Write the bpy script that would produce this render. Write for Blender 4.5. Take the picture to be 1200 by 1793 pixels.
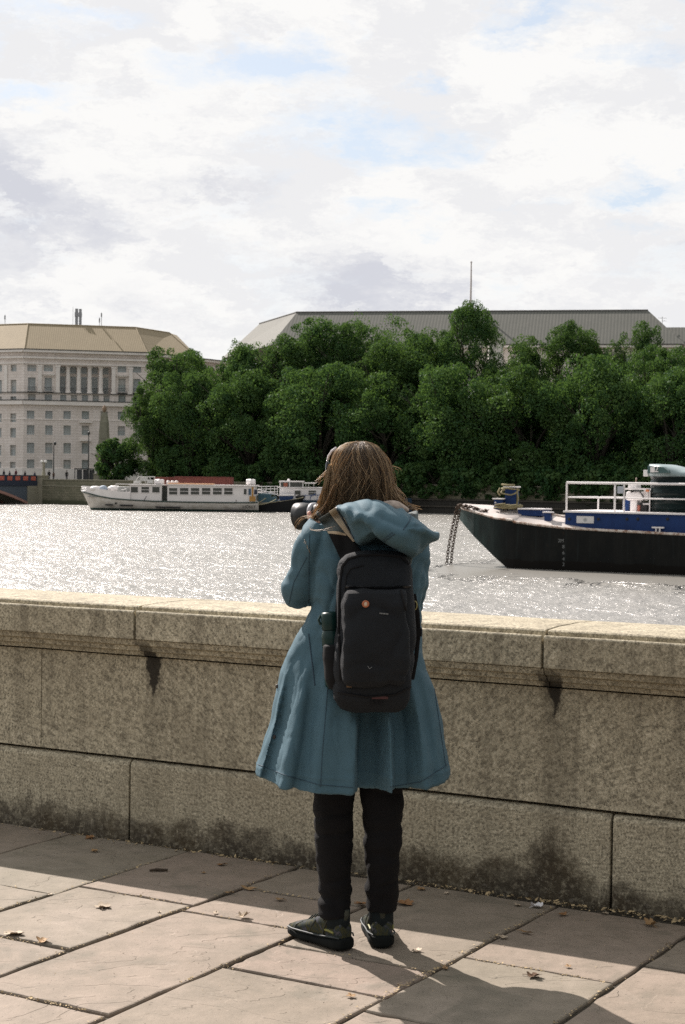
import bpy, bmesh, math, random
import numpy as np
from mathutils import Vector, Matrix, noise
R = math.radians
for o in list(bpy.data.objects): bpy.data.objects.remove(o)
scene = bpy.context.scene
col = scene.collection

# ------------------------------------------------------------------ camera
FPX, HOR, CAMZ = 2950.0, 838.0, 1.527
ROLL = R(0.75)
PITCH = math.atan((HOR - 896.5) / FPX)
cam_d = bpy.data.cameras.new('camera')
cam = bpy.data.objects.new('camera', cam_d); col.objects.link(cam)
cam_d.sensor_fit = 'VERTICAL'; cam_d.sensor_height = 36.0
cam_d.lens = FPX / 1793 * 36.0
cam_d.clip_start = 0.1; cam_d.clip_end = 12000
cam.matrix_world = (Matrix.Translation((0, 0, CAMZ)) @ Matrix.Rotation(math.pi/2 + PITCH, 4, 'X') @ Matrix.Rotation(ROLL, 4, 'Z'))
cam_d.dof.use_dof = True; cam_d.dof.focus_distance = 5.5; cam_d.dof.aperture_fstop = 20
scene.camera = cam
scene.render.resolution_x = 685; scene.render.resolution_y = 1024

# ------------------------------------------------------------------ light
SUN_AZ, SUN_EL = R(-34), R(39.5)          # azimuth to the right of +Y
sd = bpy.data.lights.new('sun', 'SUN'); sd.energy = 5.3; sd.angle = R(0.5); sd.color = (1.0, 0.91, 0.845)
sun = bpy.data.objects.new('sun', sd); col.objects.link(sun)
to_sun = Vector((math.sin(SUN_AZ)*math.cos(SUN_EL), math.cos(SUN_AZ)*math.cos(SUN_EL), math.sin(SUN_EL)))
sun.rotation_euler = to_sun.to_track_quat('Z', 'Y').to_euler()
scene.view_settings.view_transform = 'Standard'; scene.view_settings.look = 'None'
scene.view_settings.exposure = 0.62; scene.view_settings.gamma = 1
try: scene.view_settings.use_curve_mapping = False
except Exception: pass
scene.cycles.max_bounces = 8; scene.cycles.transparent_max_bounces = 8
scene.cycles.caustics_reflective = False; scene.cycles.caustics_refractive = False
scene.cycles.sample_clamp_indirect = 6
try: scene.cycles.use_denoising = False
except Exception: pass

class NT:
    """tiny node helper"""
    def __init__(s, tree): s.t = tree; s.l = tree.links
    def n(s, typ, ins=None, **kw):
        nd = s.t.nodes.new(typ)
        for k, v in kw.items(): setattr(nd, k, v)
        for k, v in (ins or {}).items():
            if isinstance(v, bpy.types.NodeSocket): s.l.new(v, nd.inputs[k])
            else: nd.inputs[k].default_value = v
        return nd
    def m(s, op, a, b=None, c=None, clamp=False):
        nd = s.t.nodes.new('ShaderNodeMath'); nd.operation = op; nd.use_clamp = clamp
        for i, v in enumerate((a, b, c)):
            if v is None: continue
            if isinstance(v, bpy.types.NodeSocket): s.l.new(v, nd.inputs[i])
            else: nd.inputs[i].default_value = v
        return nd.outputs[0]
    def ramp(s, fac, stops, interp='LINEAR'):
        nd = s.t.nodes.new('ShaderNodeValToRGB'); nd.color_ramp.interpolation = interp
        e = nd.color_ramp.elements
        while len(e) < len(stops): e.new(0.5)
        for el, (p, c) in zip(e, stops):
            el.position = p
            el.color = (c, c, c, 1) if isinstance(c, (int, float)) else (*c[:3], 1)
        s.l.new(fac, nd.inputs[0]); return nd.outputs[0]
    def mix(s, fac, a, b, blend='MIX'):
        nd = s.t.nodes.new('ShaderNodeMix'); nd.data_type = 'RGBA'; nd.blend_type = blend
        for i, v in ((0, fac), (6, a), (7, b)):
            if isinstance(v, bpy.types.NodeSocket): s.l.new(v, nd.inputs[i])
            elif i == 0: nd.inputs[0].default_value = v
            else: nd.inputs[i].default_value = (*v[:3], 1)
        return nd.outputs[2]
    def noise(s, vec, scale, detail=4, rough=0.5, dist=0.0, dims='3D'):
        nd = s.t.nodes.new('ShaderNodeTexNoise'); nd.noise_dimensions = dims
        if vec is not None: s.l.new(vec, nd.inputs['Vector'])
        nd.inputs['Scale'].default_value = scale; nd.inputs['Detail'].default_value = detail
        nd.inputs['Roughness'].default_value = rough; nd.inputs['Distortion'].default_value = dist
        return nd.outputs['Fac']
    def vscale(s, vec, sc, loc=(0, 0, 0)):
        nd = s.t.nodes.new('ShaderNodeMapping'); s.l.new(vec, nd.inputs[0])
        nd.inputs['Scale'].default_value = sc; nd.inputs['Location'].default_value = loc
        return nd.outputs[0]

# ------------------------------------------------------------------ pixel -> world (real distances)
_c, _s = math.cos(ROLL), math.sin(ROLL)
def ray(x, y):
    a, b = x - 600.0, y - 896.5
    X, Y = a*_c + b*_s, -a*_s + b*_c
    d = Vector((X/FPX, 1, -Y/FPX)); cp, sp = math.cos(PITCH), math.sin(PITCH)
    return Vector((d.x, d.y*cp - d.z*sp, d.y*sp + d.z*cp))
CAM = Vector((0, 0, CAMZ))
def G(x, y, z=0.0):
    d = ray(x, y); return CAM + d*((z - CAMZ)/d.z)
def D(x, y, Y):
    d = ray(x, y); return CAM + d*(Y/d.y)
def ONP(x, y, P, ang):
    """ray met with the vertical plane through P whose horizontal direction has angle ang"""
    n = Vector((-math.sin(ang), math.cos(ang), 0)); d = ray(x, y)
    return CAM + d*(((P - CAM) @ n)/(d @ n))
def dirpx(x, y): return ray(x, y).normalized()

# ------------------------------------------------------------------ world: blue sky seen through broken cloud
w = bpy.data.worlds.new('World'); scene.world = w; w.use_nodes = True
T = NT(w.node_tree); bg = w.node_tree.nodes['Background']
sky = T.n('ShaderNodeTexSky', sky_type='NISHITA', sun_disc=False, sun_elevation=SUN_EL, sun_rotation=SUN_AZ, air_density=1.0, dust_density=1.5)
tc = T.n('ShaderNodeTexCoord').outputs['Generated']
vz = T.vscale(tc, (1, 1, 2.4))
wn = T.n('ShaderNodeTexNoise', {'Vector': vz, 'Scale': 11.0, 'Detail': 7.0, 'Roughness': 0.68})
warp = T.n('ShaderNodeVectorMath', {0: wn.outputs['Color'], 1: (0.5, 0.5, 0.5)}, operation='SUBTRACT').outputs[0]
warp = T.n('ShaderNodeVectorMath', {0: warp, 'Scale': 0.17}, operation='SCALE').outputs[0]
vw = T.n('ShaderNodeVectorMath', {0: vz, 1: warp}, operation='ADD').outputs[0]
def blob(px, py, rx, ry):
    d = dirpx(px, py); c = (d.x, d.y, d.z*2.4)
    df = T.n('ShaderNodeVectorMath', {0: vw, 1: c}, operation='SUBTRACT').outputs[0]
    df = T.n('ShaderNodeVectorMath', {0: df, 1: (1/(rx/FPX), 1/(rx/FPX), 1/(2.4*ry/FPX))}, operation='MULTIPLY').outputs[0]
    ln = T.n('ShaderNodeVectorMath', {0: df}, operation='LENGTH').outputs['Value']
    return T.m('SUBTRACT', 1.0, ln, clamp=True)
def blobs(lst):
    acc = None
    for b in lst:
        v = T.m('MULTIPLY', blob(*b[:4]), b[4])
        acc = v if acc is None else T.m('MAXIMUM', acc, v)
    return acc
n1 = T.noise(vw, 5.0, 9, 0.62, 0.4)
n2 = T.noise(vw, 26.0, 6, 0.6)
cloud = T.m('ADD', T.m('MULTIPLY', n1, 0.72), T.m('MULTIPLY', n2, 0.30))
gaps = blobs([(470,105,210,62,1), (700,245,190,62,1), (965,18,150,45,1), (1180,80,120,50,.75), (1090,322,130,30,.7),
              (60,165,110,32,.7), (120,40,150,30,.7), (720,380,150,30,.7), (740,140,70,35,.8), (560,215,120,30,.6), (900,345,110,26,.6), (1110,385,100,26,.6), (640,40,120,22,.5),
              (1330,-40,160,60,1),(-160,70,160,60,.8),(1500,240,180,60,.9),(300,-120,240,60,.9)])
back = T.n('ShaderNodeVectorMath', {0: tc, 1: tuple(to_sun)}, operation='DOT_PRODUCT').outputs['Value']
cover = T.m('SUBTRACT', T.m('ADD', cloud, 0.10), T.m('MULTIPLY', gaps, 0.37))
mask = T.ramp(cover, [(0.34, 0.0), (0.45, 0.55), (0.58, 1.0)])
grey = blobs([(20,330,190,110,1), (160,385,130,60,.7), (650,500,150,80,1.0), (740,515,90,55,.8), (200,535,90,45,.8), (50,400,130,60,.8), (590,395,90,28,.45), (40,500,90,50,.5), (360,340,160,40,.45),
              (-220,420,260,120,.9), (1420,480,220,90,.9)])
n3 = T.noise(vw, 13.0, 8, 0.62)
gm = T.m('MULTIPLY', grey, T.ramp(n3, [(0.34, 0.35), (0.56, 1.0)]))
gm = T.m('ADD', T.m('MULTIPLY', gm, 0.95), T.m('MULTIPLY', T.ramp(n3, [(0.44, 0.0), (0.56, 0.36)]), 1.0), clamp=True)
front = T.ramp(T.m('ADD', T.m('MULTIPLY', back, 0.5), 0.5), [(0.0, 0.42), (0.35, 0.50), (0.5, 0.72), (0.78, 1.02)])   # thick cloud is brighter on the sun's side of the sky
white = T.mix(gm, (6.2, 6.15, 6.06), (4.25, 4.33, 4.72))
white = T.mix(1.0, white, front, 'MULTIPLY')
veil = T.mix(0.72, sky.outputs[0], T.mix(1.0, (4.35, 4.8, 5.4), front, 'MULTIPLY'))   # thin high veil over the blue
skycol = T.mix(mask, veil, white)
T.l.new(skycol, bg.inputs['Color']); bg.inputs['Strength'].default_value = 0.1

# ------------------------------------------------------------------ materials
MATS = {}
def mat(name, color=(0.5, 0.5, 0.5), rough=0.6, metal=0.0, var=0.12, vscale=8.0, bump=0.0, bscale=60.0, spec=0.5, fn=None, coord='Object', **kw):
    if name in MATS: return MATS[name]
    m = bpy.data.materials.new(name); m.use_nodes = True; MATS[name] = m
    t = NT(m.node_tree); b = m.node_tree.nodes['Principled BSDF']
    b.inputs['Roughness'].default_value = rough; b.inputs['Metallic'].default_value = metal
    b.inputs['Specular IOR Level'].default_value = spec
    for k, v in kw.items(): b.inputs[k.replace('_', ' ')].default_value = v
    co = t.n('ShaderNodeTexCoord').outputs[coord]
    if fn: fn(t, b, co)
    else:
        nz = t.noise(co, vscale, 5, 0.6)
        c = t.mix(nz, tuple(max(0, x*(1-var*1.6)) for x in color), tuple(min(1, x*(1+var*1.6)) for x in color))
        t.l.new(c, b.inputs['Base Color'])
        if bump:
            nb = t.noise(co, bscale, 4, 0.6)
            bp = t.n('ShaderNodeBump', {'Height': nb, 'Strength': bump, 'Distance': 0.01})
            t.l.new(bp.outputs[0], b.inputs['Normal'])
    return m

# ------------------------------------------------------------------ objects
def tag(o, label=None, cat=None, group=None, kind=None):
    if label: o['label'] = label
    if cat: o['category'] = cat
    if group: o['group'] = group
    if kind: o['kind'] = kind
    return o
def thing(name, label, cat, loc=(0, 0, 0), rotz=0.0, group=None):
    o = bpy.data.objects.new(name, None); col.objects.link(o)
    o.location = loc; o.rotation_euler = (0, 0, rotz); o.empty_display_size = 0.2
    return tag(o, label, cat, group)
def world_mat(o):
    m = o.matrix_basis.copy() if False else Matrix.LocRotScale(o.location, o.rotation_euler, o.scale)
    return world_mat(o.parent) @ m if o.parent else m
class MB:
    def __init__(s): s.v = []; s.f = []; s.m = []; s.mi = 0
    def add(s, vs, fs, mi=None):
        b = len(s.v); s.v += [Vector(v) for v in vs]
        s.f += [[b+i for i in f] for f in fs]; s.m += [s.mi if mi is None else mi]*len(fs); return s
    def box(s, c, size, rot=None, mi=None, taper=1.0):
        x, y, z = [q/2 for q in size]; vs = []
        for k in (-1, 1):
            tt = taper if k > 0 else 1
            for i, j in ((-1, -1), (1, -1), (1, 1), (-1, 1)): vs.append(Vector((i*x*tt, j*y*tt, k*z)))
        if rot is not None: vs = [rot @ v for v in vs]
        return s.add([v+Vector(c) for v in vs], [(3,2,1,0),(4,5,6,7),(0,1,5,4),(1,2,6,5),(2,3,7,6),(3,0,4,7)], mi)
    def span(s, a, b, mi=None):
        a, b = Vector(a), Vector(b); return s.box((a+b)/2, [abs(q) for q in (b-a)], None, mi)
    def tube(s, pts, r, n=8, mi=None, caps=True, sy=1.0, up=None):
        pts = [Vector(p) for p in pts]; N = len(pts)
        rs = r if isinstance(r, (list, tuple)) else [r]*N
        rings = []; prev = None
        for i, p in enumerate(pts):
            t = (pts[min(i+1, N-1)] - pts[max(i-1, 0)]).normalized()
            if prev is None:
                u = Vector(up) if up else (Vector((0, 0, 1)) if abs(t.z) < 0.9 else Vector((1, 0, 0)))
            else: u = prev
            u = (u - t*(u @ t)).normalized(); vv = t.cross(u); prev = u
            rings.append([p + (u*math.cos(2*math.pi*k/n) + vv*math.sin(2*math.pi*k/n)*sy)*rs[i] for k in range(n)])
        vs = [v for rg in rings for v in rg]; fs = []
        for i in range(N-1):
            for k in range(n): fs.append((i*n+k, i*n+(k+1) % n, (i+1)*n+(k+1) % n, (i+1)*n+k))
        if caps: fs += [tuple(range(n))[::-1], tuple((N-1)*n+k for k in range(n))]
        return s.add(vs, fs, mi)
    def rings(s, rg, mi=None, caps=True, closed=True):
        n = len(rg[0]); vs = [v for r_ in rg for v in r_]; fs = []
        for i in range(len(rg)-1):
            for k in range(n if closed else n-1): fs.append((i*n+k, i*n+(k+1) % n, (i+1)*n+(k+1) % n, (i+1)*n+k))
        if caps and closed: fs += [tuple(range(n))[::-1], tuple((len(rg)-1)*n+k for k in range(n))]
        return s.add(vs, fs, mi)
    def lathe(s, c, prof, n=16, mi=None, axis=None):
        c = Vector(c); rg = []
        q = Vector((0, 0, 1)).rotation_difference(Vector(axis)) if axis is not None else None
        for r_, z in prof:
            ring = [Vector((r_*math.cos(2*math.pi*k/n), r_*math.sin(2*math.pi*k/n), z)) for k in range(n)]
            rg.append([c + (q @ v if q else v) for v in ring])
        return s.rings(rg, mi)
    def ball(s, c, r, n=12, mi=None, rot=None):
        r = Vector(r) if not isinstance(r, (int, float)) else Vector((r, r, r)); rg = []
        for i in range(n//2+1):
            a = -math.pi/2 + math.pi*(i+0.02)/(n//2+0.04)
            ring = [Vector((r.x*math.cos(a)*math.cos(2*math.pi*k/n), r.y*math.cos(a)*math.sin(2*math.pi*k/n), r.z*math.sin(a))) for k in range(n)]
            rg.append([(rot @ v if rot is not None else v)+Vector(c) for v in ring])
        return s.rings(rg, mi)
    def prism(s, poly, off, mi=None):
        n = len(poly); off = Vector(off); P = [Vector(p) for p in poly]
        return s.add(P + [p+off for p in P], [tuple(range(n))[::-1], tuple(n+i for i in range(n))] + [(i, (i+1) % n, n+(i+1) % n, n+i) for i in range(n)], mi)
    def build(s, name, mats, parent=None, world=False, smooth=False, loc=None, kind=None, bevel=0, label=None):
        me = bpy.data.meshes.new(name)
        vs = s.v
        if world and parent is not None:
            inv = world_mat(parent).inverted(); vs = [inv @ v for v in vs]
        me.from_pydata([tuple(v) for v in vs], [], s.f)
        mats = mats if isinstance(mats, (list, tuple)) else [mats]
        for m_ in mats: me.materials.append(m_)
        if len(mats) > 1: me.polygons.foreach_set('material_index', s.m)
        if smooth: me.polygons.foreach_set('use_smooth', [True]*len(s.f))
        bm = bmesh.new(); bm.from_mesh(me); bmesh.ops.recalc_face_normals(bm, faces=bm.faces); bm.to_mesh(me); bm.free()
        me.update()
        o = bpy.data.objects.new(name, me); col.objects.link(o)
        if parent is not None: o.parent = parent
        if loc is not None: o.location = loc
        if kind: o['kind'] = kind
        if label: o['label'] = label
        if bevel:
            b = o.modifiers.new('bevel', 'BEVEL'); b.width = bevel; b.segments = 2; b.limit_method = 'ANGLE'; b.angle_limit = R(40)
        return o
def link_mesh(name, me, parent=None, loc=None, rot=None, scale=None):
    o = bpy.data.objects.new(name, me); col.objects.link(o)
    if parent is not None: o.parent = parent
    if loc is not None: o.location = loc
    if rot is not None: o.rotation_euler = rot
    if scale is not None: o.scale = scale
    return o
def copy_tree(o, parent=None):
    c = o.copy(); col.objects.link(c); c.parent = parent
    for ch in list(o.children): copy_tree(ch, c)
    return c
def text_mesh(name, body, size, m, parent=None, depth=0.002, font_scale_x=1.0):
    cu = bpy.data.curves.new(name+'_font', 'FONT'); cu.body = body; cu.size = size; cu.extrude = depth; cu.align_x = 'CENTER'; cu.align_y = 'CENTER'
    tmp = bpy.data.objects.new('tmp', cu); col.objects.link(tmp)
    dg = bpy.context.evaluated_depsgraph_get(); me = bpy.data.meshes.new_from_object(tmp.evaluated_get(dg))
    bpy.data.objects.remove(tmp); me.materials.clear(); me.materials.append(m)
    o = bpy.data.objects.new(name, me); col.objects.link(o); o.parent = parent; o.scale.x = font_scale_x
    return o
# ================================================================== SETTING
UP = Vector((0, 0, 1))
WY = R(28.8)                                    # the parapet runs 28.8 degrees off square
PY = R(30.3)                                    # and the paving joints
O0 = Vector((0.018, 6.530, 0))
def PV(u, v, z=0.0):                            # paving coordinates: u along the wall, v out from it
    return O0 + Vector((math.cos(PY), -math.sin(PY), 0))*u + Vector((-math.sin(PY), -math.cos(PY), 0))*v + Vector((0, 0, z))

def m_slab(t, b, co):
    tint = t.n('ShaderNodeAttribute', attribute_name='tint').outputs['Fac']
    big = t.noise(co, 1.7, 6, 0.6, 0.5); mid = t.noise(co, 9, 6, 0.65); fine = t.noise(co, 260, 3, 0.7)
    c = t.ramp(big, [(0.3, (0.200, 0.178, 0.132)), (0.5, (0.268, 0.232, 0.180)), (0.72, (0.335, 0.284, 0.232))])
    c = t.mix(t.m('MULTIPLY', tint, 0.75), c, (0.325, 0.245, 0.200))
    c = t.mix(t.ramp(mid, [(0.38, 0.38), (0.6, 0.0)]), c, (0.13, 0.115, 0.085))
    c = t.mix(t.ramp(fine, [(0.3, 0.35), (0.7, 0.0)]), c, (0.12, 0.10, 0.08))
    spots = t.noise(co, 38, 3, 0.5)
    c = t.mix(t.ramp(spots, [(0.70, 0.0), (0.76, 0.45)]), c, (0.10, 0.09, 0.07))
    c = t.mix(t.ramp(t.noise(co, 3.1, 5, 0.55, 1.2), [(0.62, 0.0), (0.75, 0.3)]), c, (0.38, 0.33, 0.28))
    c = t.mix(t.ramp(t.noise(co, 2.3, 6, 0.62, 1.8), [(0.56, 0.0), (0.66, 0.42)]), c, (0.12, 0.112, 0.085))
    c = t.mix(t.ramp(t.noise(co, 70, 2, 0.5, 0.4), [(0.68, 0.0), (0.72, 0.7)]), c, (0.06, 0.05, 0.04))
    t.l.new(c, b.inputs['Base Color'])
    # riven surface: soft steps where thin layers have flaked off
    w1 = t.noise(t.vscale(co, (1, 1.7, 1)), 1.9, 4, 0.5, 0.6)
    st = t.m('MULTIPLY', w1, 7.0); fr = t.m('FRACT', st); fl = t.m('FLOOR', st)
    step = t.m('ADD', fl, t.ramp(fr, [(0.0, 0.0), (0.965, 0.0), (1.0, 1.0)]))
    h = t.m('ADD', t.m('MULTIPLY', step, 0.45), t.m('ADD', t.m('MULTIPLY', t.noise(co, 22, 5, 0.6), 0.5), t.m('MULTIPLY', fine, 0.12)))
    bp = t.n('ShaderNodeBump', {'Height': h, 'Strength': 0.8, 'Distance': 0.006})
    t.l.new(bp.outputs[0], b.inputs['Normal'])
M_slab = mat('sandstone_flag', rough=0.78, spec=0.35, fn=m_slab)
M_joint = mat('joint_dirt', (0.055, 0.045, 0.03), 0.95, var=0.35, vscale=40, bump=0.8, bscale=220)

def m_granite(t, b, co):
    sep = t.n('ShaderNodeSeparateXYZ', {0: co}); X, Y, Z = sep.outputs
    sp = t.noise(co, 105, 3, 0.75); sp2 = t.noise(co, 52, 4, 0.7); big = t.noise(co, 1.6, 5, 0.6, 0.3); mid = t.noise(co, 11, 5, 0.65)
    c = t.ramp(sp, [(0.33, (0.085, 0.076, 0.056)), (0.45, (0.37, 0.333, 0.245)), (0.56, (0.53, 0.475, 0.345)), (0.70, (0.78, 0.71, 0.56))])
    c = t.mix(t.ramp(sp2, [(0.36, 0.7), (0.48, 0.0)]), c, (0.15, 0.13, 0.095))
    c = t.mix(t.ramp(sp2, [(0.56, 0.0), (0.70, 0.45)]), c, (0.50, 0.43, 0.33))
    c = t.mix(t.ramp(big, [(0.38, 0.30), (0.60, 0.0)]), c, (0.22, 0.185, 0.125))
    c = t.mix(t.ramp(mid, [(0.36, 0.22), (0.55, 0.0)]), c, (0.2, 0.17, 0.12))
    # rain streaks under the coping
    stk = t.noise(t.vscale(co, (7, 7, 0.6)), 2.0, 5, 0.6, 0.3)
    c = t.mix(t.m('MULTIPLY', t.ramp(stk, [(0.50, 0.0), (0.66, 0.45)]), t.ramp(Z, [(0.2, 0.4), (0.9, 1.0)])), c, (0.10, 0.085, 0.06))
    # black algae drips below the two coping joints
    wob = t.m('MULTIPLY', t.m('SUBTRACT', t.noise(co, 14, 4, 0.6), 0.5), 0.055)
    fz = t.noise(co, 60, 3, 0.7)
    for uj, zb in ((-0.905, 0.60), (0.872, 0.66)):
        dx = t.m('ABSOLUTE', t.m('SUBTRACT', t.m('ADD', X, wob), uj))
        wdt = t.m('MULTIPLY', t.m('SUBTRACT', Z, zb), 0.28)                 # widens towards the coping
        wdt = t.m('MINIMUM', wdt, 0.042)
        core = t.ramp(t.m('ADD', t.m('MULTIPLY', t.m('SUBTRACT', wdt, dx), 28.0), t.m('SUBTRACT', fz, 0.1)), [(0.32, 0.0), (0.62, 1.0)])
        core = t.m('MULTIPLY', core, t.ramp(Z, [(0.79, 1.0), (0.83, 0.6), (0.86, 0.0)]))
        trail = t.m('MULTIPLY', t.ramp(dx, [(0.0, 0.38), (0.055, 0.0)]), t.ramp(Z, [(0.05, 0.35), (0.35, 0.6), (0.78, 1.0), (0.86, 0.0)]))
        c = t.mix(trail, c, (0.07, 0.058, 0.04)); c = t.mix(t.m('MULTIPLY', core, 0.93), c, (0.018, 0.014, 0.010))
    # grime and black crust where the wall meets the pavement
    edge = t.m('ADD', t.m('MULTIPLY', t.m('SUBTRACT', t.noise(co, 5, 6, 0.7, 0.4), 0.5), 0.42), 0.125)
    edge = t.m('ADD', edge, t.m('MULTIPLY', t.ramp(t.m('ABSOLUTE', t.m('SUBTRACT', X, 0.86)), [(0.0, 1.0), (0.17, 0.0)]), 0.13))
    crust = t.ramp(t.m('MULTIPLY', t.m('SUBTRACT', edge, Z), 9.0), [(0.0, 0.0), (0.45, 0.65), (1.0, 0.93)])
    crust = t.m('MULTIPLY', crust, t.ramp(t.noise(co, 42, 4, 0.7), [(0.28, 0.35), (0.50, 1.0)]))
    moss = t.ramp(t.noise(co, 3.3, 3, 0.5), [(0.45, 0.0), (0.65, 0.75)])
    c = t.mix(crust, c, t.mix(moss, (0.035, 0.027, 0.018), (0.055, 0.038, 0.018)))
    pale = t.m('MULTIPLY', t.ramp(t.noise(co, 48, 2, 0.5, 0.8), [(0.60, 0.0), (0.68, 0.5)]), t.ramp(Z, [(0.0, 1.0), (0.12, 0.0)]))
    c = t.mix(pale, c, (0.22, 0.20, 0.165))
    t.l.new(c, b.inputs['Base Color'])
    h = t.m('ADD', t.m('MULTIPLY', sp, 0.5), t.m('MULTIPLY', mid, 0.8))
    bp = t.n('ShaderNodeBump', {'Height': h, 'Strength': 0.6, 'Distance': 0.006})
    t.l.new(bp.outputs[0], b.inputs['Normal'])
M_granite = mat('granite', rough=0.82, spec=0.3, fn=m_granite)
M_mortar = mat('dark_mortar', (0.035, 0.03, 0.022), 0.95, var=0.3, vscale=30)

# ---- paving: real flags, dark dirt showing in the gaps
rng = random.Random(4)
ul = [-1.309, -0.70, -0.18, 0.335, 0.915, 1.44]
cuts = {0: [0.03, 0.885, 1.62], 1: [0.03, 0.745, 1.42], 2: [0.03, 0.425, 0.82, 1.875], 3: [0.03, 0.995, 1.305], 4: [0.03, 0.805, 1.455]}
strips = [(ul[i], ul[i+1], list(cuts[i])) for i in range(5)]
strips.append((1.44, 2.02, [0.03, 0.572, 1.30]))
u = 2.02
while u < 7: wd = rng.uniform(.45, .68); strips.append((u, u+wd, [0.03, rng.uniform(.4, 1.1)])); u += wd
u = -1.309
while u > -14: wd = rng.uniform(.45, .68); strips.append((u-wd, u, [0.03, rng.uniform(.4, 1.1)])); u -= wd
pm = MB(); tints = []; joint_pts = []
def slab(u0, u1, v0, v1):
    g = 0.0070+abs(rng.gauss(0, .0015))
    def edge(a, b_, n):      # slightly uneven sawn edge
        pts = []
        for i in range(n):
            k = i/n; pts.append((a[0]+(b_[0]-a[0])*k + rng.gauss(0, .0028), a[1]+(b_[1]-a[1])*k + rng.gauss(0, .0028)))
        return pts
    c4 = [(u0+g, v0+g), (u1-g, v0+g), (u1-g, v1-g), (u0+g, v1-g)]
    c4 = [(a+rng.gauss(0, .002), b_+rng.gauss(0, .002)) for a, b_ in c4]
    ring = []
    for i in range(4): ring += edge(c4[i], c4[(i+1) % 4], 9)
    z0 = rng.uniform(-.003, .001); sx, sy = rng.gauss(0, .002), rng.gauss(0, .002)
    um, vm = (u0+u1)/2, (v0+v1)/2
    def P(q, dz, ins): 
        a = um+(q[0]-um)*(1-ins/(abs(u1-u0)/2)); b_ = vm+(q[1]-vm)*(1-ins/(abs(v1-v0)/2))
        return PV(a, b_, z0+dz+(a-um)*sx+(b_-vm)*sy)
    rgs = [[P(q, -.05, 0) for q in ring], [P(q, -.006, 0) for q in ring], [P(q, -.0015, .0025) for q in ring], [P(q, 0, .007) for q in ring]]
    n0 = len(pm.v); pm.rings(rgs); tn = max(0, min(1, rng.gauss(.35, .3))); tints.extend([tn]*(len(pm.v)-n0))
    if -1.6 < um < 2.2 and vm < 2.4:
        for (a, b_) in ((c4[0], c4[1]), (c4[1], c4[2])): joint_pts.append((a, b_))
for (u0, u1, vs) in strips:
    while vs[-1] < 5.5: vs.append(vs[-1]+rng.uniform(.55, 1.0))
    for a, b_ in zip(vs[:-1], vs[1:]): slab(u0, u1, a, b_)
pav = pm.build('pavement', M_slab, kind='structure')
at = pav.data.attributes.new('tint', 'FLOAT', 'POINT'); at.data.foreach_set('value', tints)
gm_ = MB(); gm_.add([(-600, -600, -.013), (600, -600, -.013), (600, 600, -.013), (-600, 600, -.013)], [(0, 1, 2, 3)])
# the near bank ends at the river wall: ground sheet only on the land side
gs = MB(); A_ = PV(-400, -0.35, -.0125); B_ = PV(400, -0.35, -.0125); C_ = PV(400, 500, -.0125); D_ = PV(-400, 500, -.0125)
gs.add([A_, B_, C_, D_], [(0, 1, 2, 3)]); gs.build('near_ground', M_joint, kind='structure')

# ---- litter in the joints
lm = MB(); r2 = random.Random(8)
M_lit = mat('dry_litter', (0.42, 0.32, 0.18), 0.9, var=0.6, vscale=55)
def chip(p, s):
    a = r2.uniform(0, 6.28); tl = r2.gauss(0, .5)
    ex = Vector((math.cos(a), math.sin(a), r2.gauss(0, .25)))*s; ey = Vector((-math.sin(a), math.cos(a), tl))*s*r2.uniform(.2, .7)
    p = p + Vector((0, 0, s*.35))
    lm.add([p-ex, p-ey, p+ex*.9, p+ey], [(0, 1, 2, 3)])
for a, b_ in joint_pts:
    L = math.dist(a, b_); dens = r2.uniform(60, 240)
    heavy = 1.5 if (a[0] > .85 and a[0] < .98 and b_[1]-a[1] > .2) else 1
    for i in range(int(L*dens*heavy)):
        k = r2.random(); cl = noise.noise(Vector((a[0]+(b_[0]-a[0])*k, a[1]+(b_[1]-a[1])*k, 3))*5)
        if cl < -.12 and heavy == 1: continue
        p = PV(a[0]+(b_[0]-a[0])*k+r2.gauss(0, .007*heavy), a[1]+(b_[1]-a[1])*k+r2.gauss(0, .007*heavy), 0)
        chip(p, r2.choice([.0025, .003, .004, .006]))
for i in range(1500):
    uu = r2.uniform(-1.9, 2.2); dn = (.35+.65*max(0, min(1, (uu+.2)/1.2)))
    if r2.random() > dn: continue
    base = uu*math.sin(PY-WY)*-1 if False else 0
    p = PV(uu, .012+abs(r2.gauss(0, .022))+(-uu*.027 if uu < 0 else -uu*.03), 0.0)
    chip(p, r2.choice([.003, .004, .005, .008, .011]))
for i in range(420): chip(PV(r2.uniform(-1.6, 2.1), r2.uniform(.05, 2.2), 0), r2.choice([.0018, .002, .003]))
lm.build('joint_litter', M_lit, kind='stuff')

# ---- the granite parapet in front of the river
rw = thing('river_wall', 'long speckled granite parapet wall with flat coping beside the pavement', 'wall', O0, -WY)
rb = random.Random(2)
def joints(fixed, lo, hi, a, b_):
    js = sorted(fixed); x = js[-1]
    while x < hi: x += rb.uniform(a, b_); js.append(x)
    x = js[0]
    while x > lo: x -= rb.uniform(a, b_); js.insert(0, x)
    return js
def blocks(name, js, prof, gap, bev, extra_gap=None):
    mb = MB()
    for a, b_ in zip(js[:-1], js[1:]):
        g = gap if extra_gap is None else extra_gap
        x0, x1 = a+g/2, b_-g/2; dj = rb.gauss(0, .0012)
        n = max(2, int((x1-x0)/.12)); rg = []
        for i in range(n+1):
            x = x0+(x1-x0)*i/n
            rg.append([Vector((x, y+dj+noise.noise(Vector((x*4, y*6, z*6)))*.0022, z+noise.noise(Vector((x*3.1, y*6, z*6+9)))*.0016)) for y, z in prof])
        mb.rings(rg)
    return mb.build(name, M_granite, rw, bevel=bev)
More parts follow.
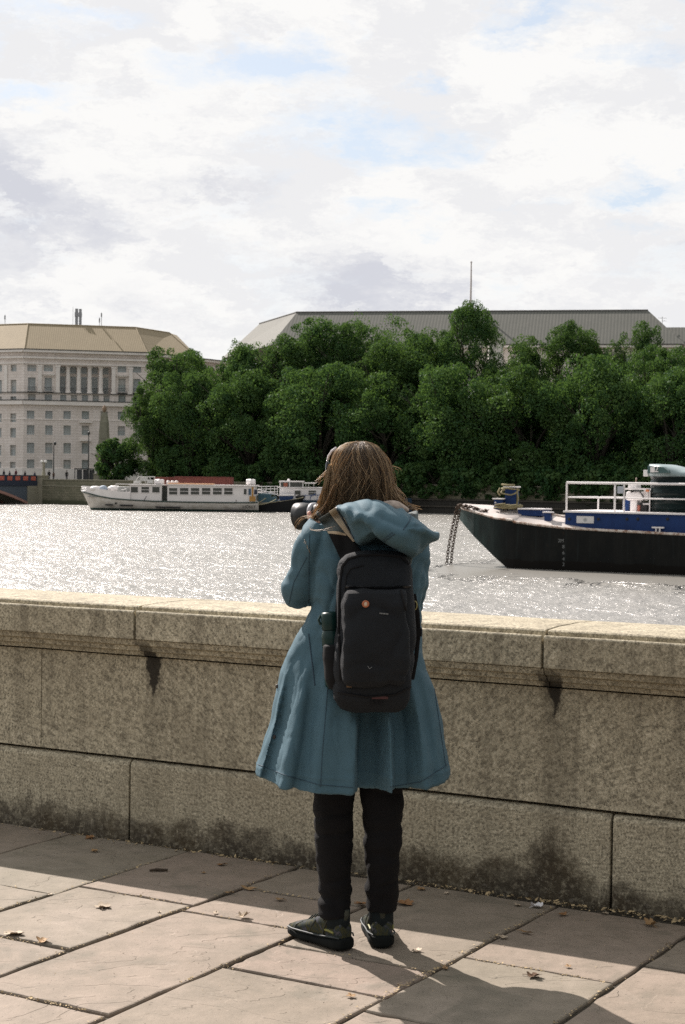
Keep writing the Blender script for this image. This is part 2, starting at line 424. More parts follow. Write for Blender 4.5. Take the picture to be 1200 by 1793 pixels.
blocks('plinth', joints([-1.02, 1.095], -14, 7, 1.9, 2.3), [(0, -.05), (0, .315), (.006, .330), (.020, .3385), (.10, .3385), (.10, -.05)], .009, .004)
blocks('wall_face', joints([-1.494, 2.6], -14, 7, 1.9, 4.2), [(.004, .3505), (.004, .7745), (.3, .7745), (.3, .3505)], .0025, .0015)
blocks('moulding', joints([-0.93, 0.859], -14, 7, 1.75, 1.85), [(.006, .781), (-.022, .783), (-.030, .800), (-.050, .806), (-.056, .824), (-.078, .832), (-.086, .8545), (.30, .8545), (.30, .781)], .003, .001)
blocks('coping', joints([-0.93, 0.859], -14, 7, 1.75, 1.85), [(-.10, .857), (-.10, .968), (-.094, .9745), (-.086, .9745), (-.080, .964), (-.062, .962), (-.060, .987), (-.052, .9925), (.05, .997), (.25, .998), (.42, .992), (.452, .985), (.46, .97), (.46, .857)], .010, .003)
mb = MB(); mb.span((-14, .05, -4.5), (7, .40, .853)); mb.build('wall_core', M_mortar, rw)
mb = MB(); mb.span((-14, .401, -4.5), (7, .445, .80)); mb.build('river_face', M_granite, rw)
mb = MB(); mb.span((-300, .05, -4.5), (-14.01, .44, .99)); mb.span((7.01, .05, -4.5), (300, .44, .99)); mb.build('far_run', M_granite, rw)

# ---- river
def m_water(t, b, co):
    v = t.vscale(co, (1.0, 1.0, 1.0))
    w0 = t.noise(t.vscale(co, (0.11, 0.13, 1)), 1.0, 3, 0.5, 0.5)
    w1 = t.noise(t.vscale(co, (0.45, 0.36, 1)), 1.0, 4, 0.62, 0.6)
    w2 = t.noise(t.vscale(co, (1.8, 1.3, 1)), 1.0, 4, 0.65)
    h = t.m('ADD', t.m('MULTIPLY', w0, 0.55), t.m('ADD', t.m('MULTIPLY', w1, 0.42), t.m('MULTIPLY', w2, 0.23)))
    # calmer water in the lee of the moored barge: the waves are damped there, and the trees and hull mirror in it
    S0 = G(895, 995, -3.5); ca, sa = math.cos(-WY), math.sin(-WY)
    sb = t.n('ShaderNodeVectorMath', {0: co, 1: tuple(S0)}, operation='SUBTRACT').outputs[0]
    dx = t.n('ShaderNodeVectorMath', {0: sb, 1: (ca, sa, 0)}, operation='DOT_PRODUCT').outputs['Value']
    dy = t.n('ShaderNodeVectorMath', {0: sb, 1: (-sa, ca, 0)}, operation='DOT_PRODUCT').outputs['Value']
    lee = t.m('MULTIPLY', t.ramp(t.m('MULTIPLY', t.m('ADD', dx, 7.0), 0.1), [(0.0, 0.0), (0.6, 1.0)]), t.ramp(t.m('MULTIPLY', t.m('ADD', dy, 21.0), 1/21.0), [(0.0, 0.0), (0.55, 0.62), (0.85, 1.0)]))
    lee = t.m('ADD', lee, t.m('MULTIPLY', t.m('SUBTRACT', t.noise(t.vscale(co, (0.22, 0.16, 1)), 1.0, 5, 0.65, 0.8), 0.5), 1.5))
    lee = t.ramp(lee, [(0.48, 0.0), (0.62, 1.0)])
    lee = t.m('MULTIPLY', lee, t.m('MULTIPLY', t.ramp(t.m('MULTIPLY', t.m('ADD', dx, 12.0), 0.1), [(0.0, 0.0), (0.3, 1.0)]), t.ramp(t.m('MULTIPLY', t.m('ADD', dy, 26.0), 0.1), [(0.0, 0.0), (0.5, 1.0)])))
    h = t.m('MULTIPLY', h, t.m('SUBTRACT', 1.0, t.m('MULTIPLY', lee, 0.93)))
    bp = t.n('ShaderNodeBump', {'Height': h, 'Strength': 1.0, 'Distance': 1.2})
    t.l.new(bp.outputs[0], b.inputs['Normal'])
    big = t.noise(t.vscale(co, (0.012, 0.03, 1)), 1.0, 4, 0.6)
    c = t.ramp(big, [(0.3, (0.19, 0.183, 0.155)), (0.7, (0.25, 0.242, 0.225))])
    t.l.new(c, b.inputs['Base Color'])
    b.inputs['IOR'].default_value = 1.75
M_water = mat('river_water', rough=0.30, spec=0.6, fn=m_water)
mb = MB(); mb.add([(-3000, -500, -3.5), (3000, -500, -3.5), (3000, 3500, -3.5), (-3000, 3500, -3.5)], [(0, 1, 2, 3)])
# finer sheet in view is not needed: the ripples are in the bump
mb.build('river_water', M_water, kind='structure')

# ---- far bank
BA = R(-29.07)
B0 = Vector((0, 261.4, 0)); bx = Vector((math.cos(BA), math.sin(BA), 0)); by = Vector((-math.sin(BA), math.cos(BA), 0))
def BK(x, y, z=0.0): return B0 + bx*x + by*y + UP*z
def bank_x(px, off=0.0):
    d = ray(px, 850); n = by; P = B0+by*off; t_ = ((P-CAM) @ n)/(d @ n); return (CAM+d*t_-P) @ bx
M_fground = mat('far_ground', (0.16, 0.15, 0.12), 0.95, var=0.2, vscale=0.3)
mb = MB(); mb.add([BK(-2500, .9, .45), BK(2500, .9, .45), BK(2500, 6000, .45), BK(-2500, 6000, .45)], [(0, 1, 2, 3)])
mb.build('far_ground', M_fground, kind='structure')
M_road = mat('asphalt', (0.06, 0.06, 0.058), 0.9, var=0.15, vscale=2)
mb = MB(); mb.add([BK(-400, 4, .456), BK(400, 4, .456), BK(400, 13, .456), BK(-400, 13, .456)], [(0, 1, 2, 3)]); mb.build('embankment_road', M_road, kind='structure')
def m_bankstone(t, b, co):
    sep = t.n('ShaderNodeSeparateXYZ', {0: co}); cb = t.n('ShaderNodeCombineXYZ', {0: sep.outputs[0], 1: sep.outputs[2]})
    br = t.n('ShaderNodeTexBrick', {'Vector': cb.outputs[0], 'Scale': 1.0, 'Mortar Size': 0.025, 'Brick Width': 1.1, 'Row Height': 0.42, 'Color1': (0.17, 0.165, 0.115, 1), 'Color2': (0.23, 0.215, 0.155, 1), 'Mortar': (0.075, 0.075, 0.05, 1)})
    nz = t.noise(co, 0.8, 5, 0.6)
    c = t.mix(t.ramp(nz, [(0.35, 0.5), (0.6, 0.0)]), br.outputs[0], (0.12, 0.125, 0.08))
    c = t.mix(t.ramp(sep.outputs[2], [(0.0, 0.0), (0.001, 0.0)]), c, (0.05, 0.06, 0.03))
    tide = t.m('ADD', sep.outputs[2], t.m('MULTIPLY', nz, 0.8))
    c = t.mix(t.ramp(t.m('MULTIPLY', t.m('ADD', tide, 3.1), 0.5), [(0.25, 0.8), (0.45, 0.0)]), c, (0.045, 0.055, 0.025))
    t.l.new(c, b.inputs['Base Color'])
M_bank = mat('bank_stone', rough=0.9, fn=m_bankstone)
bw = thing('embankment_wall', 'grey green stone embankment wall along the far side of the river', 'wall', B0, BA)
mb = MB(); mb.span((-59.2, 0, -5), (300, .8, -.35)); mb.span((-400, 0, -5), (-82, .8, -.35)); mb.build('retaining_wall', M_bank, bw)
mb = MB(); mb.span((-59.2, .06, -.349), (300, .56, .66)); mb.span((-400, .06, -.349), (-82, .56, .66)); mb.build('parapet', M_bank, bw)
mb = MB(); mb.span((-59.2, -.12, -.44), (300, .1, -.30)); mb.span((-59.2, -.06, .661), (300, .66, .80)); mb.build('string_course', mat('bank_cap', (0.27, 0.26, 0.2), 0.85), bw)
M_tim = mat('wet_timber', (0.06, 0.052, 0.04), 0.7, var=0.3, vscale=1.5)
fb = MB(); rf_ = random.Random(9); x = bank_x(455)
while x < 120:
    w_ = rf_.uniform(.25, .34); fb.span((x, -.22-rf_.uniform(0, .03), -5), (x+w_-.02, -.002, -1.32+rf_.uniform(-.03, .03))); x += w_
fb.build('shade_boards', mat('wall_shade_dark', (0.022, 0.02, 0.015), .7, var=.4, vscale=1.5), bw)  # dark boards added to darken the wall where overhanging trees shade it
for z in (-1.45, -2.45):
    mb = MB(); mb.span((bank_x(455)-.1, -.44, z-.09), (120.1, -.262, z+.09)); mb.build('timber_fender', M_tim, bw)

# ---- bridge: abutment end with red panelled parapet and pink arch rib
br_t = thing('road_bridge', 'steel arch bridge end with red panelled parapet meeting the far stone embankment', 'bridge', BK(-60.2, .0, 0), BA+R(-90))
# local x runs out over the river, local y runs right along the bank
M_steel = mat('blue_grey_steel', (0.10, 0.125, 0.16), 0.5, var=0.15)
M_dkst = mat('dark_blue_steel', (0.035, 0.045, 0.075), 0.5, var=0.15)
M_pink = mat('pink_painted_rib', (0.42, 0.24, 0.20), 0.55, var=0.15)
M_red = mat('red_panel', (0.60, 0.13, 0.09), 0.5, var=0.12, vscale=3)
M_pier = mat('pier_stone', (0.30, 0.285, 0.22), 0.9, var=0.18, vscale=1.2)
def arch(t_): return -3.1 + max(0, (t_-2.6))*(47.6-t_)*0.0072
mb = MB(); mb.span((-1.5, -20, -5), (2.6, .0, -.42)); mb.build('abutment', M_pier, br_t)
mb = MB(); mb.span((-1.6, -.4, -5), (.05, 1.0, 1.22)); mb.build('pier', M_pier, br_t)
mb = MB(); mb.span((-1.7, -.5, 1.221), (.15, 1.1, 1.42)); mb.build('pier_cap', M_pier, br_t)
for yy in (-.55, -6, -12, -18.5):
    n = 24; rg = []
    for i in range(n+1):
        t_ = 2.6+45*i/n; z = arch(t_); rg.append([Vector((t_, yy, z-.45)), Vector((t_, yy+.5, z-.45)), Vector((t_, yy+.5, z)), Vector((t_, yy, z))])
    mb = MB(); mb.rings(rg); mb.build('arch_rib', M_pink, br_t)
    if yy == -.55:
        mb = MB(); rg = [[Vector((2.6+45*i/n, -.5, arch(2.6+45*i/n))), Vector((2.6+45*i/n, -.2, arch(2.6+45*i/n))), Vector((2.6+45*i/n, -.2, max(arch(2.6+45*i/n)+.01, -.45))), Vector((2.6+45*i/n, -.5, max(arch(2.6+45*i/n)+.01, -.45)))] for i in range(n+1)]
        mb.rings(rg); mb.build('spandrel', M_steel, br_t)
mb = MB(); mb.span((.06, -20, -.415), (60, -.05, .42)); mb.build('deck', M_dkst, br_t)
mb = MB(); mb.span((.06, -.3, .421), (60, -.10, 1.30)); mb.span((.06, -.36, 1.301), (60, -.04, 1.42)); mb.build('parapet_rail', M_dkst, br_t)
for i in range(12):
    t_ = 1.1+i*2.05
    f_ = MB(); f_.span((t_-.62, -.099, .52), (t_+.62, -.07, 1.22)); pn = f_.build('parapet_panel', M_red, br_t)
    l_ = MB()
    for k in range(5): l_.box((t_-.48+k*.24, -.062, .87), (.05, .012, .74), Matrix.Rotation(R(38 if k % 2 else -38), 3, 'Y'))
    l_.build('lattice', M_pink, pn)
# ================================================================== FAR BUILDINGS
def m_portland(t, b, co):
    sep = t.n('ShaderNodeSeparateXYZ', {0: co}); cb = t.n('ShaderNodeCombineXYZ', {0: sep.outputs[0], 1: sep.outputs[2]})
    br = t.n('ShaderNodeTexBrick', {'Vector': cb.outputs[0], 'Scale': 1.0, 'Mortar Size': 0.035, 'Brick Width': 1.5, 'Row Height': 0.55, 'Color1': (0.86, 0.80, 0.76, 1), 'Color2': (0.79, 0.73, 0.69, 1), 'Mortar': (0.58, 0.52, 0.47, 1)})
    nz = t.noise(t.vscale(co, (1, 1, .35)), 0.5, 6, 0.65)
    c = t.mix(t.ramp(nz, [(0.38, 0.45), (0.60, 0.0)]), br.outputs[0], (0.58, 0.52, 0.46))
    t.l.new(c, b.inputs['Base Color'])
M_port = mat('pale_limestone', rough=0.9, fn=m_portland)
M_trim = mat('limestone_trim', (0.84, 0.78, 0.74), 0.9, var=0.15, vscale=.7)
M_soot = mat('sooty_ledge', (0.10, 0.10, 0.095), 0.9, var=0.3, vscale=.7)
M_glass = mat('window_glass', (0.36, 0.41, 0.42), 0.12, var=0.4, vscale=0.6, spec=0.8)
M_wframe = mat('window_bars', (0.42, 0.43, 0.42), 0.6)
M_blind = mat('window_blind', (0.50, 0.50, 0.48), 0.8, var=.1)
M_iron = mat('dark_iron', (0.03, 0.035, 0.035), 0.6)
def m_roof_fn(ca, cb_, cg, per):
    def fn(t, b, co):
        sep = t.n('ShaderNodeSeparateXYZ', {0: co})
        wv = t.n('ShaderNodeTexWave', {'Vector': co, 'Scale': per, 'Distortion': 0.0}, wave_type='BANDS', bands_direction='X')
        nz = t.noise(t.vscale(co, (1, 1, .5)), 0.45, 6, 0.7); n2 = t.noise(co, 2.5, 3, 0.7)
        c = t.mix(nz, ca, cb_)
        c = t.mix(t.ramp(wv.outputs['Fac'], [(0.0, 0.75), (0.45, 0.0)]), c, cg)
        c = t.mix(t.ramp(n2, [(0.35, 0.35), (0.6, 0.0)]), c, cg)
        t.l.new(c, b.inputs['Base Color'])
        bp = t.n('ShaderNodeBump', {'Height': wv.outputs['Fac'], 'Strength': 0.35, 'Distance': 0.03}); t.l.new(bp.outputs[0], b.inputs['Normal'])
    return fn
M_rtan = mat('tan_tiles', rough=0.85, fn=m_roof_fn((0.245, 0.20, 0.125), (0.36, 0.295, 0.188), (0.16, 0.125, 0.07), 0.83))
M_rgrey = mat('grey_tiles', rough=0.85, fn=m_roof_fn((0.10, 0.105, 0.092), (0.175, 0.172, 0.15), (0.085, 0.09, 0.08), 0.5))

def facade(parent, P0, ang, u0, u1, z0, z1, holes, name='wall', reveal=.45, m=None):
    """wall plane with real openings; the local frame of the facade is at P0 turned by ang (world)"""
    us = sorted(set([u0, u1]+[q for h in holes for q in h[:2]])); zs = sorted(set([z0, z1]+[q for h in holes for q in h[2:4]]))
    ex = Vector((math.cos(ang), math.sin(ang), 0)); ey = Vector((-math.sin(ang), math.cos(ang), 0))
    W = lambda u, y, z: P0+ex*u+ey*y+UP*z
    mb = MB()
    for a, b_ in zip(us[:-1], us[1:]):
        for c, d in zip(zs[:-1], zs[1:]):
            if b_-a < 1e-5 or d-c < 1e-5: continue
            um, zm = (a+b_)/2, (c+d)/2
            if any(h[0] < um < h[1] and h[2] < zm < h[3] for h in holes): continue
            mb.add([W(a, 0, c), W(b_, 0, c), W(b_, 0, d), W(a, 0, d)], [(0, 1, 2, 3)])
    for h in holes:
        a, b_, c, d = h[:4]; rv = h[4] if len(h) > 4 else reveal
        for q in (((a, c), (b_, c)), ((b_, c), (b_, d)), ((b_, d), (a, d)), ((a, d), (a, c))):
            (x0, y0), (x1, y1) = q; mb.add([W(x0, 0, y0), W(x1, 0, y1), W(x1, rv, y1), W(x0, rv, y0)], [(0, 1, 2, 3)])
        if rv > 1: mb.add([W(a, rv, c), W(b_, rv, c), W(b_, rv, d), W(a, rv, d)], [(0, 1, 2, 3)])
    return mb.build(name, m or M_port, parent, world=True), W, ex, ey
_wcache = {}
def window(parent, W, ang_local, u, z, wd, ht, yy=.40, blind=False, arched=False):
    key = (round(wd, 1), round(ht, 1), blind); wd, ht = key[0], key[1]
    if key not in _wcache:
        mb = MB(); mb.span((-wd/2-.02, .0, -ht/2-.02), (wd/2+.02, .04, ht/2+.02), 0)
        for i in range(1, 4): x = -wd/2+wd*i/4; mb.span((x-.035, -.05, -ht/2), (x+.035, -.001, ht/2), 1)
        nz_ = max(3, int(ht/.42))
        for i in range(1, nz_): z_ = -ht/2+ht*i/nz_; mb.span((-wd/2, -.045, z_-.03), (wd/2, -.0015, z_+.03), 1)
        if blind: mb.span((-wd/2+.05, -.02, ht*.05), (wd/2-.05, -.012, ht/2-.03), 2)
        o = mb.build('window', [M_glass, M_wframe, M_blind], None); _wcache[key] = o.data; bpy.data.objects.remove(o)
    p = world_mat(parent).inverted() @ W(u, yy, z)
    return link_mesh('window', _wcache[key], parent, p, (0, 0, ang_local))

# ---- the pale stone office block on the left
E1 = D(43, 614, 335); aM = R(14); aL = R(14+40-80); aL = R(-26+14-0) ; aL = R(14-40); aRr = R(58)
aL = R(40)  # left wing falls back to the left
exM = Vector((math.cos(aM), math.sin(aM), 0)); eyM = Vector((-math.sin(aM), math.cos(aM), 0))
ob = thing('office_block', 'pale stone office block with tan hipped roof and a row of tall columns', 'building', (E1.x, E1.y, .45), aM)
EZ = E1.z
p2 = ONP(258, 620, E1, aM); uR = (p2-E1) @ exM                       # right end of the main front
def mu(px, py): q = ONP(px, py, E1, aM); return (q-E1) @ exM, q.z
rr = random.Random(5)
P0 = Vector((E1.x, E1.y, 0))
holes = []; wins = []
def addw(px, py0, py1, wpx=12.5, bl=None):
    u, za = mu(px, py0); _, zb = mu(px, py1); wd = wpx*337/2950*1.02
    holes.append((u-wd/2, u+wd/2, zb, za)); wins.append((u, (za+zb)/2, wd, za-zb, (rr.random() < .35) if bl is None else bl))
for px in (54, 86, 118, 150, 183, 213, 244):
    for (a, b_) in ((719, 733), (744.5, 761), (775, 793.5), (804.5, 823)):
        s_ = (px-54)/190*2.0; addw(px, a+s_, b_+s_)
for px in (56, 85, 214, 240): s_ = (px-54)/190*2.5; addw(px, 690+s_, 703+s_, 12.5); addw(px, 639+s_, 650+s_, 15); addw(px, 661+s_, 684+s_, 12.5)
for px in (111, 130, 149, 168, 187): s_ = (px-54)/190*2.5; addw(px, 690.5+s_, 704+s_, 10.5)
uA, zA = mu(104.5, 641); uB, zB = mu(196.5, 689)
zcol1 = mu(150, 641.3)[1]; zcol0 = mu(150, 688.5)[1]
holes.append((uA, uB, zcol0, zcol1, 2.6))
wl, W, ex, ey = facade(ob, P0, aM, 0, uR, .3, EZ, holes)
for (u, z, wd, ht, bl) in wins: window(ob, W, 0, u, z, wd, ht, .40, bl)
colr = .44
for px in (120, 139, 158, 177.5):
    u, _ = mu(px, 665); mb = MB(); c = W(u, .9, zcol0)
    mb.lathe(c, [(colr*1.25, 0), (colr*1.25, .25), (colr, .4), (colr*.96, (zcol1-zcol0)*.5), (colr*.84, zcol1-zcol0-.45), (colr*1.2, zcol1-zcol0-.25), (colr*1.25, zcol1-zcol0)], 14)
    mb.build('column', M_trim, ob, world=True)
for px in (111, 130, 149, 168, 187):
    u, _ = mu(px, 665); window(ob, W, 0, u, zcol0+1.75, 1.2, 3.2, 2.57, False); window(ob, W, 0, u, zcol1-.75, 1.2, 1.2, 2.57, False)
    mb = MB()
    for k in range(9): q = W(u-.8+k*.2, .9, zcol0+.02); mb.box(q+UP*.5, (.04, .04, 1.0), Matrix.Rotation(aM, 3, 'Z'))
    mb.box(W(u, .9, zcol0+1.02), (1.8, .07, .07), Matrix.Rotation(aM, 3, 'Z')); mb.build('balcony_rail', M_iron, ob, world=True)
for px in (70, 101.5, 199, 229):
    u, _ = mu(px, 665); mb = MB(); h_ = zcol1-zcol0
    mb.box(W(u, -.12, zcol0+h_/2), (.75, .238, h_-.7), Matrix.Rotation(aM, 3, 'Z')); mb.box(W(u, -.14, zcol1-.17), (1.0, .28, .34), Matrix.Rotation(aM, 3, 'Z')); mb.box(W(u, -.14, zcol0+.17), (.95, .28, .34), Matrix.Rotation(aM, 3, 'Z'))
    mb.build('pilaster', M_trim, ob, world=True)
for px in (56, 85, 214, 240):
    u, _ = mu(px, 684); z = mu(px, 686.5+(px-54)/190*2.5)[1]; mb = MB()
    mb.box(W(u, -.35, z), (1.9, .68, .15), Matrix.Rotation(aM, 3, 'Z'))
    for k in range(9): mb.box(W(u-.9+k*.225, -.62, z+.5), (.035, .035, .9), Matrix.Rotation(aM, 3, 'Z'))
    mb.box(W(u, -.62, z+.95), (1.9, .06, .07), Matrix.Rotation(aM, 3, 'Z')); mb.build('balcony', M_iron, ob, world=True)
    if px in (85, 214):
        zt = mu(px, 657+(px-54)/190*2.5)[1]; mb = MB(); mb.box(W(u, -.2, zt), (2.0, .39, .22), Matrix.Rotation(aM, 3, 'Z')); mb.box(W(u, -.3, zt+.2), (2.3, .58, .15), Matrix.Rotation(aM, 3, 'Z')); mb.build('pediment', M_trim, ob, world=True)
def band(W, a, b_, z, h_, out, m, nm, parent, ang):
    mb = MB(); mb.box(W((a+b_)/2, -out/2+.001, z), (b_-a, out, h_), Matrix.Rotation(ang, 3, 'Z')); return mb.build(nm, m, parent, world=True)
segs = [(W, 0, uR, aM)]
# left wing and right wing
aLw = R(14-40)
holesL = []; winsL = []
exL = -Vector((math.cos(aM+R(-40+0)), math.sin(aM+R(-40)), 0))
aLf = R(14+38)                                      # facade angle of the left wing: its left end lies farther back
angL = math.atan2(-math.sin(R(26)), math.cos(R(26)))  # direction to the right along the left wing (towards the viewer)
PL = P0 - Vector((math.cos(angL), math.sin(angL), 0))*34
for k in range(9):
    u = 34-2.6-k*3.55
    for z, ht in ((EZ-3.4, 1.3), (EZ-7.1, 2.7), (EZ-9.8, 1.5), (EZ-13.3, 1.7), (EZ-16.3, 1.9), (EZ-19.8, 2.1), (EZ-23.2, 2.2)):
        holesL.append((u-.7, u+.7, z-ht/2, z+ht/2)); winsL.append((u, z, 1.4, ht, rr.random() < .4))
_, WL, _, _ = facade(ob, PL, angL, 0, 34, .3, EZ, holesL)
for (u, z, wd, ht, bl) in winsL: window(ob, WL, angL-aM, u, z, wd, ht, .4, bl)
for k in range(3):
    u = 34-4.4-k*3.55*2; mb = MB(); mb.box(WL(u, -.1, EZ-5.6), (.7, .2, 5.4), Matrix.Rotation(angL, 3, 'Z')); mb.build('pilaster', M_trim, ob, world=True)
PR = W(uR, 0, 0); holesR = []; winsR = []
for k in range(9):
    u = 2.2+k*3.6
    for z, ht in ((EZ-3.4, 1.3), (EZ-7.1, 2.7), (EZ-9.8, 1.5), (EZ-13.3, 1.7), (EZ-16.3, 1.9)):
        holesR.append((u-.7, u+.7, z-ht/2, z+ht/2)); winsR.append((u, z, 1.4, ht, rr.random() < .4))
_, WR, _, _ = facade(ob, PR, aRr, 0, 34, .3, EZ, holesR)
for (u, z, wd, ht, bl) in winsR: window(ob, WR, aRr-aM, u, z, wd, ht, .4, bl)
zc = {k: mu(150, v)[1] for k, v in dict(eave=617, frieze=628.5, top=639.5, bal=690.2, cor=709.3, strg=736).items()}
for Wf, a, b_, ang in ((W, -.2, uR+.2, aM), (WL, 0, 34.1, angL), (WR, -.1, 34, aRr)):
    band(Wf, a, b_, zc['eave']-.05, .45, .9, M_trim, 'cornice', ob, ang); band(Wf, a, b_, zc['eave']+.28, .18, 1.0, M_soot, 'gutter', ob, ang)
    band(Wf, a, b_, zc['frieze'], .35, .5, M_trim, 'cornice', ob, ang); band(Wf, a, b_, zc['top']+.1, .2, .25, M_trim, 'cornice', ob, ang)
    band(Wf, a, b_, zc['bal']+.1, .14, .3, M_soot, 'ledge', ob, ang)
    band(Wf, a, b_, zc['cor']+.75, .14, .8, M_soot, 'ledge', ob, ang); band(Wf, a, b_, zc['cor']+.25, .78, .7, M_trim, 'cornice', ob, ang)
    band(Wf, a, b_, zc['strg'], .12, .12, M_trim, 'string_course', ob, ang); band(Wf, a, b_, 1.6, 2.4, .25, M_trim, 'base_course', ob, ang)
# narrow projecting bay and window surround below the cornice
u, z = mu(150, 739); mb = MB(); mb.box(W(u, -.3, z), (2.6, .6, .3), Matrix.Rotation(aM, 3, 'Z')); mb.box(W(u, -.35, mu(150, 771)[1]), (2.2, .7, .3), Matrix.Rotation(aM, 3, 'Z')); mb.build('window_hood', M_trim, ob, world=True)
# roof: eave polygon to ridge polygon
RZ = 32.2
R1 = D(50, 567, 343); R2 = D(237, 575, 350); R3 = D(297, 583, 361)
R0 = R1 + (PL-P0)*1.0 + Vector((0, 0, 0)); EL0 = WL(0, -.4, EZ+.3); EM0 = W(0, -.4, EZ+.3); EM1 = W(uR, -.4, EZ+.3); ER1 = WR(16.5, -.4, EZ+.3)
yav = ((R1-E1) @ eyM+(R2-E1) @ eyM)/2
R1 = E1+exM*((R1-E1) @ exM)+eyM*yav; R2 = E1+exM*((R2-E1) @ exM)+eyM*yav
for v in (R1, R2, R3): v.z = RZ
R0 = Vector((R1.x, R1.y, RZ)) + (PL-P0)
back = eyM*30
def rp(pts, name, m):
    a = math.atan2((pts[1]-pts[0]).y, (pts[1]-pts[0]).x)
    # each slope is meshed in its own frame so that the ribs run down it
    mb = MB(); inv = Matrix.Rotation(-a, 4, 'Z'); o0 = pts[0]
    mb.add([inv @ (p-o0) for p in pts], [tuple(range(len(pts)))])
    o = mb.build(name, m, ob); o.location = world_mat(ob).inverted() @ o0; o.rotation_euler = (0, 0, a-aM); return o
rp([EL0, EM0, R1, R0], 'roof_slope', M_rtan); rp([EM0, EM1, R2, R1], 'roof_slope', M_rtan); rp([EM1, ER1, R3, R2], 'roof_slope', M_rtan)
BR = D(334, 619, 371); BR.z = EZ+.3
rp([ER1, BR+Vector((3, 8, 0)), R3+Vector((1, 6, 0)), R3], 'roof_slope', M_rtan)
mb = MB(); mb.add([R0, R1, R2, R3, R3+Vector((1, 6, 0)), R2+back, R0+back], [(0, 1, 2, 3, 4, 5, 6)]); mb.build('flat_roof', M_soot, ob, world=True)
mb = MB()
for a, b_ in ((R0, R1), (R1, R2), (R2, R3)): mb.tube([a, b_], .16, 6)
for a, b_ in ((EM0, R1), (EM1, R2), (ER1, R3)): mb.tube([a, b_], .14, 6)
mb.build('ridge_tiles', M_rtan, ob, world=True)
for px, y0, y1, w_ in ((128, 538, 569, .06), (134.5, 540.5, 569, .55), (141, 541, 569, .5)):
    t0 = D(px, y0, 350); t1 = D(px, y1+2, 350); mb = MB(); mb.box((t0+t1)/2, (w_*1.0, w_, t0.z-t1.z)); 
    if w_ > .2: mb.box(t0-UP*1.2, (w_*1.25, w_*1.25, .9))
    mb.build('antenna_mast', mat('mast_grey', (0.33, 0.34, 0.36), .5), ob, world=True)
for px, y0, y1 in ((178, 547, 571), (174.5, 556, 571), (9, 551, 569)):
    mb = MB(); mb.tube([D(px, y1+1, 348), D(px, y0, 348)], .06, 5); mb.box(D(px, y0+5, 348), (.25, .2, .8)); mb.build('antenna_mast', mat('mast_grey'), ob, world=True)

# ---- the second block behind the trees: mostly its grey roof shows
g1 = D(520, 547, 340); g2 = D(1135, 544, 327); aG = math.atan2((g2-g1).y, (g2-g1).x)
gb = thing('grey_roof_building', 'long stone building with dark grey ribbed roof rising behind the riverside trees', 'building', (g1.x, g1.y, .45), aG)
GZ = g1.z; g2.z = GZ
exg = Vector((math.cos(aG), math.sin(aG), 0)); eyg = Vector((-math.sin(aG), math.cos(aG), 0)); Lg = (g2-g1) @ exg
ZE = 27.6
def gp(u, y, z): q = g1+exg*u+eyg*y; q.z = z; return q
gl = D(455, 565, 366); gl.z = GZ
def rpg(pts, name='roof_slope'):
    a = math.atan2((pts[1]-pts[0]).y, (pts[1]-pts[0]).x); mb = MB(); inv = Matrix.Rotation(-a, 4, 'Z'); o0 = pts[0]
    mb.add([inv @ (p-o0) for p in pts], [tuple(range(len(pts)))]); o = mb.build(name, M_rgrey, gb); o.location = world_mat(gb).inverted() @ o0; o.rotation_euler = (0, 0, a-aG); return o
e0 = gp(-3.2, -9, ZE); e1 = gp(Lg+7.0, -9, ZE)
uc = (D(866, 598, 325)-g1) @ exg
el = D(388, 626, 372); el.z = ZE
rpg([e0, e1, gp(Lg, 0, GZ), gp(0, 0, GZ)]); rpg([el, e0, gp(0, 0, GZ), gl]); rpg([el+Vector((14, 30, 0)), el, gl, gl+Vector((10, 26, 0))])
rpg([e1, gp(Lg+7, 20, ZE), gp(Lg, 12, GZ), gp(Lg, 0, GZ)])
zl = 31.6
rpg([gp(Lg+2.9, -4.4, zl-3.7), gp(Lg+60, -4.4, zl-3.7), gp(Lg+60, 0.3, zl), gp(Lg+2.9, .3, zl)])
mb = MB(); mb.add([gp(0, 0, GZ), gp(Lg, 0, GZ), gp(Lg, 12, GZ), gp(0, 30, GZ), gl+Vector((10, 26, 0)), gl], [(0, 1, 2, 3, 4, 5)]); mb.build('flat_roof', M_soot, gb, world=True)
mb = MB()
for a, b_ in ((gl, gp(0, 0, GZ)), (gp(0, 0, GZ), gp(Lg, 0, GZ))): mb.tube([a, b_], .2, 6)
mb.build('ridge_tiles', M_soot, gb, world=True)
hg = []; wg = []
for k in range(int((Lg+10)/4.2)):
    u = 1.5+k*4.2
    for z, ht in ((ZE-3.0, 1.8), (ZE-6.6, 2.2), (ZE-10.4, 2.2), (ZE-14.2, 2.2), (ZE-18, 2.2)): hg.append((u-.75, u+.75, z-ht/2, z+ht/2)); wg.append((u, z, 1.5, ht, rr.random() < .4))
Pg = gp(-3.0, -8.2, 0)
_, WG, _, _ = facade(gb, Pg, aG, 0, Lg+9.5, .3, ZE, hg)
for k, (u, z, wd, ht, bl) in enumerate(wg):
    if z > ZE-8: window(gb, WG, 0, u, z, wd, ht, .4, bl)
band(WG, 0, Lg+9.5, ZE-.3, .5, .9, M_trim, 'cornice', gb, aG); band(WG, -.1, Lg+9.6, ZE-.02, .2, 1.0, M_soot, 'gutter', gb, aG)
Pw = gp(Lg+6.6, -5.0, 0); hw = []
for k in range(8): hw.append((1.8+k*4.2, 3.2+k*4.2, zl-6.6, zl-4.6))
_, WW, _, _ = facade(gb, Pw, aG, 0, 52, .3, zl-3.6, hw)
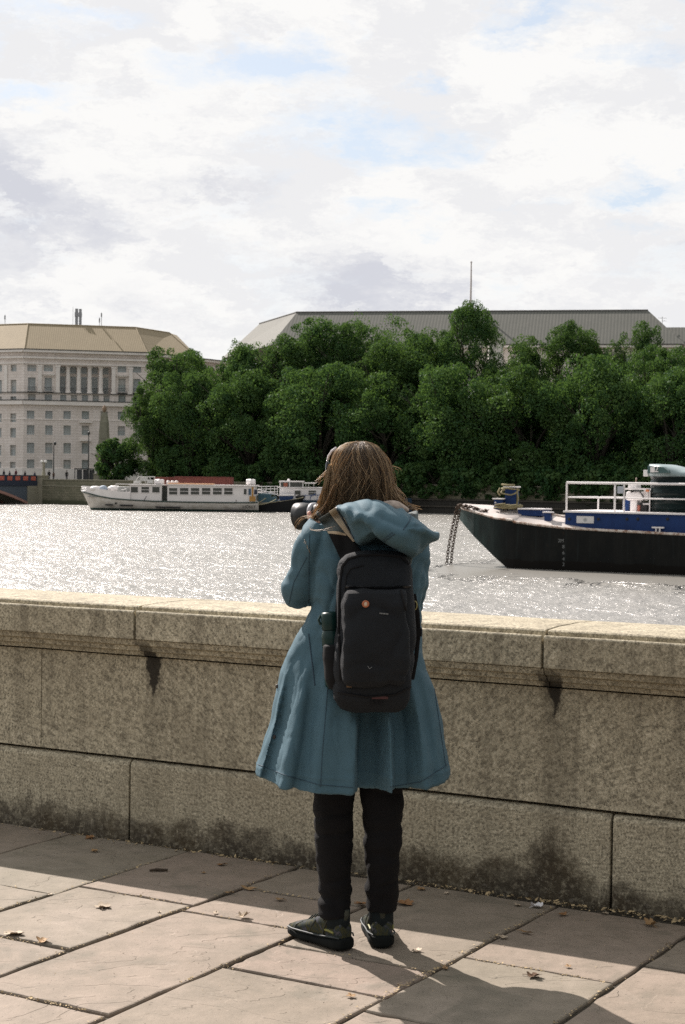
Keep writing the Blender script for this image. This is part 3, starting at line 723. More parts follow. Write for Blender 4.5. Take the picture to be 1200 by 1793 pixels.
for h_ in hw: window(gb, WW, 0, (h_[0]+h_[1])/2, (h_[2]+h_[3])/2, 1.4, 2.0, .4, False)
mb = MB(); ch = D(868, 601, 318); mb.box((ch.x, ch.y, ch.z-2), (2.6, 2.0, 5.2)); mb.box((ch.x, ch.y, ch.z+.65), (3.0, 2.4, .3)); mb.build('chimney', M_trim, gb, world=True)
fp = thing('flagpole', 'thin white flagpole rising above the grey roof behind the tallest tree', 'flagpole', D(824, 548, 335))
mb = MB(); mb.tube([D(824, 548, 335), D(825, 500, 335), D(825.5, 460, 335)], [.22, .17, .12], 8); mb.build('pole', mat('white_pole', (0.55, 0.5, 0.48), .5), fp, world=True)
mb = MB(); mb.ball(D(825.5, 459, 335), .2, 8); mb.build('finial', mat('white_pole'), fp, world=True)
tm = MB(); tm.tube([D(1160, 574, 327), D(1160, 554, 327)], .05, 5); tm.box(D(1160, 557, 327), (1.6, .06, .06)); tm.box(D(1163, 562, 327), (.9, .06, .06)); tm.build('antenna_mast', mat('mast_grey'), gb, world=True)
for px, py in ((880, 545), (872, 544)):
    pass

# ---- obelisk, posts and people at the bridgehead
def at_ground(px, Y, z=.45): q = D(px, 838, Y); return Vector((q.x, q.y, z))
q = at_ground(182, 302); ot = thing('obelisk', 'weathered stone obelisk topped by a pineapple finial beside the bridgehead', 'monument', q)
def zpx(px, py, Y): return D(px, py, Y).z
M_ob = mat('obelisk_stone', (0.23, 0.225, 0.17), 0.9, var=.25, vscale=1.1)
def sq(mb, c, prof, n=4, rot=R(35)):
    rg = [[Vector((c.x+math.cos(rot+2*math.pi*k/n)*r_*1.41, c.y+math.sin(rot+2*math.pi*k/n)*r_*1.41, z)) for k in range(n)] for r_, z in prof]; mb.rings(rg)
z0 = zpx(182, 795, 302); zt = zpx(182, 722, 302)
mb = MB(); sq(mb, q, [(1.15, .45), (1.15, 1.4), (1.0, 1.5), (1.0, 4.3), (1.15, 4.4), (1.15, z0)]); mb.build('pedestal', M_ob, ot, world=True)
mb = MB(); sq(mb, q, [(.98, z0), (.80, z0+2.5), (.74, z0+2.6), (.78, z0+2.7), (.64, zt-1.7), (.6, zt-1.6), (.5, zt-.6), (.28, zt)]); mb.build('shaft', M_ob, ot, world=True)
mb = MB(); mb.lathe((q.x, q.y, zt), [(.12, 0), (.2, .1), (.42, .45), (.40, .8), (.2, 1.15), (.05, 1.3)], 10); mb.build('finial', mat('finial_stone', (0.27, 0.19, 0.13), .9), ot, world=True)
def lamp_post(px, ytop, Y, lab, arm=0.0, zb=.45):
    b = at_ground(px, Y, zb); t_ = thing('lamp_post', lab, 'lamp post', b, 0, 'tall thin lamp posts by the bridgehead'); zt = zpx(px, ytop, Y)
    mb = MB(); mb.tube([b, Vector((b.x, b.y, zb+2)), Vector((b.x, b.y, zt-.4))], [.16, .11, .08], 8); mb.build('pole', M_iron, t_, world=True)
    mb = MB(); mb.ball((b.x+arm, b.y, zt-.15), (.28, .28, .35), 8); mb.build('lantern', M_iron, t_, world=True)
lamp_post(94, 775, 306, 'shorter thin dark lamp post standing left against the pale office block', .2)
lamp_post(155, 757, 304, 'taller thin dark lamp post behind the shelter roof left of the obelisk')
pt = BK(-60.2-.8+.0, -.8+.0, 1.42); pt = BK(-60.9+1.3, .8, 1.42)
gl_t = thing('twin_globe_lamp', 'pale lamp column with twin white globes on the stone bridge pier', 'lamp', pt)
mb = MB(); mb.lathe(pt, [(.34, 0), (.30, .5), (.24, .7), (.22, 2.2), (.28, 2.3)], 8); mb.build('pole', M_pier, gl_t, world=True)
for s_ in (-1, 1):
    mb = MB(); mb.ball(pt+bx*s_*.42+UP*2.35, .27, 10); mb.build('globe', mat('white_globe', (0.75, 0.75, 0.72), .3), gl_t, world=True)
mb = MB(); mb.tube([pt-bx*.42+UP*2.1, pt+UP*2.05, pt+bx*.42+UP*2.1], .05, 6); mb.build('bracket', M_iron, gl_t, world=True)
b = at_ground(170, 298); ll = thing('short_lamp', 'short lamp with dark head on a stone pedestal right of the shelter', 'lamp', b)
mb = MB(); sq(mb, b, [(.6, .45), (.6, .7), (.48, .8), (.48, 1.6), (.58, 1.7), (.58, 1.85)]); mb.build('pedestal', M_pier, ll, world=True)
mb = MB(); mb.tube([b+UP*1.4, b+UP*3.2], .07, 6); mb.ball(b+UP*3.35, (.2, .2, .26), 8); mb.build('lantern', M_iron, ll, world=True)
s0 = at_ground(130, 299); s1 = at_ground(165, 299)
sh = thing('shelter', 'low dark flat roofed glazed shelter on the embankment pavement by the lamp post', 'shelter', (s0+s1)/2)
mb = MB(); mb.span((s0.x, s0.y, 2.55), (s1.x, s1.y+2.2, 2.75)); mb.build('roof', M_iron, sh, world=True)
for k in range(4):
    mb = MB(); x = s0.x+.1+(s1.x-s0.x-.2)*k/3; mb.span((x-.06, s0.y+.1, .45), (x+.06, s0.y+.22, 2.55)); mb.build('post', M_iron, sh, world=True)
for k in range(3):
    x = s0.x+.2+(s1.x-s0.x-.2)*k/3; mb = MB(); mb.span((x, s0.y+1.8, .6), (x+(s1.x-s0.x-.2)/3-.2, s0.y+1.85, 2.5)); mb.build('glass_panel', mat('dark_glass', (0.09, 0.10, 0.11), .15), sh, world=True)

def small_person(px, Y, z0, lab, top=(0.02, 0.022, 0.03), legs=(0.02, 0.02, 0.025), ht=1.72, face=0.0, stride=.2, grp=None):
    b = at_ground(px, Y, z0); k = ht/1.72
    mt = mat('cloth_%02d%02d%02d' % tuple(int(c*99) for c in top), top, .9); ml = mat('cloth_%02d%02d%02d' % tuple(int(c*99) for c in legs), legs, .9); ms = mat('far_skin', (0.4, 0.25, 0.19), .7); mh = mat('far_hair', (0.04, 0.03, 0.02), .8)
    mb = MB(); V = lambda x, y, z: Vector((x*k, y*k, z*k))
    mb.rings([[V(math.cos(a)*w_, math.sin(a)*d_, z) for a in [2*math.pi*i/12 for i in range(12)]] for w_, d_, z in ((.12, .08, .80), (.165, .11, .92), (.15, .10, 1.1), (.19, .12, 1.32), (.19, .11, 1.4), (.10, .08, 1.46), (.05, .05, 1.50))], 0)
    for s_ in (-1, 1):
        st = s_*stride/2
        mb.tube([V(s_*.085, 0, .9), V(s_*.09, st*.6, .48), V(s_*.09, st, .09), V(s_*.09, st-.02, .03)], [.088*k, .062*k, .042*k, .04*k], 8, 1)
        mb.box(V(s_*.09, st+.06, .035), (.09*k, .26*k, .07*k), None, 1)
        mb.tube([V(s_*.19, 0, 1.38), V(s_*.23, -.02-st*.3, 1.12), V(s_*.22, .08-st*.5, .88)], [.052*k, .042*k, .032*k], 8, 0); mb.ball(V(s_*.22, .10-st*.5, .84), .042*k, 8, 2)
    mb.tube([V(0, 0, 1.46), V(0, .01, 1.56)], .05*k, 8, 2); mb.ball(V(0, .01, 1.63), (.078*k, .095*k, .115*k), 12, 2); mb.ball(V(0, -.012, 1.65), (.085*k, .098*k, .112*k), 12, 3)
    mb.box(V(0, .105, 1.61), (.02*k, .03*k, .03*k), None, 2)
    o = mb.build('person', [mt, ml, ms, mh], None, smooth=True); o.location = b; o.rotation_euler = (0, 0, face); tag(o, lab, 'person', grp or 'far pedestrians at the bridgehead'); return o
def bridge_pt(px, off=-2.0):
    P = br_t.location + bx*off; n = bx; d = ray(px, 838); t_ = ((P-CAM) @ n)/(d @ n); return (CAM+d*t_).y
for px, lab, tp, ht in ((7, 'pedestrian in dark coat leftmost on the bridge', (0.02, 0.02, 0.03), 1.75), (17, 'stooping pedestrian in black jacket second from the left on the bridge', (0.03, 0.03, 0.04), 1.55), (28, 'tall pedestrian in dark red and black walking on the bridge', (0.12, 0.03, 0.04), 1.85), (44, 'short pedestrian in black clothes alone in the middle of the bridge', (0.02, 0.02, 0.02), 1.6), (61, 'pedestrian in dark blue leaning near the end of the bridge', (0.03, 0.04, 0.08), 1.5)):
    small_person(px, bridge_pt(px), .55, lab, tp, ht=ht, face=R(60))
for px, Y, lab, tp, ht in ((86, 300, 'pedestrian in black just right of the twin globe lamp', (0.02, 0.02, 0.02), 1.9), (94, 303, 'pedestrian in brown coat at the foot of the shorter lamp post', (0.09, 0.05, 0.03), 1.6), (117, 298, 'pedestrian in black alone behind the embankment wall between lamp post and shelter', (0.015, 0.015, 0.02), 1.9), (175, 300, 'pedestrian in dark clothes standing between the short lamp and the bushy tree', (0.03, 0.03, 0.03), 1.75)):
    small_person(px, Y, .45, lab, tp, ht=ht, face=R(20))
# ================================================================== TREES
def m_leaf(t, b, co):
    at = t.n('ShaderNodeAttribute', attribute_name='tone').outputs['Fac']
    oi = t.n('ShaderNodeObjectInfo').outputs['Random']
    nz = t.noise(co, 0.35, 3, 0.6)
    f_ = t.m('ADD', t.m('MULTIPLY', at, 0.55), t.m('MULTIPLY', nz, 0.45))
    c = t.ramp(f_, [(0.15, (0.012, 0.040, 0.019)), (0.45, (0.032, 0.086, 0.031)), (0.70, (0.078, 0.145, 0.047)), (0.92, (0.13, 0.19, 0.056))])
    c = t.mix(t.m('MULTIPLY', oi, 0.45), c, (0.040, 0.074, 0.022))
    df = t.n('ShaderNodeBsdfDiffuse', {'Color': c}).outputs[0]
    tc2 = t.mix(0.5, c, (0.13, 0.22, 0.03)); tr = t.n('ShaderNodeBsdfTranslucent', {'Color': tc2}).outputs[0]
    gl = t.n('ShaderNodeBsdfGlossy', {'Color': (0.8, 0.85, 0.8, 1), 'Roughness': 0.45}).outputs[0]
    m1 = t.n('ShaderNodeMixShader', {0: 0.36, 1: df, 2: tr}).outputs[0]; m2 = t.n('ShaderNodeMixShader', {0: 0.010, 1: m1, 2: gl}).outputs[0]
    out = [n_ for n_ in t.t.nodes if n_.type == 'OUTPUT_MATERIAL'][0]; t.l.new(m2, out.inputs[0])
M_leaf = mat('plane_leaves', fn=m_leaf)
M_bark = mat('plane_bark', (0.035, 0.031, 0.023), 0.9, var=.35, vscale=1.2, bump=.5, bscale=6)
def quads_mesh(name, C, Nn, S, tone, rs, m=None, asp=0.75):
    n = len(C); up = rs.normal(size=(n, 3)); t1 = np.cross(Nn, up); t1 /= np.linalg.norm(t1, axis=1)[:, None]+1e-9; t2 = np.cross(Nn, t1)
    S = S[:, None]; bend = Nn*S*0.25
    V = np.stack([C - t1*S, C - t2*S*asp + bend, C + t1*S, C + t2*S*asp + bend], 1).reshape(-1, 3)
    me = bpy.data.meshes.new(name); me.vertices.add(4*n); me.vertices.foreach_set('co', V.ravel()); me.loops.add(4*n); me.loops.foreach_set('vertex_index', np.arange(4*n, dtype=np.int32))
    me.polygons.add(n); me.polygons.foreach_set('loop_start', np.arange(0, 4*n, 4, dtype=np.int32)); me.polygons.foreach_set('loop_total', np.full(n, 4, dtype=np.int32))
    me.materials.append(m or M_leaf); at = me.attributes.new('tone', 'FLOAT', 'POINT'); at.data.foreach_set('value', np.repeat(tone, 4).astype(np.float32)); me.update(); me.validate(); return me
def crown_mesh(seed, rx, ry, rz, ncl=80, nleaf=15000, ls=.30, sparse=False, cr=(.17, .34)):
    """crown of many billowing leaf clusters; centre at the origin"""
    rs = np.random.RandomState(seed); rad = (rx+ry+rz)/3
    d = rs.normal(size=(ncl, 3)); d /= np.linalg.norm(d, axis=1)[:, None]
    f_ = rs.uniform(.52, .88, ncl)**.8
    low = d[:, 2] < -.2
    cc = d*f_[:, None]*np.array([rx, ry, rz]); cc[low, 0] *= .95
    r_ = rs.uniform(cr[0], cr[1], ncl)*rad
    # second generation: small lumps on the big ones
    k2 = rs.randint(0, ncl, ncl*4); d2 = rs.normal(size=(ncl*4, 3)); d2[:, 2] += .35; d2 /= np.linalg.norm(d2, axis=1)[:, None]
    c2 = cc[k2]+d2*(r_[k2]*.85)[:, None]; r2_ = r_[k2]*rs.uniform(.26, .50, ncl*4)
    C = np.concatenate([cc, c2]); Rr = np.concatenate([r_, r2_]); w_ = Rr**2; w_[:ncl] *= .55; w_ /= w_.sum()
    k = rs.choice(len(C), nleaf, p=w_); dd = rs.normal(size=(nleaf, 3)); dd[:, 2] = dd[:, 2]+.25; dd /= np.linalg.norm(dd, axis=1)[:, None]
    rr_ = (rs.uniform(.55, 1.06, nleaf)**.55)
    P = C[k]+dd*(Rr[k]*rr_)[:, None]*np.array([1, 1, .82])
    out = dd*.9+rs.normal(size=(nleaf, 3))*.55; out /= np.linalg.norm(out, axis=1)[:, None]
    S = ls*rs.uniform(.6, 1.25, nleaf)
    lump = rs.uniform(0, 1, len(C))
    tone = np.clip(.20+.45*lump[k]+.28*rs.uniform(0, 1, nleaf), 0, 1)
    if sparse: keep = rs.uniform(size=nleaf) < .85
    else: keep = np.ones(nleaf, bool)
    return quads_mesh('crown', P[keep], out[keep], S[keep], tone[keep], rs)
def limbs_mesh(seed, rx, rz, zb):
    """tapered trunk with limbs reaching into the crown; crown centre at z=0, ground at z=zb"""
    r_ = random.Random(seed); mb = MB(); tr = max(.35, rx*.075)
    fork = zb+(0-zb)*.38
    mb.tube([(0, 0, zb-.3), (.1, 0, zb+.6), (.15, .1, (zb+fork)/2), (0, 0, fork)], [tr*1.5, tr*1.05, tr*.9, tr*.8], 10)
    for k in range(7):
        a = k*.9+r_.uniform(0, .5); ln = r_.uniform(.55, .85); q = Vector((math.cos(a)*rx*ln, math.sin(a)*rx*ln, r_.uniform(-.1, .7)*rz))
        m1 = Vector((q.x*.35, q.y*.35, fork+(q.z-fork)*.5)); mb.tube([(0, 0, fork-.4), m1, q], [tr*.6, tr*.38, .06], 7)
        for j in range(3):
            q2 = q+Vector((r_.gauss(0, 1), r_.gauss(0, 1), r_.uniform(.2, 1.2)))*rx*.22; mb.tube([m1.lerp(q, .5), q2], [tr*.2, .04], 5)
    return mb
def bank_Y(px, off): 
    d = ray(px, 838); P = B0+by*off; t_ = ((P-CAM) @ by)/(d @ by); return (CAM+d*t_).y
TREES = [
 # px, top px, width px, metres behind the wall, crown bottom z, label, sparse
 (316, 609, 126, 18, 3.0, 'tall round plane tree at the left end, its top against the sky', 0),
 (566, 560, 150, 24, 8.0, 'plane tree whose crown top covers the left hip of the grey roof', 0),
 (612, 566, 120, 22, 8.0, 'plane tree in the back row left of the thin see-through tree top', 0),
 (655, 548, 110, 30, 10.0, 'thin yellowish see-through tree top in front of the long grey roof', 1),
 (745, 578, 120, 24, 8.0, 'low topped plane tree just left of the tallest tree', 0),
 (822, 528, 104, 21, 8.0, 'tallest plane tree, its crown rising to the flagpole', 0),
 (1003, 567, 104, 24, 8.0, 'plane tree poking up before the middle of the right half of the grey roof', 0),
 (1110, 566, 96, 24, 8.0, 'round topped plane tree below the right end of the ridge', 0),
 (1192, 612, 110, 22, 6.0, 'plane tree at the right edge of the picture below the lower roof', 0),
 (1290, 590, 140, 22, 6.0, 'plane tree beyond the right edge of the picture', 0),
 (425, 602, 108, 15, 4.0, 'plane tree right of the patch of sky between the two buildings', 0),
 (505, 588, 130, 16, 4.0, 'broad plane tree before the sloping left end of the grey roof', 0),
 (690, 594, 150, 16, 4.0, 'broad plane tree rising behind the head of the photographing woman', 0),
 (905, 590, 130, 15, 4.0, 'broad plane tree right below the stone chimney', 0),
 (1150, 606, 120, 15, 4.0, 'plane tree in the middle row to the right of the dark tank', 0),
 (264, 678, 82, 6.5, -.6, 'low bright plane tree at the left edge of the wood beside the office block', 0),
 (332, 650, 126, 6.5, -2.4, 'plane tree overhanging the white passenger boat at its wheelhouse', 0),
 (438, 650, 150, 6.5, -3.0, 'plane tree overhanging the stern of the white passenger boat', 0),
 (560, 636, 170, 6.0, -3.6, 'plane tree hanging over the houseboat', 0),
 (680, 655, 160, 6.0, -3.6, 'dark plane tree right of the woman, hanging low over the river wall', 0),
 (800, 640, 170, 6.0, -3.6, 'dark plane tree above the pointed bow of the black barge', 0),
 (925, 645, 160, 6.0, -3.6, 'dark plane tree behind the blue mooring post', 0),
 (1045, 624, 170, 6.0, -3.6, 'broad bright topped plane tree behind the white barge railing', 0),
 (1175, 645, 150, 6.0, -3.6, 'plane tree behind the dark cylindrical tank', 0),
 (1300, 640, 170, 6.0, -3.6, 'front row plane tree beyond the right edge of the picture', 0),
]
var = {}
for i, (px, top, wpx, off, zb, lab, sp) in enumerate(TREES):
    Y = bank_Y(px, off); zt = D(px, top, Y).z; hw = wpx*Y/FPX/2*1.06; rz = (zt-zb)/2; cz = (zt+zb)/2
    q = at_ground(px, Y); k = i % 6 if not sp else 9
    if k not in var:
        var[k] = (crown_mesh(50+k, 1*9.0, 1*9.0, 9.0*1.35, 74 if not sp else 60, 44000 if not sp else 9000, .20 if not sp else .2, bool(sp)), 50+k)
    zz = np.empty(len(var[k][0].vertices)*3); var[k][0].vertices.foreach_get('co', zz); zz = zz.reshape(-1, 3); ztop = np.percentile(zz[:, 2], 99.85); xw = np.percentile(np.abs(zz[:, 0]), 99.0)
    t_ = thing('plane_tree', lab, 'tree', q, 0, 'plane trees along the far bank')
    c = link_mesh('crown', var[k][0], t_, (0, 0, cz-q.z), (0, 0, rr.uniform(0, 6.28) if False else i*1.3), (hw*1.06/xw, hw*1.06/xw, rz/ztop))
    limbs_mesh(70+i, hw, rz, -(cz-q.z)).build('trunk', M_bark, t_, loc=(0, 0, cz-q.z))
# the clipped bushy tree left of the wood and the pale shrub behind the barge rail
for px, top, wpx, off, zb, lab, nm, cat_ in ((203, 774, 62, 4.5, -.4, 'small dense rounded tree between the obelisk and the wood', 'small_tree', 'small tree'), (1020, 812, 76, 3.0, -1.2, 'lighter green shrub low on the bank behind the white barge railing', 'shrub', 'shrub'), (183, 776, 22, 4.0, 1.5, 'narrow bright green sapling in front of the obelisk', 'sapling', 'small tree'), (845, 800, 70, 3.0, -1.5, 'dark shrub low on the bank above the blue mooring post', 'shrub', 'shrub')):
    Y = bank_Y(px, off); zt = D(px, top, Y).z; hw = wpx*Y/FPX/2; rz = (zt-zb)/2; cz = (zt+zb)/2; q = at_ground(px, Y)
    t_ = thing(nm, lab, cat_, q)
    me = crown_mesh(int(px), hw*1.15, hw*1.15, rz*1.15, 40, int(2600+hw*900), .24, cr=(.22, .36)); link_mesh('crown', me, t_, (0, 0, cz-q.z))
    limbs_mesh(int(px)+1, hw, rz, -(cz-q.z)).build('trunk', M_bark, t_, loc=(0, 0, cz-q.z))
# leafy shrubs spilling over the embankment parapet
for k, (px, lab) in enumerate(((474, 'dark shrub over the wall behind the deck rails of the houseboat'), (548, 'dark shrub over the wall behind the houseboat cabin'), (625, 'dark shrub over the wall hidden behind the woman\'s head'), (700, 'dark shrub hanging over the wall just right of the woman\'s hair'), (762, 'dark shrub hanging over the wall left of the barge bow'), (815, 'dark shrub hanging over the wall above the tip of the barge bow'), (862, 'dark shrub hanging over the wall left of the blue mooring post'), (1035, 'dark shrub hanging over the wall behind the left part of the barge railing'), (905, 'dark shrub hanging over the wall right of the blue mooring post'), (960, 'dark shrub hanging over the wall left of the barge railing'), (1080, 'dark shrub hanging over the wall behind the pale grey meter box'), (1135, 'dark shrub hanging over the wall left of the dark tank'), (1195, 'dark shrub over the wall behind the dark tank'))):
    Y = bank_Y(px, .6); q = at_ground(px, Y, .6); hw = 4.5+.5*math.sin(k*2.3)
    t_ = thing('shrub', lab, 'shrub', q, 0, 'shrubs spilling over the embankment wall')
    link_mesh('crown', crown_mesh(300+k % 4, hw, 2.3, 2.9, 40, 8200, .23, cr=(.22, .36)), t_, (0, 0, .55+.3*math.sin(k*1.7)), (0, 0, BA))
    limbs_mesh(330+k, 1.6, 2, -.6).build('trunk', M_bark, t_, loc=(0, .9, .6))
# dark understorey hedge behind the parapet closes the view between the trunks
rs = np.random.RandomState(3); n = 60000; x0, x1 = bank_x(235, 5), 95
hx = rs.uniform(x0, x1, n); hz = rs.uniform(.4, 15, n)*1.0; hy = 13+rs.uniform(-1, 1, n)+1.2*np.sin(hx*.9)+.8*np.sin(hz*2.1+hx)
P = np.stack([B0.x+bx.x*hx+by.x*hy, B0.y+bx.y*hx+by.y*hy, hz+.8*np.sin(hx*.7)], 1)
nn = rs.normal(size=(n, 3))*.6+np.array([-by.x, -by.y, .4]); nn /= np.linalg.norm(nn, axis=1)[:, None]
me = quads_mesh('hedge', P, nn, .42*rs.uniform(.6, 1.3, n), rs.uniform(0, .6, n), rs)
h_ = link_mesh('hedge', me); tag(h_, 'dark dense hedge seen between the trunks behind the embankment wall', 'hedge', kind='stuff')
# ================================================================== BOATS
M_white = mat('white_boat_paint', (0.80, 0.77, 0.76), 0.45, var=.06, vscale=.8)
def m_hullwhite(t, b, co):
    sep = t.n('ShaderNodeSeparateXYZ', {0: co}); z = sep.outputs[2]
    nz = t.noise(t.vscale(co, (1, 1, 2.5)), 1.1, 6, 0.7); st = t.noise(t.vscale(co, (3.0, 1, .25)), 1.6, 4, .6)
    c = t.mix(t.ramp(nz, [(0.42, 0.0), (0.66, 0.75)]), (0.68, 0.65, 0.61), (0.42, 0.38, 0.31))
    c = t.mix(t.ramp(st, [(0.55, 0.0), (0.75, 0.5)]), c, (0.26, 0.22, 0.17))
    sc = t.noise(t.vscale(co, (1, 1, 2)), 2.4, 5, .75)
    c = t.mix(t.ramp(sc, [(0.64, 0.0), (0.68, 0.8)]), c, (0.09, 0.085, 0.08))
    c = t.mix(t.ramp(z, [(0.30, 1.0), (0.31, 0.0)]), c, (0.03, 0.07, 0.06))
    t.l.new(c, b.inputs['Base Color'])
M_hullw = mat('weathered_white_hull', rough=.55, fn=m_hullwhite)
M_dark = mat('black_rubber', (0.02, 0.02, 0.02), .7)
M_bglass = mat('boat_glass', (0.045, 0.05, 0.045), .12, var=.5, vscale=1.2, spec=.8)
M_green = mat('dark_green_strake', (0.03, 0.06, 0.05), .5)
YB = 243.5
def PBt(px, py, dy=0.0): return D(px, py, YB+dy)
WZ = -3.5
boat = thing('passenger_boat', 'long white passenger boat with weathered hull and a row of square windows', 'boat', (D(138, 893, YB).x, YB, WZ))
BX = lambda px: D(px, 860, YB).x - boat.location.x
BZ = lambda px, py: D(px, py, YB).z - WZ
L0 = BX(138); L1 = BX(452); beam = 5.2
# hull: near side in the picture plane, beam behind it
def station(x, zk, zg, hb):
    pts = []
    for k in range(7):
        a = k/6; y = hb*(1-(1-a)**2.2)**.6 if hb > 0 else 0; pts.append((x, -y, zk+(zg-zk)*a))
    left = [Vector((p[0]*1.0, beam/2+p[1], p[2])) for p in pts]; right = [Vector((p[0], beam/2-p[1], p[2])) for p in pts[::-1]]
    return left+right
xs = [BX(v) for v in (140, 146, 156, 172, 195, 225, 270, 330, 400, 440, 452)]
guns = [BZ(138, 861), BZ(146, 863), BZ(156, 865), BZ(172, 869), BZ(195, 873), BZ(225, 875.5), BZ(270, 878), BZ(330, 879.5), BZ(400, 880.5), BZ(440, 880.5), BZ(452, 880)]
rg = []
for i, (x, zg) in enumerate(zip(xs, guns)):
    hb = beam/2*[.06, .25, .48, .74, .92, 1, 1, 1, 1, .97, .90][i]
    st = station(x, -.6, zg, hb)
    rake = [1.15, .8, .45, .2, .05, 0, 0, 0, 0, 0, 0][i]
    for p in st: p.x += rake*(1-(p.z+.6)/(zg+.6))*1.3
    rg.append(st)
mb = MB(); mb.rings(rg); mb.build('hull', M_hullw, boat, smooth=False)
mb = MB()   # rubbing strake
for sgn in (-1, 1):
    pts = []
    for i, (x, zg) in enumerate(zip(xs, guns)): hb = beam/2*[.06, .25, .48, .74, .92, 1, 1, 1, 1, .97, .90][i]+.03; pts.append((x-.05, beam/2+sgn*hb, zg+.02))
    mb.tube(pts, .10, 6)
mb.build('rubbing_strake', M_green, boat)
rg = []; tops = [BZ(140, 850.5), BZ(146, 851), BZ(156, 853), BZ(172, 856), BZ(195, 859), BZ(224, 862), BZ(228, 863)]
for i in range(7):
    hb = beam/2*[.06, .25, .48, .74, .92, 1, 1][i]; x = xs[i] if i < 6 else BX(228); zg = guns[min(i, 5)]; xo = -.12 if i == 0 else 0
    ring = [Vector((x+xo, beam/2-hb, tops[i])), Vector((x, beam/2-hb, zg+.08)), Vector((x, beam/2-hb+min(.08, hb), zg+.08)), Vector((x+xo, beam/2-hb+min(.08, hb), tops[i]))]; rg.append(ring)
mb = MB(); mb.rings(rg); mb.rings([[Vector((p.x, beam-p.y, p.z)) for p in r_] for r_ in rg]); mb.build('bulwark', M_white, boat)
mb = MB(); mb.span((BX(152), .7, guns[3]-.1), (BX(228), beam-.7, guns[3]-.02)); mb.build('foredeck', mat('grey_deck', (0.25, 0.26, 0.26), .8), boat)
def cabin(x0p, x1p, ztp, zbp, name, y0=.25, y1=beam-.25, m=None, par=boat, bxf=None):
    a = (bxf or BX); mb = MB(); mb.span((a(x0p), y0, BZ((x0p+x1p)/2, zbp)), (a(x1p), y1, BZ((x0p+x1p)/2, ztp))); return mb.build(name, m or M_white, par, bevel=.05)
cabin(227, 283, 849.5, 879, 'wheelhouse'); cabin(293, 447, 850.5, 880, 'saloon'); cabin(283, 293, 851, 879.5, 'doorway', y0=1.1, m=mat('dark_doorway', (0.05, 0.055, 0.05), .8))
mb = MB(); mb.span((BX(224), .05, BZ(255, 849.5)), (BX(286), beam-.05, BZ(255, 847.8))); mb.span((BX(291), .05, BZ(370, 850.5)), (BX(452), beam-.05, BZ(370, 848.8))); mb.build('cabin_roof', M_white, boat)
def bwin(x0p, x1p, y0p, y1p, par=boat, yy=.25, m=None, bxf=None, bzf=None):
    a = bxf or BX; z = bzf or BZ; mb = MB(); x0, x1 = a(x0p), a(x1p); z1, z0 = z((x0p+x1p)/2, y0p), z((x0p+x1p)/2, y1p)
    mb.span((x0, yy-.035, z0), (x1, yy-.004, z1), 0); w_ = .07
    for q in ((x0-w_, z0-w_, x1+w_, z0), (x0-w_, z1, x1+w_, z1+w_), (x0-w_, z0, x0, z1), (x1, z0, x1+w_, z1)): mb.span((q[0], yy-.07, q[1]), (q[2], yy-.002, q[3]), 1)
    mb.span((x0, yy-.055, (z0+z1)/2-.03), (x1, yy-.037, (z0+z1)/2+.03), 1) if x1p-x0p > 13 else None
    return mb.build('window', [m or M_bglass, M_white], par)
for a, b_ in ((229, 241.5), (247.5, 261), (266.5, 279.5)): bwin(a, b_, 852.5, 862.5)
for a, b_ in ((296, 310.5), (315, 330), (334, 349), (353.5, 368.5), (373, 388.5), (392.5, 407.5)): bwin(a, b_, 854.5, 866)
bwin(427, 432, 856, 866); bwin(435, 440, 855.5, 867, m=mat('blue_pane', (0.05, 0.10, 0.16), .2))
mb = MB(); mb.span((BX(441), .14, BZ(443, 878)), (BX(444), .249, BZ(443, 853))); mb.span((BX(437), .12, BZ(443, 878)), (BX(448), .139, BZ(443, 869))); mb.build('wooden_door', mat('varnished_wood', (0.45, 0.24, 0.06), .5, var=.3, vscale=3), boat)
bwin(445, 451, 857, 866, m=mat('navy_pane', (0.02, 0.03, 0.06), .2))
mb = MB(); mb.span((BX(293), .5, BZ(330, 848.5)), (BX(372), beam-.5, BZ(330, 846.4))); mb.build('orange_awning', mat('orange_board', (0.62, 0.36, 0.20), .8), boat)
for a, b_, y in ((185, 198, 884), (210.5, 233, 885), (273, 316, 888.5), (394, 429.5, 894)):
    mb = MB(); mb.span((BX(a), -.05, BZ((a+b_)/2, y+1.3)), (BX(b_), .25, BZ((a+b_)/2, y-1.3))); mb.build('hull_slot', M_dark, boat)
mb = MB(); mb.lathe((BX(203.5), .02, BZ(203, 881.5)), [(.16, 0), (.16, .1)], 10, axis=(0, -1, 0)); mb.build('anchor_pipe', M_dark, boat)
mb = MB()
for k in range(3): mb.tube([(BX(139), beam/2-.9, BZ(140, 853+k*3.0)), (BX(150), .9, BZ(150, 854+k*3.0))], .035, 5)
for px in (141, 146): mb.tube([(BX(px), beam/2-.6, BZ(px, 863)), (BX(px), beam/2-.6, BZ(px, 851))], .04, 5)
mb.build('bow_rail', mat('grey_rail', (0.3, 0.3, 0.3), .5), boat)
tx = text_mesh('boat_name', 'HOLLY', .62, M_dark, boat, .01); tx.location = (BX(437), .10, BZ(437, 887.6)); tx.rotation_euler = (R(90), 0, 0)
tx = text_mesh('boat_number', '~ • ~', .5, M_dark, boat, .01) if False else None
def prop(name, lab, cat_, px, py, mbf, mats, Y=None, smooth=False, group=None):
    Y = Y or YB+1.5; p = D(px, py, Y); mb = MB(); mbf(mb); o = mb.build(name, mats, None, smooth=smooth); o.location = p; tag(o, lab, cat_, group); return o
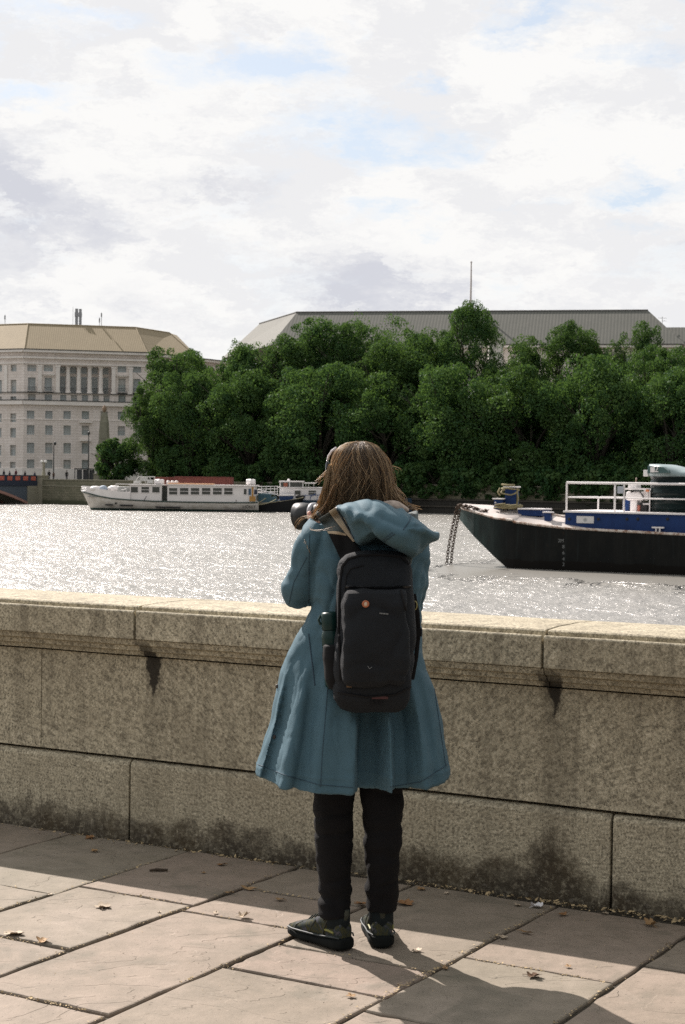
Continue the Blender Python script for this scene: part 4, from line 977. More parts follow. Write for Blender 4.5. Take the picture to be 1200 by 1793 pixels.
def canister(r_, L): return lambda mb: mb.lathe((-L/2, 0, r_), [(r_*.55, 0), (r_*.9, .05), (r_, .18), (r_, L*.47), (r_*1.07, L*.48), (r_*1.07, L*.52), (r_, L*.53), (r_, L-.18), (r_*.9, L-.05), (r_*.55, L)], 14, axis=(1, 0, 0))
prop('life_raft', 'fat white life raft canister on the stern end of the boat roof', 'life raft', 439.5, 848.6, canister(.40, 1.35), M_white, smooth=True)
prop('life_raft', 'white life raft canister above the dark doorway of the boat', 'life raft', 279, 848, canister(.37, 1.45), M_white, smooth=True)
for k, px in enumerate((295, 302.5, 309.5)):
    prop('roof_vent', ('leftmost and narrowest', 'middle', 'right hand')[k]+' rounded vent of three on the white boat roof', 'vent', px, 848, lambda mb: mb.lathe((0, 0, 0), [(.24, 0), (.27, .1), (.27, .38), (.2, .5), (.08, .54)], 12), M_white, smooth=True)
M_blue2 = mat('pale_blue_cover', (0.35, 0.42, 0.50), .7)
prop('covered_bundle', 'white rounded bundle nearest the bow on the foredeck', 'bundle', 168, 860, lambda mb: mb.ball((0, 0, .35), (.95, .6, .42), 12), M_white, smooth=True)
prop('covered_bundle', 'pale blue covered bundle in the middle of the foredeck', 'bundle', 181, 860, lambda mb: mb.ball((0, 0, .35), (.65, .6, .5), 12), M_blue2, smooth=True)
prop('covered_bundle', 'white covered bundle lying against the front of the wheelhouse', 'bundle', 201, 861, lambda mb: (mb.ball((0, 0, .42), (1.1, .6, .5), 12), mb.ball((.9, 0, .35), (.5, .5, .4), 10)), M_white, smooth=True)
mb = MB(); mb.span((BX(205), .6, BZ(215, 861)), (BX(226), 2.4, BZ(215, 852))); mb.build('deck_locker', mat('grey_locker', (0.42, 0.43, 0.42), .6), boat, bevel=.1)
mb = MB()
for a, b_ in (((203, 847.5), (226, 848)), ((203, 847.5), (204, 853)), ((212, 875), (215, 860)), ((221, 875), (222, 858)), ((208, 877), (211, 864)), ((213, 858), (222, 856))): mb.tube([PBt(*a, .2), PBt(*b_, .2)], .05, 5)
mb.build('deck_fitting', M_white, boat, world=True)
mb = MB(); mb.tube([PBt(252, 877, -.2), PBt(257, 869, -.2)], .05, 5); mb.tube([PBt(413, 880, -.15), PBt(414, 875, -.15)], .05, 5); mb.build('boat_hook', M_dark, boat, world=True)
mb = MB()   # clutter of rails and a small mast frame on the wheelhouse roof
for a, b_ in (((235, 847), (243, 835)), ((243, 835), (272, 835)), ((246, 836), (247, 847)), ((258, 835), (259, 847)), ((271, 835), (270, 847)), ((236, 843), (262, 841)), ((262, 836), (268, 846)), ((251, 836), (256, 846))): mb.tube([PBt(*a, 1.5), PBt(*b_, 1.5)], .06, 5)
mb.box(PBt(263, 843, 1.4), (.8, .5, .5)); mb.box(PBt(240, 844, 1.4), (.9, .6, .35)); mb.box(PBt(253, 838, 1.6), (.9, .2, .5))
mb.build('roof_rail', mat('grey_white_rail', (0.5, 0.5, 0.48), .5), boat, world=True)

# red corrugated container on a pontoon behind the boat
YC = 254
c0, c1 = D(306, 836, YC), D(408, 836, YC)
cn = thing('shipping_container', 'dark red corrugated container on a pontoon behind the white boat', 'container', ((c0.x+c1.x)/2, YC, -.95))
hx_ = (c1.x-c0.x)/2; zt = D(357, 835.5, YC).z+.95
mb = MB(); n_ = 44; rg = []
for k in range(n_+1):
    x = -hx_+2*hx_*k/n_; y = 0 if k % 2 else -.07; rg.append([Vector((x, y, 0)), Vector((x, 2.4-y, 0)), Vector((x, 2.4-y, zt)), Vector((x, y, zt))])
mb.rings(rg); mb.build('corrugated_shell', mat('red_container', (0.165, 0.045, 0.035), .7, var=.3, vscale=1.5), cn)
mb = MB()
for x in (-hx_-.02, hx_+.02): mb.span((x-.08, -.12, 0), (x+.08, .05, zt+.05))
mb.span((-hx_, -.12, zt), (hx_, .05, zt+.08)); mb.build('corner_frame', mat('red_frame', (0.13, 0.035, 0.03), .6), cn)
c2_ = D(270, 838, YC+2)
cb = thing('shipping_container', 'shorter dark red container half hidden behind the wheelhouse roof', 'container', (c2_.x+1.6, YC+1.5, -.95)); zt2 = D(285, 835.2, YC+1.5).z+.95
mb = MB(); rg = [[Vector((-1.55+3.1*k/14, 0 if k % 2 else -.07, 0)), Vector((-1.55+3.1*k/14, 2.4, 0)), Vector((-1.55+3.1*k/14, 2.4, zt2)), Vector((-1.55+3.1*k/14, 0 if k % 2 else -.07, zt2))] for k in range(15)]
mb.rings(rg); mb.build('corrugated_shell', mat('red_container'), cb)
pn = thing('pontoon', 'low dark pontoon carrying the red containers', 'pontoon', ((c2_.x+c1.x)/2, YC+1, WZ)); mb = MB(); mb.span((-(c1.x-c2_.x)/2-2, -1.2, -.6), ((c1.x-c2_.x)/2+2, 5, 2.3)); mb.build('float', M_dark, pn); mb = MB(); mb.span((-(c1.x-c2_.x)/2-2.2, -1.4, 2.301), ((c1.x-c2_.x)/2+2.2, 5.2, 2.55)); mb.build('deck', mat('grey_deck'), pn)

# black workboat hull moored astern, houseboat behind it
YW = 246.5
wb_ = thing('black_lighter', 'small black steel lighter moored astern of the white boat', 'boat', (D(450, 893, YW).x, YW, WZ))
wx = lambda px: D(px, 885, YW).x-wb_.location.x
wz = lambda px, py: D(px, py, YW).z-WZ
rg = []
for px, py, hb in ((450, 883, .7), (456, 881, .95), (480, 879.5, 1), (505, 876.5, 1), (522, 873.5, .8), (531, 871, .4), (533, 870.5, .1)):
    x = wx(px); z = wz(px, py); pull = max(0, (px-505)/28)*1.6
    rg.append([Vector((x-pull*.75, 2-2*hb, -.5)), Vector((x, 2-2*hb, z)), Vector((x, 2+2*hb, z)), Vector((x-pull*.75, 2+2*hb, -.5))])
M_bhull = mat('black_hull', (0.008, 0.009, 0.010), .5, spec=.2, var=.5, vscale=1)
mb = MB(); mb.rings(rg); mb.build('hull', M_bhull, wb_)
mb = MB(); mb.tube([(wx(a), -.02 if a < 500 else .5, wz(a, b_)) for a, b_ in ((450, 882.6), (480, 879.2), (505, 876.2), (522, 873.2), (531, 870.8))], .06, 5); mb.build('gunwale', mat('worn_edge', (0.3, 0.27, 0.18), .8), wb_)
mb = MB(); mb.box((wx(463), 1.5, wz(463, 872)), (wx(475)-wx(453), 1.6, 1.2)); mb.box((wx(470), 1.5, wz(470, 875)), (2.4, 2, .8)); mb.build('deck_cover', mat('teal_cover', (0.05, 0.12, 0.16), .6), wb_)
mb = MB(); mb.rings([[Vector((wx(a), y, z)) for (a, y, z) in ((488, .6, wz(488, 868.5)), (514, .6, wz(514, 868)), (514, 3, wz(514, 868)), (488, 3, wz(488, 868.5)))], [Vector((wx(a), y, z)) for (a, y, z) in ((490, .8, wz(488, 876.5)), (511, .8, wz(514, 876)), (511, 3, wz(514, 876)), (490, 3, wz(488, 876.5)))]]); mb.build('blue_cuddy', mat('boat_blue', (0.03, 0.07, 0.20), .5), wb_)
mb = MB(); mb.rings([[Vector((wx(a), y, z)) for (a, y, z) in ((487, .5, wz(488, 868.4)), (514.5, .5, wz(514, 867.9)), (514.5, 3.1, wz(514, 867.9)), (487, 3.1, wz(488, 868.4)))], [Vector((wx(a), y, z)) for (a, y, z) in ((487, .5, wz(488, 866.8)), (514.5, .5, wz(514, 866.3)), (514.5, 3.1, wz(514, 866.3)), (487, 3.1, wz(488, 866.8)))]]); mb.build('cuddy_roof', M_white, wb_)
mb = MB(); mb.ball((wx(522), 1, wz(522, 870)), (.45, .4, .35), 10); mb.ball((wx(528), 1.5, wz(528, 870)), (.5, .4, .3), 10); mb.build('fender', M_dark, wb_, smooth=True)
for a, c_, e_ in (((448, 883), (463, 886), (484, 874)), ((450, 882), (456, 879), (466, 872))):
    mb = MB(); pts = []
    for k in range(13):
        u_ = k/12; pts.append(D(a[0]*(1-u_)**2+2*c_[0]*u_*(1-u_)+e_[0]*u_**2, a[1]*(1-u_)**2+2*c_[1]*u_*(1-u_)+e_[1]*u_**2, 245.5))
    mb.tube(pts, .05, 6); o = mb.build('mooring_rope', mat('pale_rope', (0.45, 0.42, 0.28), .9)); tag(o, 'pale rope '+('drooping between the white boat stern and the black lighter' if a[0] == 448 else 'running up steeply from the lighter gunwale to the cuddy'), 'rope')
YH = 250
hb_ = thing('houseboat', 'white houseboat with small wheelhouse, partly hidden by the woman', 'boat', (D(460, 893, YH).x, YH, WZ))
hx2 = lambda px: D(px, 885, YH).x-hb_.location.x
hz2 = lambda px, py: D(px, py, YH).z-WZ
rg = []
for px, hb in ((462, .8), (480, .97), (540, 1), (620, 1), (690, .85), (712, .45), (722, .1)): rg.append([Vector((hx2(px), 2.3-2.3*hb*.8, -.5)), Vector((hx2(px), 2.3-2.3*hb, hz2(px, 876-(px > 660)*3))), Vector((hx2(px), 2.3+2.3*hb, hz2(px, 876-(px > 660)*3))), Vector((hx2(px), 2.3+2.3*hb*.8, -.5))])
mb = MB(); mb.rings(rg); mb.build('hull', mat('blue_hull', (0.03, 0.06, 0.10), .5), hb_)
def hbox(x0, x1, yt, yb, y0, y1, nm, m, bev=.04): mb = MB(); mb.span((hx2(x0), y0, hz2((x0+x1)/2, yb)), (hx2(x1), y1, hz2((x0+x1)/2, yt))); return mb.build(nm, m, hb_, bevel=bev)
hbox(489, 650, 855, 876.5, .5, 4.1, 'cabin', M_white); hbox(486, 655, 853.6, 854.99, .35, 4.25, 'cabin_roof', M_white)
hbox(489.5, 530, 844.5, 853.5, .9, 3.7, 'wheelhouse', M_bglass); hbox(488, 532, 842, 844.3, .7, 3.9, 'wheelhouse_roof', M_white)
for x in (490, 498.5, 506.5, 530): hbox(x-.7, x+.7, 844.4, 853.7, .85, .98, 'window_post', M_white, 0)
hbox(496, 503, 845.5, 857, .82, .89, 'wooden_door', mat('red_wood', (0.30, 0.09, 0.05), .5), 0)
hbox(532.5, 552, 845, 847, .8, 3.6, 'sun_canopy', M_white); 
for x in (535, 540, 549): hbox(x-.3, x+.3, 847, 853.7, .9, 1.0, 'canopy_post', M_white, 0)
for a, b_ in ((516, 526.5), (540, 553.5), (580, 594), (615, 629)): bwin(a, b_, 859, 866.5, hb_, .5, bxf=hx2, bzf=hz2)
mb = MB(); mb.ball((hx2(504.5), 2, hz2(504, 840.8)), .22, 8); mb.build('mast_light', M_white, hb_, smooth=True)
mb = MB()
for x in (458, 466, 474, 481, 486): mb.tube([D(x, 868, YH-.5), D(x, 851, YH-.5)], .045, 5)
for y in (851.5, 856, 861): mb.tube([D(452, y+.5, YH-.5), D(487, y, YH-.5)], .045, 5)
mb.tube([D(452, 857, YH-.6), D(480, 864, YH-.6)], .08, 5); mb.tube([D(452, 862, YH-.6), D(486, 866, YH-.6)], .08, 5)
mb.build('deck_rail', M_white, hb_, world=True)
mb = MB()
for x in (533, 543, 555, 567): mb.tube([D(x, 876, YH-.3), D(x+2, 866, YH-.3)], .045, 5)
mb.tube([D(530, 868, YH-.3), D(572, 866, YH-.3)], .05, 5); mb.tube([D(543, 871, YH-.3), D(553, 864, YH-.3)], .05, 5); mb.build('side_rail', mat('boat_blue'), hb_, world=True)

# ------------------------------------------------------------------ the black barge at the right
S_ = G(895, 995, WZ); aB = -WY
ba = Vector((math.cos(aB), math.sin(aB), 0)); bb = Vector((-math.sin(aB), math.cos(aB), 0))
bg_ = thing('black_barge', 'big black steel barge with raked bow, white edge and blue coaming', 'barge', S_, aB)
def BP(px, py, y=0.0):      # point of the picture on the barge's near side (offset y inboard) in barge coordinates
    q = ONP(px, py, S_+bb*y, aB)-S_; return Vector((q @ ba, y, q.z))
beamB = 6.4
def m_barge(t, b, co):
    sep = t.n('ShaderNodeSeparateXYZ', {0: co}); nz = t.noise(t.vscale(co, (1, 1, .5)), 1.3, 6, .7); st = t.noise(t.vscale(co, (4, 1, .22)), 1.4, 4, .6)
    c = t.mix(t.ramp(nz, [(0.4, 0.0), (0.7, 0.6)]), (0.006, 0.007, 0.007), (0.016, 0.016, 0.014))
    c = t.mix(t.ramp(st, [(0.56, 0.0), (0.72, 0.40)]), c, (0.022, 0.030, 0.031))
    rust = t.noise(co, 2.6, 5, .7)
    c = t.mix(t.ramp(rust, [(0.63, 0.0), (0.72, 0.5)]), c, (0.075, 0.036, 0.018))
    lowz = t.m('ADD', sep.outputs[2], t.m('MULTIPLY', nz, .5))
    c = t.mix(t.ramp(lowz, [(0.72, 0.9), (0.78, 0.0)]), c, (0.005, 0.004, 0.003))
    bow = t.m('MULTIPLY', t.ramp(t.m('MULTIPLY', t.m('ADD', sep.outputs[0], 3.4), .3), [(0.0, .8), (0.9, 0.0)]), t.ramp(t.noise(t.vscale(co, (1.5, 1, .5)), 1.2, 4, .6), [(.3, .2), (.7, 1.0)]))
    c = t.mix(bow, c, (0.055, 0.095, 0.090))
    t.l.new(c, b.inputs['Base Color'])
M_barge = mat('barge_black', rough=.5, spec=.1, fn=m_barge)
prof = [(803, 888), (812, 892), (830, 897), (865, 907.5), (900, 914.5), (945, 920.5), (990, 925.5), (1050, 929), (1200, 937)]
gun = [BP(*p) for p in prof]
xe = 34.0; gun.append(Vector((xe, 0, gun[-1].z)))
gun[0] = Vector((gun[0].x, 0, gun[0].z))
hw_ = [.30, .44, .64, .86, .96, 1, 1, 1, 1, 1]
tipx = gun[0].x
rg = []
for i, g in enumerate(gun):
    # bottom of the raked bow runs in a straight line from the tip to the stem at the waterline
    if g.x < 0: zb_ = max(-.5, (0-g.x)/(0-tipx)*(gun[0].z-.72))
    else: zb_ = -.6
    hb = beamB/2*hw_[i]; y0 = beamB/2-hb if i < 9 else 0
    # keep the near side on the traced line
    rg.append([Vector((g.x, y0, zb_)), Vector((g.x, y0*1.0, g.z)), Vector((g.x, beamB-y0, g.z)), Vector((g.x, beamB-y0, zb_))])
# the near gunwale must pass where the picture has it: solve the inboard points again with their own offset
for i, p in enumerate(prof):
    y0 = rg[i][0].y; q = BP(p[0], p[1], y0)
    for v in rg[i]: v.x = q.x
    rg[i][1].z = q.z; rg[i][2].z = q.z
tipx = rg[0][0].x
for r_ in rg:
    if r_[0].x < 0: zb_ = -.25+(0-r_[0].x)/(0-tipx)*(rg[0][1].z-.62+.25)
    else: zb_ = -.6
    r_[0].z = zb_; r_[3].z = zb_
i0 = next(i for i, r_ in enumerate(rg) if r_[0].x >= 0)
rg.insert(i0, [Vector((0.0, rg[i0][0].y+(.02), -.25)), Vector((0, rg[i0][0].y+.02, (rg[i0-1][1].z+rg[i0][1].z)/2)), Vector((0, beamB-rg[i0][0].y-.02, (rg[i0-1][1].z+rg[i0][1].z)/2)), Vector((0, beamB-rg[i0][0].y-.02, -.25))])
mb = MB(); mb.rings(rg); hull = mb.build('hull', M_barge, bg_)
M_bdeck = mat('worn_white_deck', (0.45, 0.41, 0.385), .7, var=.16, vscale=1.5)
def m_rust(t, b, co):
    nz = t.noise(co, 3.2, 6, .75); c = t.mix(t.ramp(nz, [(.44, 0.0), (.60, 1.0)]), (0.58, 0.53, 0.48), (0.20, 0.10, 0.055)); t.l.new(c, b.inputs['Base Color'])
M_rust = mat('rust_white_edge', rough=.7, fn=m_rust)
# cambered foredeck
mb = MB(); rgd = []
for r_ in rg:
    n1, n2 = r_[1], r_[2]; row = []
    camb = .55*min(1, (n2.y-n1.y)/beamB*1.1)*(1-max(0, min(1, (n1.x-3.6)/2.0)))
    for k in range(9):
        s_ = k/8; row.append(Vector((n1.x, n1.y+(n2.y-n1.y)*s_, n1.z+.03+camb*math.sin(math.pi*s_)**.8)))
    rgd.append(row)
mb.rings(rgd, closed=False); mb.build('foredeck', M_bdeck, bg_, smooth=True)
mb = MB()
for side in (1, 2): mb.tube([r_[side]+Vector((0, 0, .03)) for r_ in rg], .075, 6)
mb.tube([rg[0][1]+Vector((0, 0, .03)), rg[0][2]+Vector((0, 0, .03))], .10, 6); mb.build('gunwale', M_rust, bg_)
# coaming
M_blue = mat('barge_blue', (0.010, 0.034, 0.125), .5, spec=.2, var=.22, vscale=2.2)
yc = .55
c_t0 = BP(990, 897, yc); c_t1 = BP(1200, 904.5, yc); c_b0 = BP(990, 926, yc)
slope_t = (c_t1.z-c_t0.z)/(c_t1.x-c_t0.x)
X0c = c_t0.x
mb = MB(); zt_ = lambda x: c_t0.z+(x-X0c)*0
mb.span((X0c, yc, c_b0.z-.6), (xe, beamB-yc, c_t0.z-.001)); mb.build('coaming', M_blue, bg_)
mb = MB(); mb.span((X0c-.08, yc-.14, c_t0.z), (xe, beamB-yc+.14, c_t0.z+.10)); mb.build('coaming_rim', M_white, bg_)
for px in (997, 1048, 1098, 1117, 1169):
    q = BP(px, 909, yc-.02); mb = MB(); mb.lathe(Vector((q.x, yc-.0, q.z)), [(.07, 0), (.09, .03), (.03, .08)], 8, axis=(0, -1, 0)); mb.build('bolt', M_dark, bg_)
a_, b_ = BP(1010, 903.5, yc-.02), BP(1040, 916.5, yc-.02)
mb = MB(); mb.span((a_.x, yc-.035, b_.z), (b_.x, yc-.004, a_.z)); sg = mb.build('sign_board', mat('sign_white', (0.62, 0.62, 0.62), .5), bg_)
mb = MB(); mb.lathe(Vector(((a_.x+b_.x)/2, yc-.036, (a_.z+b_.z)/2)), [(.10, 0), (.10, .012)], 12, axis=(0, -1, 0)); mb.build('emblem', mat('sign_grey', (0.35, 0.37, 0.38), .5), sg)
q = BP(1153, 925, yc-.1); mb = MB(); mb.span((q.x-.34, yc-.22, q.z), (q.x+.34, yc-.06, q.z+.08)); mb.span((q.x-.14, yc-.2, q.z-.2), (q.x-.07, yc-.08, q.z)); mb.span((q.x+.07, yc-.2, q.z-.2), (q.x+.14, yc-.08, q.z)); mb.build('cleat', M_white, bg_)
# draught marks
for k, (s_, py) in enumerate((('2M', 947), ('8', 957.5), ('6', 968), ('4', 979), ('2', 988.5))):
    q = BP(982.5 if s_ == '2M' else 987, py, 0); tx = text_mesh('draught_mark', s_, .28, mat('mark_paint', (0.17, 0.18, 0.18), .7), bg_, .004); tx.location = (q.x, -.012, q.z); tx.rotation_euler = (R(90), 0, 0)
# rails
yr = yc+.05
def tube_b(pts, r, nm, m, n=6): mb = MB(); mb.tube(pts, r, n); return mb.build(nm, m, bg_)
r0 = BP(992.5, 845, yr); z_r = r0.z; zm = BP(992.5, 870.5, yr).z
tube_b([Vector((r0.x, yr, z_r)), Vector((xe, yr, z_r))], .065, 'top_rail', M_white); tube_b([Vector((r0.x, yr, zm)), Vector((xe, yr, zm))], .04, 'middle_rail', M_white)
tube_b([Vector((r0.x, beamB-yr, zm-.05)), Vector((r0.x+.2, beamB-yr, zm+.0)), Vector((xe, beamB-yr, zm+.0))], .035, 'far_rail', M_white)
tube_b([Vector((r0.x, yr, zm)), Vector((r0.x, beamB-yr, zm))], .04, 'end_rail', M_white)
for px in (992.5, 1077, 1093, 1240, 1320): x = BP(px, 870, yr).x; tube_b([Vector((x, yr, c_t0.z+.1)), Vector((x, yr, z_r))], .055, 'rail_post', M_white)
tube_b([Vector((r0.x, beamB-yr, c_t0.z+.1)), Vector((r0.x, beamB-yr, zm))], .05, 'rail_post', M_white)
def bbox(x0, x1, yt, yb, y0, y1, nm, m, bev=.03, par=bg_):
    a = BP((x0), (yt+yb)/2, y0).x; b2 = BP(x1, (yt+yb)/2, y0).x; zt3 = BP((x0+x1)/2, yt, y0).z; zb3 = BP((x0+x1)/2, yb, y0).z
    mb = MB(); mb.span((a, y0, zb3), (b2, y1, zt3)); return mb.build(nm, m, par, bevel=bev)
bbox(1081, 1091.5, 851.5, 864, yr-.12, yr+.1, 'meter_box', mat('pale_grey_box', (0.42, 0.45, 0.50), .5))
for px, (a0, a1, t0, t1), nm in ((0, (907, 949, 892.5, 903.5), 'deck_box'),):
    o = bbox(a0, a1, t0, t1, 1.3, 2.6, nm, M_blue); bbox(a0-1, a1+1, t0-2.3, t0-.1, 1.2, 2.7, 'box_lid', M_white, .01)
# mooring fittings on the foredeck
def bollard(x0, x1, yt, yb, y0, d_, nm):
    a = BP(x0, yb, y0).x; b2 = BP(x1, yb, y0).x; zt3 = BP((x0+x1)/2, yt, y0).z; zb3 = BP((x0+x1)/2, yb, y0).z; w_ = b2-a
    mb = MB(); mb.span((a, y0, zb3-.35), (b2, y0+d_, zt3), 0); mb.span((a-.08, y0-.08, zt3), (b2+.08, y0+d_+.08, zt3+.07), 1); return mb.build(nm, [M_blue, M_white], bg_, bevel=.02)
bollard(884, 903, 853.5, 885, 2.2, .5, 'mooring_post'); bollard(865, 880.5, 874.5, 886, 2.0, .5, 'bollard'); bollard(953, 963.5, 898, 911, .75, .35, 'bollard')
q = BP(868, 880, 1.98); mb = MB(); mb.ball((q.x, 1.97, q.z), .05, 8); mb.build('rivet', M_white, bg_)
mb = MB(); q0 = BP(963, 900, 1.0); q1 = BP(990, 905, 1.0); mb.tube([q0, q1], .07, 6); mb.build('handrail', M_rust, bg_)
# rope coiled round the mooring post
M_rope = mat('frayed_rope', (0.23, 0.20, 0.11), .95, var=.4, vscale=14)
pc = BP(893.5, 858, 2.45); mb = MB(); r4 = random.Random(3)
for k in range(2):
    pts = []
    for j in range(25):
        a = j/24*2*math.pi; pts.append(Vector((pc.x+math.cos(a)*(.48+.04*k), pc.y+math.sin(a)*.5, pc.z+.12-.14*k-.26*max(0, -math.sin(a))*(1 if k else .2)+.04*math.sin(3*a+k))))
    mb.tube(pts, .05, 6)
mb.tube([pc+Vector((.45, -.1, .1)), pc+Vector((.55, -.12, -.5)), pc+Vector((.48, -.15, -1.0)), pc+Vector((.58, -.2, -1.6))], .07, 6)
mb.tube([pc+Vector((-.42, -.3, .32)), pc+Vector((0, -.33, .28)), pc+Vector((.4, -.28, .30))], .06, 6)
mb.tube([pc+Vector((-.5, -.3, .1)), pc+Vector((-.62, -.33, -.15)), pc+Vector((-.5, -.3, -.3))], .07, 6)
ro = mb.build('mooring_rope', M_rope, bg_, smooth=True); ro.parent = None; ro.location = bg_.location; ro.rotation_euler = bg_.rotation_euler; tag(ro, 'frayed yellowish rope hanging in loops on the blue mooring post', 'rope')
# chain
M_chain = mat('rusty_chain', (0.075, 0.048, 0.032), .85, var=.4, vscale=6)
def chain_mesh(pts, link=.21, r=.027, wd=.075):
    mb = MB(); acc = 0; k = 0
    P = [Vector(p) for p in pts]; d_ = [0]
    for a, b2 in zip(P[:-1], P[1:]): d_.append(d_[-1]+(b2-a).length)
    s_ = 0
    while s_ < d_[-1]:
        j = max(i for i in range(len(d_)) if d_[i] <= s_); j = min(j, len(P)-2); tt = (s_-d_[j])/(d_[j+1]-d_[j]); c = P[j].lerp(P[j+1], tt); tan = (P[j+1]-P[j]).normalized()
        side = tan.cross(Vector((0, 1, 0)) if k % 2 else Vector((.9, .3, .3))).normalized()
        if k % 2 == 0: side = tan.cross(Vector((0, 1, 0)).cross(tan)).normalized()*-1; side = Vector((0, 1, 0)).cross(tan).normalized()
        else: side = (Vector((.55, .8, 0))-tan*(Vector((.55, .8, 0)) @ tan)).normalized()
        ring = []
        for a in range(12): an = a/12*2*math.pi; ring.append(c+tan*math.cos(an)*link*.62+side*math.sin(an)*wd)
        ring.append(ring[0]); mb.tube(ring, r, 5, caps=False); s_ += link*.86; k += 1
    return mb
for k, (dx, lab) in enumerate(((0, 'left strand of rusty anchor chain running from the barge bow into the water'), (1, 'right strand of rusty anchor chain running from the barge bow into the water'))):
    top_ = D(799.5+dx*5.5, 893+dx*2, 99.2-dx*.3); bot = G(781.5+dx*7.5, 988, WZ); mid = top_.lerp(bot, .5)+Vector((-.06, 0, -.10))
    o = chain_mesh([D(806+dx*2, 884, 98.4), D(801+dx*3, 886, 98.9), top_, top_.lerp(bot, .25)+Vector((-.05, 0, -.05)), mid, top_.lerp(bot, .75)+Vector((-.04, 0, -.06)), bot-Vector((0, 0, .4))]).build('anchor_chain', M_chain); tag(o, lab, 'chain', 'anchor chains at the bow')
pts = []; r5 = random.Random(5)
for j in range(46): pts.append(BP(806+j*2.15+r5.uniform(-3, 3), 884.5+j*.50+r5.uniform(-2.0, 1.0), 1.2+r5.uniform(0, 1.0)))
o = chain_mesh(pts, .2, .03, .08).build('deck_chain', M_chain); o.location = S_; o.rotation_euler = (0, 0, aB); tag(o, 'heaped brown chain lying along the barge foredeck', 'chain')
mb = MB(); 
for j in range(16):
    a = j*.9; q = BP(893+r5.uniform(-14, 14), 889+r5.uniform(-2, 3), 1.7); mb.tube([q+Vector((math.cos(a+t_)*.5, math.sin(a+t_)*.4, .05*t_)) for t_ in [x*.4 for x in range(12)]], .045, 5)
o = mb.build('rope_coil', M_rope, None); o.location = S_; o.rotation_euler = (0, 0, aB); tag(o, 'brown rope heap coiled at the foot of the blue mooring post', 'rope')
# white pump set between rails
pw = thing('pump_set', 'white painted pump machinery with black hose on the barge beside the dark tank', 'machinery', S_+ba*BP(1112, 880, 2.0).x+bb*2.0+UP*(c_t0.z+.1), aB)
def pbox(x0, x1, yt, yb, y0, y1, nm, m, bev=.05):
    a = BP(x0, yb, y0); b2 = BP(x1, yt, y0); o0 = Vector((BP(1112, 880, 2.0).x, 2.0, c_t0.z+.1)); mb = MB(); mb.span(Vector((a.x, y0, a.z))-o0, Vector((b2.x, y1, b2.z))-o0); return mb.build(nm, m, pw, bevel=bev)
pbox(1095, 1128, 861, 876, 2.0, 3.0, 'engine_cover', M_white, .12); pbox(1103, 1116, 876, 896, 2.1, 2.9, 'pump_body', M_white, .08); pbox(1099.5, 1115, 848.5, 858, 2.1, 2.9, 'exhaust_box', M_white)
pbox(1095, 1140, 855, 857.5, 1.95, 2.1, 'frame_bar', M_white, 0); pbox(1136.5, 1139, 855, 896, 1.95, 2.1, 'frame_post', M_white, 0); pbox(1127, 1136, 858, 872, 2.1, 2.6, 'side_panel', M_white); pbox(1119, 1134, 880, 897, 2.0, 2.8, 'fuel_tank', M_dark)
pbox(1116, 1121, 884, 896, 1.95, 2.05, 'red_valve', mat('red_part', (0.4, 0.12, 0.08), .5)); pbox(1090, 1101, 875, 896, 2.6, 3.4, 'blue_drum', M_blue); pbox(1130, 1137, 857, 861, 1.9, 2.05, 'orange_clamp', mat('orange_part', (0.6, 0.2, 0.08), .5))
pbox(1125, 1137, 881, 884, 1.98, 2.1, 'foot_bracket', M_white)
o0 = Vector((BP(1112, 880, 2.0).x, 2.0, c_t0.z+.1))
mb = MB(); mb.tube([BP(*p, 1.9)-o0 for p in ((1105, 862), (1112, 859), (1120, 860), (1126, 868), (1128, 876), (1124, 883), (1118, 884))], .035, 6); mb.build('hose', M_dark, pw)
mb = MB(); mb.tube([BP(1114, 850, 2.3)-o0, BP(1114.5, 836, 2.3)-o0], .04, 6); mb.build('exhaust_pipe', M_rust, pw)
# the tall dark green tank with its number panel
M_tank = mat('bottle_green_tank', (0.003, 0.010, 0.010), .22, var=.2, vscale=1, spec=.12)
rT = 1.75; ta = BP(1141, 860, 3.0).x+rT
tk = thing('round_tank', 'tall round dark green tank with pale lid marked 2 at the right edge', 'tank', S_+ba*ta+bb*3.0+UP*(c_t0.z+.05), aB)
zb0 = c_t0.z+.05
tz = lambda py: BP(1160, py, 3.0-rT*.6).z-zb0
zr = [0, tz(890), tz(876), tz(863), tz(845), tz(833)]
prf = [(rT-.03, 0)]
for k in range(1, 6):
    a0, a1 = zr[k-1], zr[k]; prf += [(rT-.03, a0+.08), (rT-.03, a1-.05), (rT+.02, a1-.03), (rT+.02, a1+.03)]
prf += [(rT-.1, zr[5]+.1)]
mb = MB(); mb.lathe((0, 0, 0), prf, 36); mb.build('drum', M_tank, tk, smooth=True)
zt4 = tz(812); zh = tz(831)
M_lid = mat('pale_teal_lid', (0.24, 0.31, 0.32), .35, var=.08)
rgl = []
for k in range(25):
    s_ = k/24; x = -rT-.06+s_*(2*rT+.12); topz = zt4-.02-(zt4-zh)*.62*max(0, min(1, (s_-.22)/.40))**1.6 if s_ < .62 else zt4-(zt4-zh)*.62+.0
    hy_ = math.sqrt(max(.02, 1-(abs(x)/(rT+.10))**2))*(rT+.06)
    rgl.append([Vector((x, -hy_, zh-.10)), Vector((x, -hy_*.92, topz-.12)), Vector((x, -hy_*.7, topz)), Vector((x, hy_*.7, topz)), Vector((x, hy_*.92, topz-.12)), Vector((x, hy_, zh-.10))])
mb = MB(); mb.rings(rgl); mb.build('lid', M_lid, tk, smooth=True)
